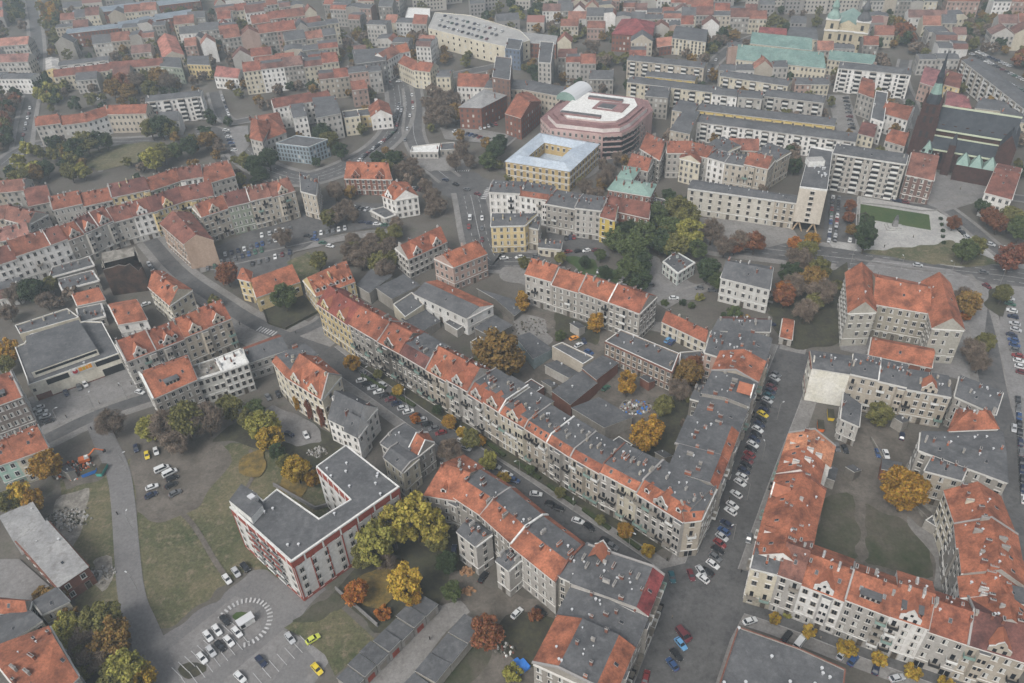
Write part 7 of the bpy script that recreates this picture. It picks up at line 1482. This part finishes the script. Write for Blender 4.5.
for j, (a, b_) in enumerate((((440, 20), (500, 36)), ((445, 16), (505, 32)), ((438, 25), (490, 40)))):
    for i in range(11):
        t = (i+R.random()*.5)/11; p = P(a[0]+(b_[0]-a[0])*t, a[1]+(b_[1]-a[1])*t, 14); o = car(p[0], p[1], 1.2, R.choice(DEFC), f"car on the mall roof deck, {ORD[i]} from left in its {['middle', 'rear', 'front'][j]} row", near=False, z=13.7)
# ================================================================== SMALL THINGS
def thing(name, mb, x, y, z0, ang, label, cat, color=None, part='body', **k):
    p = P(x, y); o = link(name, mb.mesh(name), None, (p[0], p[1], z0), ang, color=color); return tag(o, label, cat, **k)
M['blue_tarp'] = mat_plain('blue_plastic', (.03, .16, .5), .5); M['yellow_paint'] = mat_plain('yellow_steel', (.6, .42, .03), .5); M['orange_paint'] = mat_plain('orange_steel', (.6, .14, .03), .5); M['teal_paint'] = mat_plain('teal_plastic', (.05, .3, .26), .5)
b = MB(); R = random.Random(2); g = [[(x*1.1-2, y*1.1-2, .5+R.random()*.8) for x in range(5)] for y in range(5)]
for i in range(4):
    for j in range(4):
        if (i, j) in ((0, 3), (3, 3), (0, 2)): continue
        b.face([g[j][i], g[j][i+1], g[j+1][i+1], g[j+1][i]], 'blue_tarp'); b.face([(x, y, 0) for x, y, z in (g[j][i], g[j+1][i], g[j+1][i+1], g[j][i+1])], 'blue_tarp')
thing('tarpaulin', b, 519, 668, .1, .6, 'crumpled blue tarpaulin in the back garden', 'tarpaulin')
def skip(m):
    b = MB(); b.box(-2.2, 2.2, -1, 1, .2, 1.7, m, top='soil', tf=1.12); b.box(-2.5, -2.3, -.9, .9, .3, .9, m); b.box(2.3, 2.5, -.9, .9, .3, .9, m); return b
thing('skip_container', skip('yellow_paint'), 830, 417, .1, 1.3, 'yellow skip container against the white blank wall', 'skip')
thing('skip_container', skip('orange_paint'), 820, 428, .1, 1.3, 'orange skip container near the red roof corner', 'skip')
thing('skip_container', skip('blue_tarp'), 90, 474, .1, .5, 'blue skip at the rubble heap', 'skip')
thing('skip_container', skip('teal_paint'), 103, 472, .1, 1.5, 'teal white cabin beside the estate road', 'cabin')
b = MB(); b.box(-2.2, 2.2, -1.1, 1.1, 0, 2.3, 'white'); b.box(-1.9, -.7, -1.15, -1.1, .5, 1.8, 'glass'); b.box(-2.4, 2.4, -1.3, 1.3, 2.3, 2.42, 'cap'); thing('site_cabin', b, 247, 624, .2, math.radians(38), 'white guard cabin inside the painted arc', 'cabin')
# excavator by the rubble
b = MB(); b.box(-2, 2, -1.4, -.8, 0, .9, 'rubber'); b.box(-2, 2, .8, 1.4, 0, .9, 'rubber'); b.box(-1.9, 1.7, -1.2, 1.2, .9, 2.1, 'orange_paint'); b.box(.1, 1.6, -1.2, 0, 2.1, 3.1, 'white', tf=.85); b.bar((1.4, .4, 1.8), (4.2, .4, 4.2), .25, 'orange_paint', 6); b.bar((4.2, .4, 4.2), (6.6, .4, 2.2), .2, 'orange_paint', 6); b.box(6.2, 7.2, 0, .9, 1.4, 2.3, 'rubber')
thing('excavator', b, 86, 462, .1, .45, 'orange excavator working at the rubble heap', 'excavator')
# rubble heaps: lumps
def heap(name, x, y, r, n, label, mats, seed, zr=.5):
    R = random.Random(seed); b = MB()
    for _ in range(n):
        a = R.random()*6.28; d = r*R.random()**.6; s = R.uniform(.15, .6); b.bar((math.cos(a)*d, math.sin(a)*d*.7, -.1), (math.cos(a)*d+R.uniform(-.4, .4), math.sin(a)*d*.7+R.uniform(-.4, .4), s+(1-d/r)*zr), s, R.choice(mats), 5, s*.5)
    thing(name, b, x, y, .05, 0, label, 'heap', kind='stuff')
heap('debris_heap', 75, 470, 7, 160, 'red and dark demolition debris beside the golden tree', ['brick', 'rubble', 'soil', 'orange_paint', 'white'], 1, 1.5)
heap('rubble_heap', 68, 520, 8, 160, 'pale rubble spread on the waste ground', ['rubble', 'plaza', 'soil'], 2); heap('rubble_heap', 100, 575, 5, 90, 'pale stones beside the brick hall', ['rubble', 'plaza'], 3)
heap('scrap_heap', 635, 408, 6, 130, 'scattered scrap between the golden trees', ['rubble', 'white', 'brick', 'blue_tarp', 'soil'], 4, .8); heap('sand_heap', 467, 572, 2.4, 50, 'upper orange sand heap between rear wings', ['orange_sand'], 5, .8); heap('sand_heap', 468, 591, 2.2, 50, 'lower orange sand heap beside the garages', ['orange_sand'], 12, .7)
heap('rubble_heap', 532, 328, 9, 150, 'pale broken ground rubble before the red terrace', ['rubble', 'pavement', 'soil', 'dirt'], 8, .3); heap('scrap_heap', 585, 445, 4, 60, 'clutter behind the central terrace roofs', ['rubble', 'white', 'brick', 'soil'], 9, .5); heap('scrap_heap', 505, 650, 3, 40, 'garden clutter left of the blue tarpaulin', ['rubble', 'brick', 'soil', 'white'], 10, .4)
heap('stone_heap', 318, 452, 4, 60, 'stones dumped behind the apartment block garden', ['rubble', 'plaza'], 6)
# monument
b = MB(); b.box(-4, 4, -3, 3, 0, .5, 'plaza'); b.box(-2.8, 2.8, -2, 2, .5, 1.1, 'plaza'); b.box(-1.2, 1.2, -1, 1, 1.1, 4.2, 'plaza_grey', tf=.8)
for s in (-1, 1): b.bar((s*.7, 0, 4.1), (s*.35, 0, 6.2), .5, 'felt', 6, .35); b.bar((s*.35, 0, 6.), (s*.2, 0, 7.), .28, 'felt', 6, .2)
thing('stone_monument', b, 894, 228, .1, -.15, 'stone memorial with two dark figures on the slabs', 'monument')
# kerbside poster pavilion, street lamps
def lampm():
    b = MB(); b.bar((0, 0, 0), (0, 0, 7.5), .08, 'stone_cap', 6, .05); b.bar((0, 0, 7.5), (1.4, 0, 7.9), .04, 'stone_cap', 5); b.box(1.1, 1.9, -.16, .16, 7.82, 7.98, 'cap'); return b.mesh('street_lamp')
LM = lampm(); k = 0
for pts, desc in (([(366, 384), (407, 408), (466, 444), (520, 476), (573, 512), (629, 548)], 'on the tree-lined street'), ([(777, 420), (762, 460), (747, 500), (733, 540)], 'on the wide street'), ([(850, 266), (900, 272), (950, 277), (1000, 284)], 'on the boulevard'), ([(127, 470), (133, 530), (138, 590)], 'beside the estate road'), ([(60, 425), (95, 410), (128, 400)], 'on the hall square')):
    for i, (x, y) in enumerate(pts): p = P(x, y); o = link('street_lamp', LM, None, (p[0], p[1], .1), .6+i); tag(o, f"grey street lamp, {ORD[i]} from left of those {desc}", 'street lamp', 'street lamps '+desc)
# pedestrians: small standing figures
def person_mesh(seed, top, leg):
    M.setdefault('skin', mat_plain('skin', (.4, .25, .18), .6)); b = MB(); 
    prof_ = lambda x0, x1, y0: None
    for s in (-1, 1): b.bar((s*.09, .05*s, 0), (s*.09, 0, .85), .07, leg, 7, .09); b.bar((s*.09, .05*s-.08, .03), (s*.09, .05*s+.02, .05), .05, 'rubber', 5)
    b.bar((0, 0, .82), (0, 0, 1.12), .16, top, 8, .15); b.bar((0, 0, 1.1), (0, 0, 1.45), .16, top, 8, .19); b.bar((0, 0, 1.44), (0, 0, 1.54), .08, 'skin', 7, .06)
    for s in (-1, 1): b.bar((s*.2, 0, 1.42), (s*.26, .03, 1.12), .055, top, 6, .05); b.bar((s*.26, .03, 1.12), (s*.24, -.1, .86), .045, top, 6, .035); b.bar((s*.24, -.1, .86), (s*.235, -.12, .78), .035, 'skin', 5)
    b.bar((0, -.01, 1.52), (0, -.01, 1.62), .085, 'skin', 8, .105); b.bar((0, .01, 1.62), (0, .01, 1.75), .108, 'soil', 8, .06); b.bar((0, -.1, 1.6), (0, -.13, 1.58), .015, 'skin', 5); return b.mesh('person')
PM = [person_mesh(0, 'rubber', 'rubber'), person_mesh(1, 'soil', 'rubber'), person_mesh(2, 'frame_dark', 'soil')]
for i, (x, y, lb) in enumerate([(118, 515, 'person in black walking on the estate road'), (67, 418, 'person in dark clothes on the hall square, left one'), (100, 404, 'person in dark clothes in the middle of the hall square'), (92, 430, 'person crossing near the hall road'), (119, 386, 'person near the loading opening'), (132, 385, 'person close to the ornate row'), (745, 433, 'person on the wide street pavement, left'), (667, 561, 'person at the corner below the turret'), (672, 619, 'person waiting at the corner pavement'), (741, 573, 'person in dark coat by the rounded corner'), (884, 248, 'person standing on the stone square'), (913, 238, 'person crossing the stone slabs'), (738, 470, 'person walking beside the middle of the parked cars'), (729, 500, 'person beside the lower part of the parked cars'), (560, 489, 'person on the terrace garden pavement, middle'), (500, 452, 'person on the terrace garden pavement, left part'), (905, 200, 'person on the cathedral square edge'), (960, 190, 'person in the middle of the cathedral square'), (296, 334, 'person at the square crossing'), (240, 325, 'person walking past the ornate row'), (820, 640, 'person on the pavement below the long terrace'), (430, 640, 'person between the garage rows')]):
    if lb: p = P(x, y); o = link('person', PM[i % 3], None, (p[0], p[1], .16), i*1.3); tag(o, lb, 'person')
# garden walls and fences
def wall_line(pts, h, th, m, label, name='garden_wall', cat='wall'):
    W = [P(x, y) for x, y in pts]; c = sum(W)/len(W); b = MB()
    for a, d in zip(W, W[1:]):
        t = (d-a)/np.linalg.norm(d-a); n = np.array([-t[1], t[0]])*th/2; b.prism(ccw([tuple(a-n-c), tuple(d-n-c), tuple(d+n-c), tuple(a+n-c)]), 0, h, m)
    tag(link(name, b.mesh(name), None, (c[0], c[1], 0)), label, cat)
wall_line([(274, 486), (316, 510), (330, 506)], 1.6, .5, 'plaza_grey', 'low concrete wall in the apartment block garden'); wall_line([(336, 590), (378, 627)], 1.8, .35, 'plaza_grey', 'wall between lawn and orange trees')
wall_line([(262, 307), (268, 324), (286, 330), (318, 313)], 1.3, .2, 'soil', 'dark fence round the chapel lawn', 'fence', 'fence'); wall_line([(855, 260), (900, 268), (945, 274)], 1, .3, 'plaza_grey', 'low wall along the school side of the boulevard')
wall_line([(860, 198), (857, 247)], 1.0, .4, 'plaza', 'pale kerb wall on the left of the monument lawn'); wall_line([(870, 440), (905, 500), (960, 555)], 1.8, .4, 'rubble', 'crumbling wall across the east court'); wall_line([(437, 452), (492, 484)], .9, .3, 'hedge', 'x', 'hedge') if False else None
def hedge_px(pts, label, h=1.1, w_=1.2):
    wall_line(pts, h, w_, 'hedge', label, 'hedge', 'hedge')
for i, (x0, y0, x1, y1) in enumerate([(362, 366, 385, 380), (392, 384, 415, 397), (482, 430, 505, 447), (515, 452, 540, 470), (548, 476, 575, 495), (583, 500, 610, 520), (618, 524, 640, 540)]):
    hedge_px([(x0, y0+10), (x1, y1+10)], f'dark low hedge of the terrace gardens, {ORD[i]} from left')
# ================================================================== FILLER BLOCKS (the rest of the dense old town)
FILL = [0]
FTILES = [(.20, .09, .065), (.24, .10, .07), (.15, .075, .06), (.27, .13, .095), (.17, .10, .085), (.22, .085, .06)]
def fill(poly, ang, lat, H=(11, 16), roofs=('gable', 'gable', 'mansard', 'low', 'gable', 'gablegrey'), cols=FARW, tiles=FTILES, gap=0., dep=(11, 13), street=16, along=12, trees=1.9, tcols=('bare', 'dark', 'olive', 'brown'), limit=999, noun='tenement', name='tenement_house', desc=''):
    """perimeter rows at a given street angle inside a picture polygon, skipping whatever is already built"""
    W = [tuple(P(x, y)) for x, y in poly]; R = random.Random(int(W[0][0]*3+W[0][1])+len(poly)); ca, sa = math.cos(math.radians(ang)), math.sin(math.radians(ang))
    rot = lambda u, v: (u*ca-v*sa, u*sa+v*ca); inv = lambda x, y: (x*ca+y*sa, -x*sa+y*ca)
    U = [inv(*p) for p in W]; u0, v0 = np.min(U, 0); u1, v1 = np.max(U, 0); n = 0; v = v0; r_ = 0; cnt = 0; made = []
    while v < v1 and n < limit:
        d = R.uniform(*dep); u = u0+R.uniform(0, 8); h = R.uniform(*H)
        while u < u1 and n < limit:
            wd = along*R.uniform(.75, 1.4); dv = R.uniform(-.6, .6); q = [rot(u, v+dv), rot(u+wd, v+dv), rot(u+wd, v+d+R.uniform(-1.5, 1.5)), rot(u, v+d+R.uniform(-1.5, 1.5))]; cx, cy = np.mean(q, 0)
            if R.random() < .9 and _inside(W, np.array([cx]), np.array([cy]))[0] and is_free(q):
                h = min(max(h+R.uniform(-2.2, 2.2), H[0]), H[1]+1); made.append((q, h, R.choice(roofs), R.choice(cols), R.choice(tiles), R.choice(tiles))); n += 1
                occupy(q, -.5)
            elif R.random() < .5: u += 3
            u += wd+(0 if R.random() < .85 else 7)
        r_ += 1; v += d+(street if r_ % 2 == 0 else street*.55)
    for i, (q, h, rf, wc, tc, _) in enumerate(sorted(made, key=lambda m: (round(np.mean(m[0], 0)[1]/18), np.mean(m[0], 0)[0]))):
        lab = f"{cname(wc)} {noun} with {rname(rf, tc)}, {ORD[i] if i < len(ORD) else 'further'} of those {desc}"
        if len(lab.split()) > 16: lab = f"{cname(wc)} {noun}, {ORD[i] if i < len(ORD) else 'further'} of those {desc}"
        if R.random() < .22: q = [q[1], q[2], q[3], q[0]]
        jf = R.uniform(.72, 1.05); house(q, h, wall=tuple(x*jf for x in wc), roof=rf, rc=tc, rise=R.uniform(3.5, 5.5), label=lab, name=name if h > 11.5 or name != 'tenement_house' else 'town_house', group='houses '+desc, chim=2, occ=False, blank='LR' if R.random() < .6 else '')
    FILL[0] += len(made)
    if trees: mass(poly, int(len(made)*trees)+2, list(tcols), 'among the houses '+desc, r=(3, 4.5), sp=4)
NG = ['copper']
fill([(2, 60), (26, 60), (30, 100), (0, 120)], 8, 0, desc='at the left edge below the brown roofs')
fill([(60, 82), (150, 60), (205, 50), (200, 80), (100, 92)], 8, 0, desc='above the park trees', H=(9, 13))
fill([(45, 60), (70, 30), (200, 18), (250, 40), (212, 55), (60, 58)], 8, 0, desc='between factory and park', H=(10, 14))
fill([(205, 82), (250, 62), (350, 60), (400, 80), (400, 130), (345, 100), (270, 92), (240, 95)], 12, 0, desc='left of the avenue', H=(12, 16))
fill([(200, 60), (230, 5), (300, 20), (350, 50), (300, 70), (245, 62)], 18, 0, desc='above the white complex', H=(12, 16))
fill([(60, 128), (110, 122), (150, 118), (200, 110), (225, 160), (110, 140)], 8, 0, desc='around the park', H=(8, 11), limit=6)
fill([(300, 15), (400, 5), (430, 30), (430, 70), (390, 64), (340, 40)], -15, 0, desc='around the dark corner building', H=(13, 17))
fill([(430, 45), (540, 50), (600, 55), (600, 85), (540, 80), (470, 72), (430, 70)], -8, 0, desc='between mall and offices', H=(11, 15))
fill([(560, 50), (620, 45), (660, 60), (620, 95), (570, 88)], -10, 0, desc='left of the slab blocks', H=(11, 15), cols=(GY, G2, BG))
fill([(540, 12), (640, 2), (760, 20), (760, 48), (700, 58), (560, 38)], -10, 0, desc='around the red hipped building', H=(9, 13), street=12, along=11)
fill([(700, 60), (760, 50), (840, 60), (840, 130), (700, 125)], -10, 0, desc='around the market square', H=(10, 14), roofs=('low', 'gable'))
fill([(860, 60), (960, 55), (960, 130), (880, 130)], -12, 0, desc='left of the cathedral', H=(9, 13))
fill([(860, 10), (1020, 14), (1020, 60), (960, 58), (870, 52)], -12, 0, desc='beyond the baroque church', H=(9, 13), street=16)
fill([(1000, 130), (1040, 135), (1040, 180), (1020, 170)], -14, 0, desc='right of the cathedral', H=(10, 13))
fill([(960, 100), (1020, 120), (1020, 135), (965, 125)], -14, 0, desc='behind the cathedral', H=(9, 12))
fill([(650, 130), (700, 135), (690, 180), (660, 180)], -12, 0, desc='between gallery and office slab', H=(10, 14), roofs=('gable', 'low'))
fill([(700, 140), (800, 150), (795, 185), (700, 170)], -12, 0, desc='behind the office slab', H=(10, 14), roofs=('low', 'gable'))
fill([(0, 172), (40, 165), (60, 185), (30, 215), (0, 225)], 12, 0, desc='left of the red roofed terrace', H=(10, 14), tiles=[BR, RD, OR])
fill([(0, 150), (60, 145), (60, 160), (20, 170), (0, 172)], 8, 0, desc='by the left park road', H=(8, 10), limit=3)
fill([(0, 300), (60, 285), (110, 300), (60, 320), (0, 330)], 20, 0, desc='behind the hall', H=(5, 7), limit=3, name='outbuilding', noun='outbuilding')
mass([(0, 12), (1024, 12), (1024, 120), (0, 120)], 330, ['bare', 'dark', 'olive', 'brown', 'bare'], 'scattered between the far houses', r=(3, 5), sp=6)
mass([(0, 120), (1024, 120), (1024, 200), (0, 200)], 70, ['bare', 'dark', 'olive', 'brown'], 'scattered in the middle districts', r=(2.6, 4.2), sp=6)
# the farthest districts: one mass of roofs beyond the top of the picture
def far_mass():
    R = random.Random(77); b = MB(); tiles = ['far_red', 'far_brown', 'felt', 'far_orange']; M['far_red'] = mat_plain('faded_tiles', (.19, .09, .075), .9); M['far_brown'] = mat_plain('brown_tiles', (.15, .08, .07), .9); M['far_orange'] = mat_plain('orange_tiles', (.23, .115, .09), .9); M['far_wall'] = mat_plain('pale_plaster', (.33, .31, .28), .9); M['far_wall2'] = mat_plain('grey_plaster', (.22, .21, .2), .9)
    n = 0
    for gy in np.arange(640, 1250, 21):
        x = -900+R.uniform(0, 20)
        while x < 900:
            w_ = R.uniform(11, 30); d = R.uniform(10, 13); h = R.uniform(8, 14); a = math.radians(8 if x < 0 else -12)+R.uniform(-.05, .05); y = gy+R.uniform(-4, 4)-x*.12
            ca, sa = math.cos(a), math.sin(a); q = [(x+u*ca-v*sa, y+u*sa+v*ca) for u, v in ((0, 0), (w_, 0), (w_, d), (0, d))]
            if is_free(q) and R.random() < .86:
                wl, tl = R.choice(['far_wall', 'far_wall2']), R.choice(tiles); r = R.uniform(3, 5); A, B_, C_, D_ = q
                b.face([(*A, 0), (*B_, 0), (*B_, h), (*A, h)], wl); m0 = ((A[0]+D_[0])/2, (A[1]+D_[1])/2, h+r); m1 = ((B_[0]+C_[0])/2, (B_[1]+C_[1])/2, h+r)
                b.face([(*B_, 0), (*C_, 0), (*C_, h), m1, (*B_, h)], wl); b.face([(*D_, 0), (*A, 0), (*A, h), m0, (*D_, h)], wl); b.face([(*C_, 0), (*D_, 0), (*D_, h), (*C_, h)], wl)
                b.face([(*A, h), (*B_, h), m1, m0], tl); b.face([(*C_, h), (*D_, h), m0, m1], tl)
                for i in range(int(w_/3)):
                    for z in np.arange(1.8, h-1.5, 3.2):
                        s0, s1 = (i+.3)*3/w_, (i+.7)*3/w_; P0 = (A[0]+(B_[0]-A[0])*s0+sa*.05, A[1]+(B_[1]-A[1])*s0-ca*.05); P1 = (A[0]+(B_[0]-A[0])*s1+sa*.05, A[1]+(B_[1]-A[1])*s1-ca*.05)
                        if gy < 900: b.face([(*P0, z), (*P1, z), (*P1, z+1.6), (*P0, z+1.6)], 'glass')
                n += 1; occupy(q, 0)
            x += w_+(0 if R.random() < .6 else R.uniform(4, 14))
    o = link('distant_houses', b.mesh('distant_houses'), None, (0, 0, 0)); tag(o, 'hazy mass of roofs fading at the top of the picture', 'houses', kind='stuff'); print('far mass', n)
    for k in range(260):
        x, y = R.uniform(-850, 850), R.uniform(700, 1250)
        i, j = int((x-G0X)/CS), int((y-G0Y)/CS)
        if not OCC[i, j]: pass
    me = bpy.data.meshes.new('distant_trees'); V, Fc = [], []
    cm = TREE['far0'][0]; co = np.zeros(len(cm.vertices)*3); cm.vertices.foreach_get('co', co); co = co.reshape(-1, 4, 3)[::4]
    allv = []
    for k in range(900):
        x, y = R.uniform(-850, 850), R.uniform(640, 1250); i, j = int((x-G0X)/CS), int((y-G0Y)/CS)
        if OCC[i, j]: continue
        allv.append((co*1.25*R.uniform(.8, 1.3)+(x, y, 6.5)).reshape(-1, 3))
    v = np.concatenate(allv); nf = len(v)//4; me.vertices.add(len(v)); me.vertices.foreach_set('co', v.reshape(-1)); me.loops.add(len(v)); me.loops.foreach_set('vertex_index', np.arange(len(v))); me.polygons.add(nf); me.polygons.foreach_set('loop_start', np.arange(nf)*4); me.polygons.foreach_set('loop_total', np.full(nf, 4)); me.materials.append(M['leaf']); me.update(calc_edges=True)
    tag(link('distant_trees', me, None, (0, 0, 0), color=LC['olive']), 'hazy mass of trees between the distant roofs', 'trees', kind='stuff')
far_mass()
flush_trees(); flush_cars()
# ================================================================== HAZE
hm = bpy.data.materials.new('haze'); hm.use_nodes = True; nt = hm.node_tree; nt.nodes.clear(); vo = nt.nodes.new('ShaderNodeVolumePrincipled'); vo.inputs['Color'].default_value = (.78, .91, 1.0, 1); vo.inputs['Density'].default_value = HAZE_DENSITY; vo.inputs['Anisotropy'].default_value = .1
ou = nt.nodes.new('ShaderNodeOutputMaterial'); nt.links.new(vo.outputs[0], ou.inputs['Volume'])
M['haze'] = hm
b = MB(); b.box(-1900, 1900, -300, 3300, -1, 214, 'haze', bottom=True); o = link('haze', b.mesh('haze')); o['kind'] = 'stuff'
print('houses', NH[0], 'filler', FILL[0], 'objects', len(bpy.data.objects))
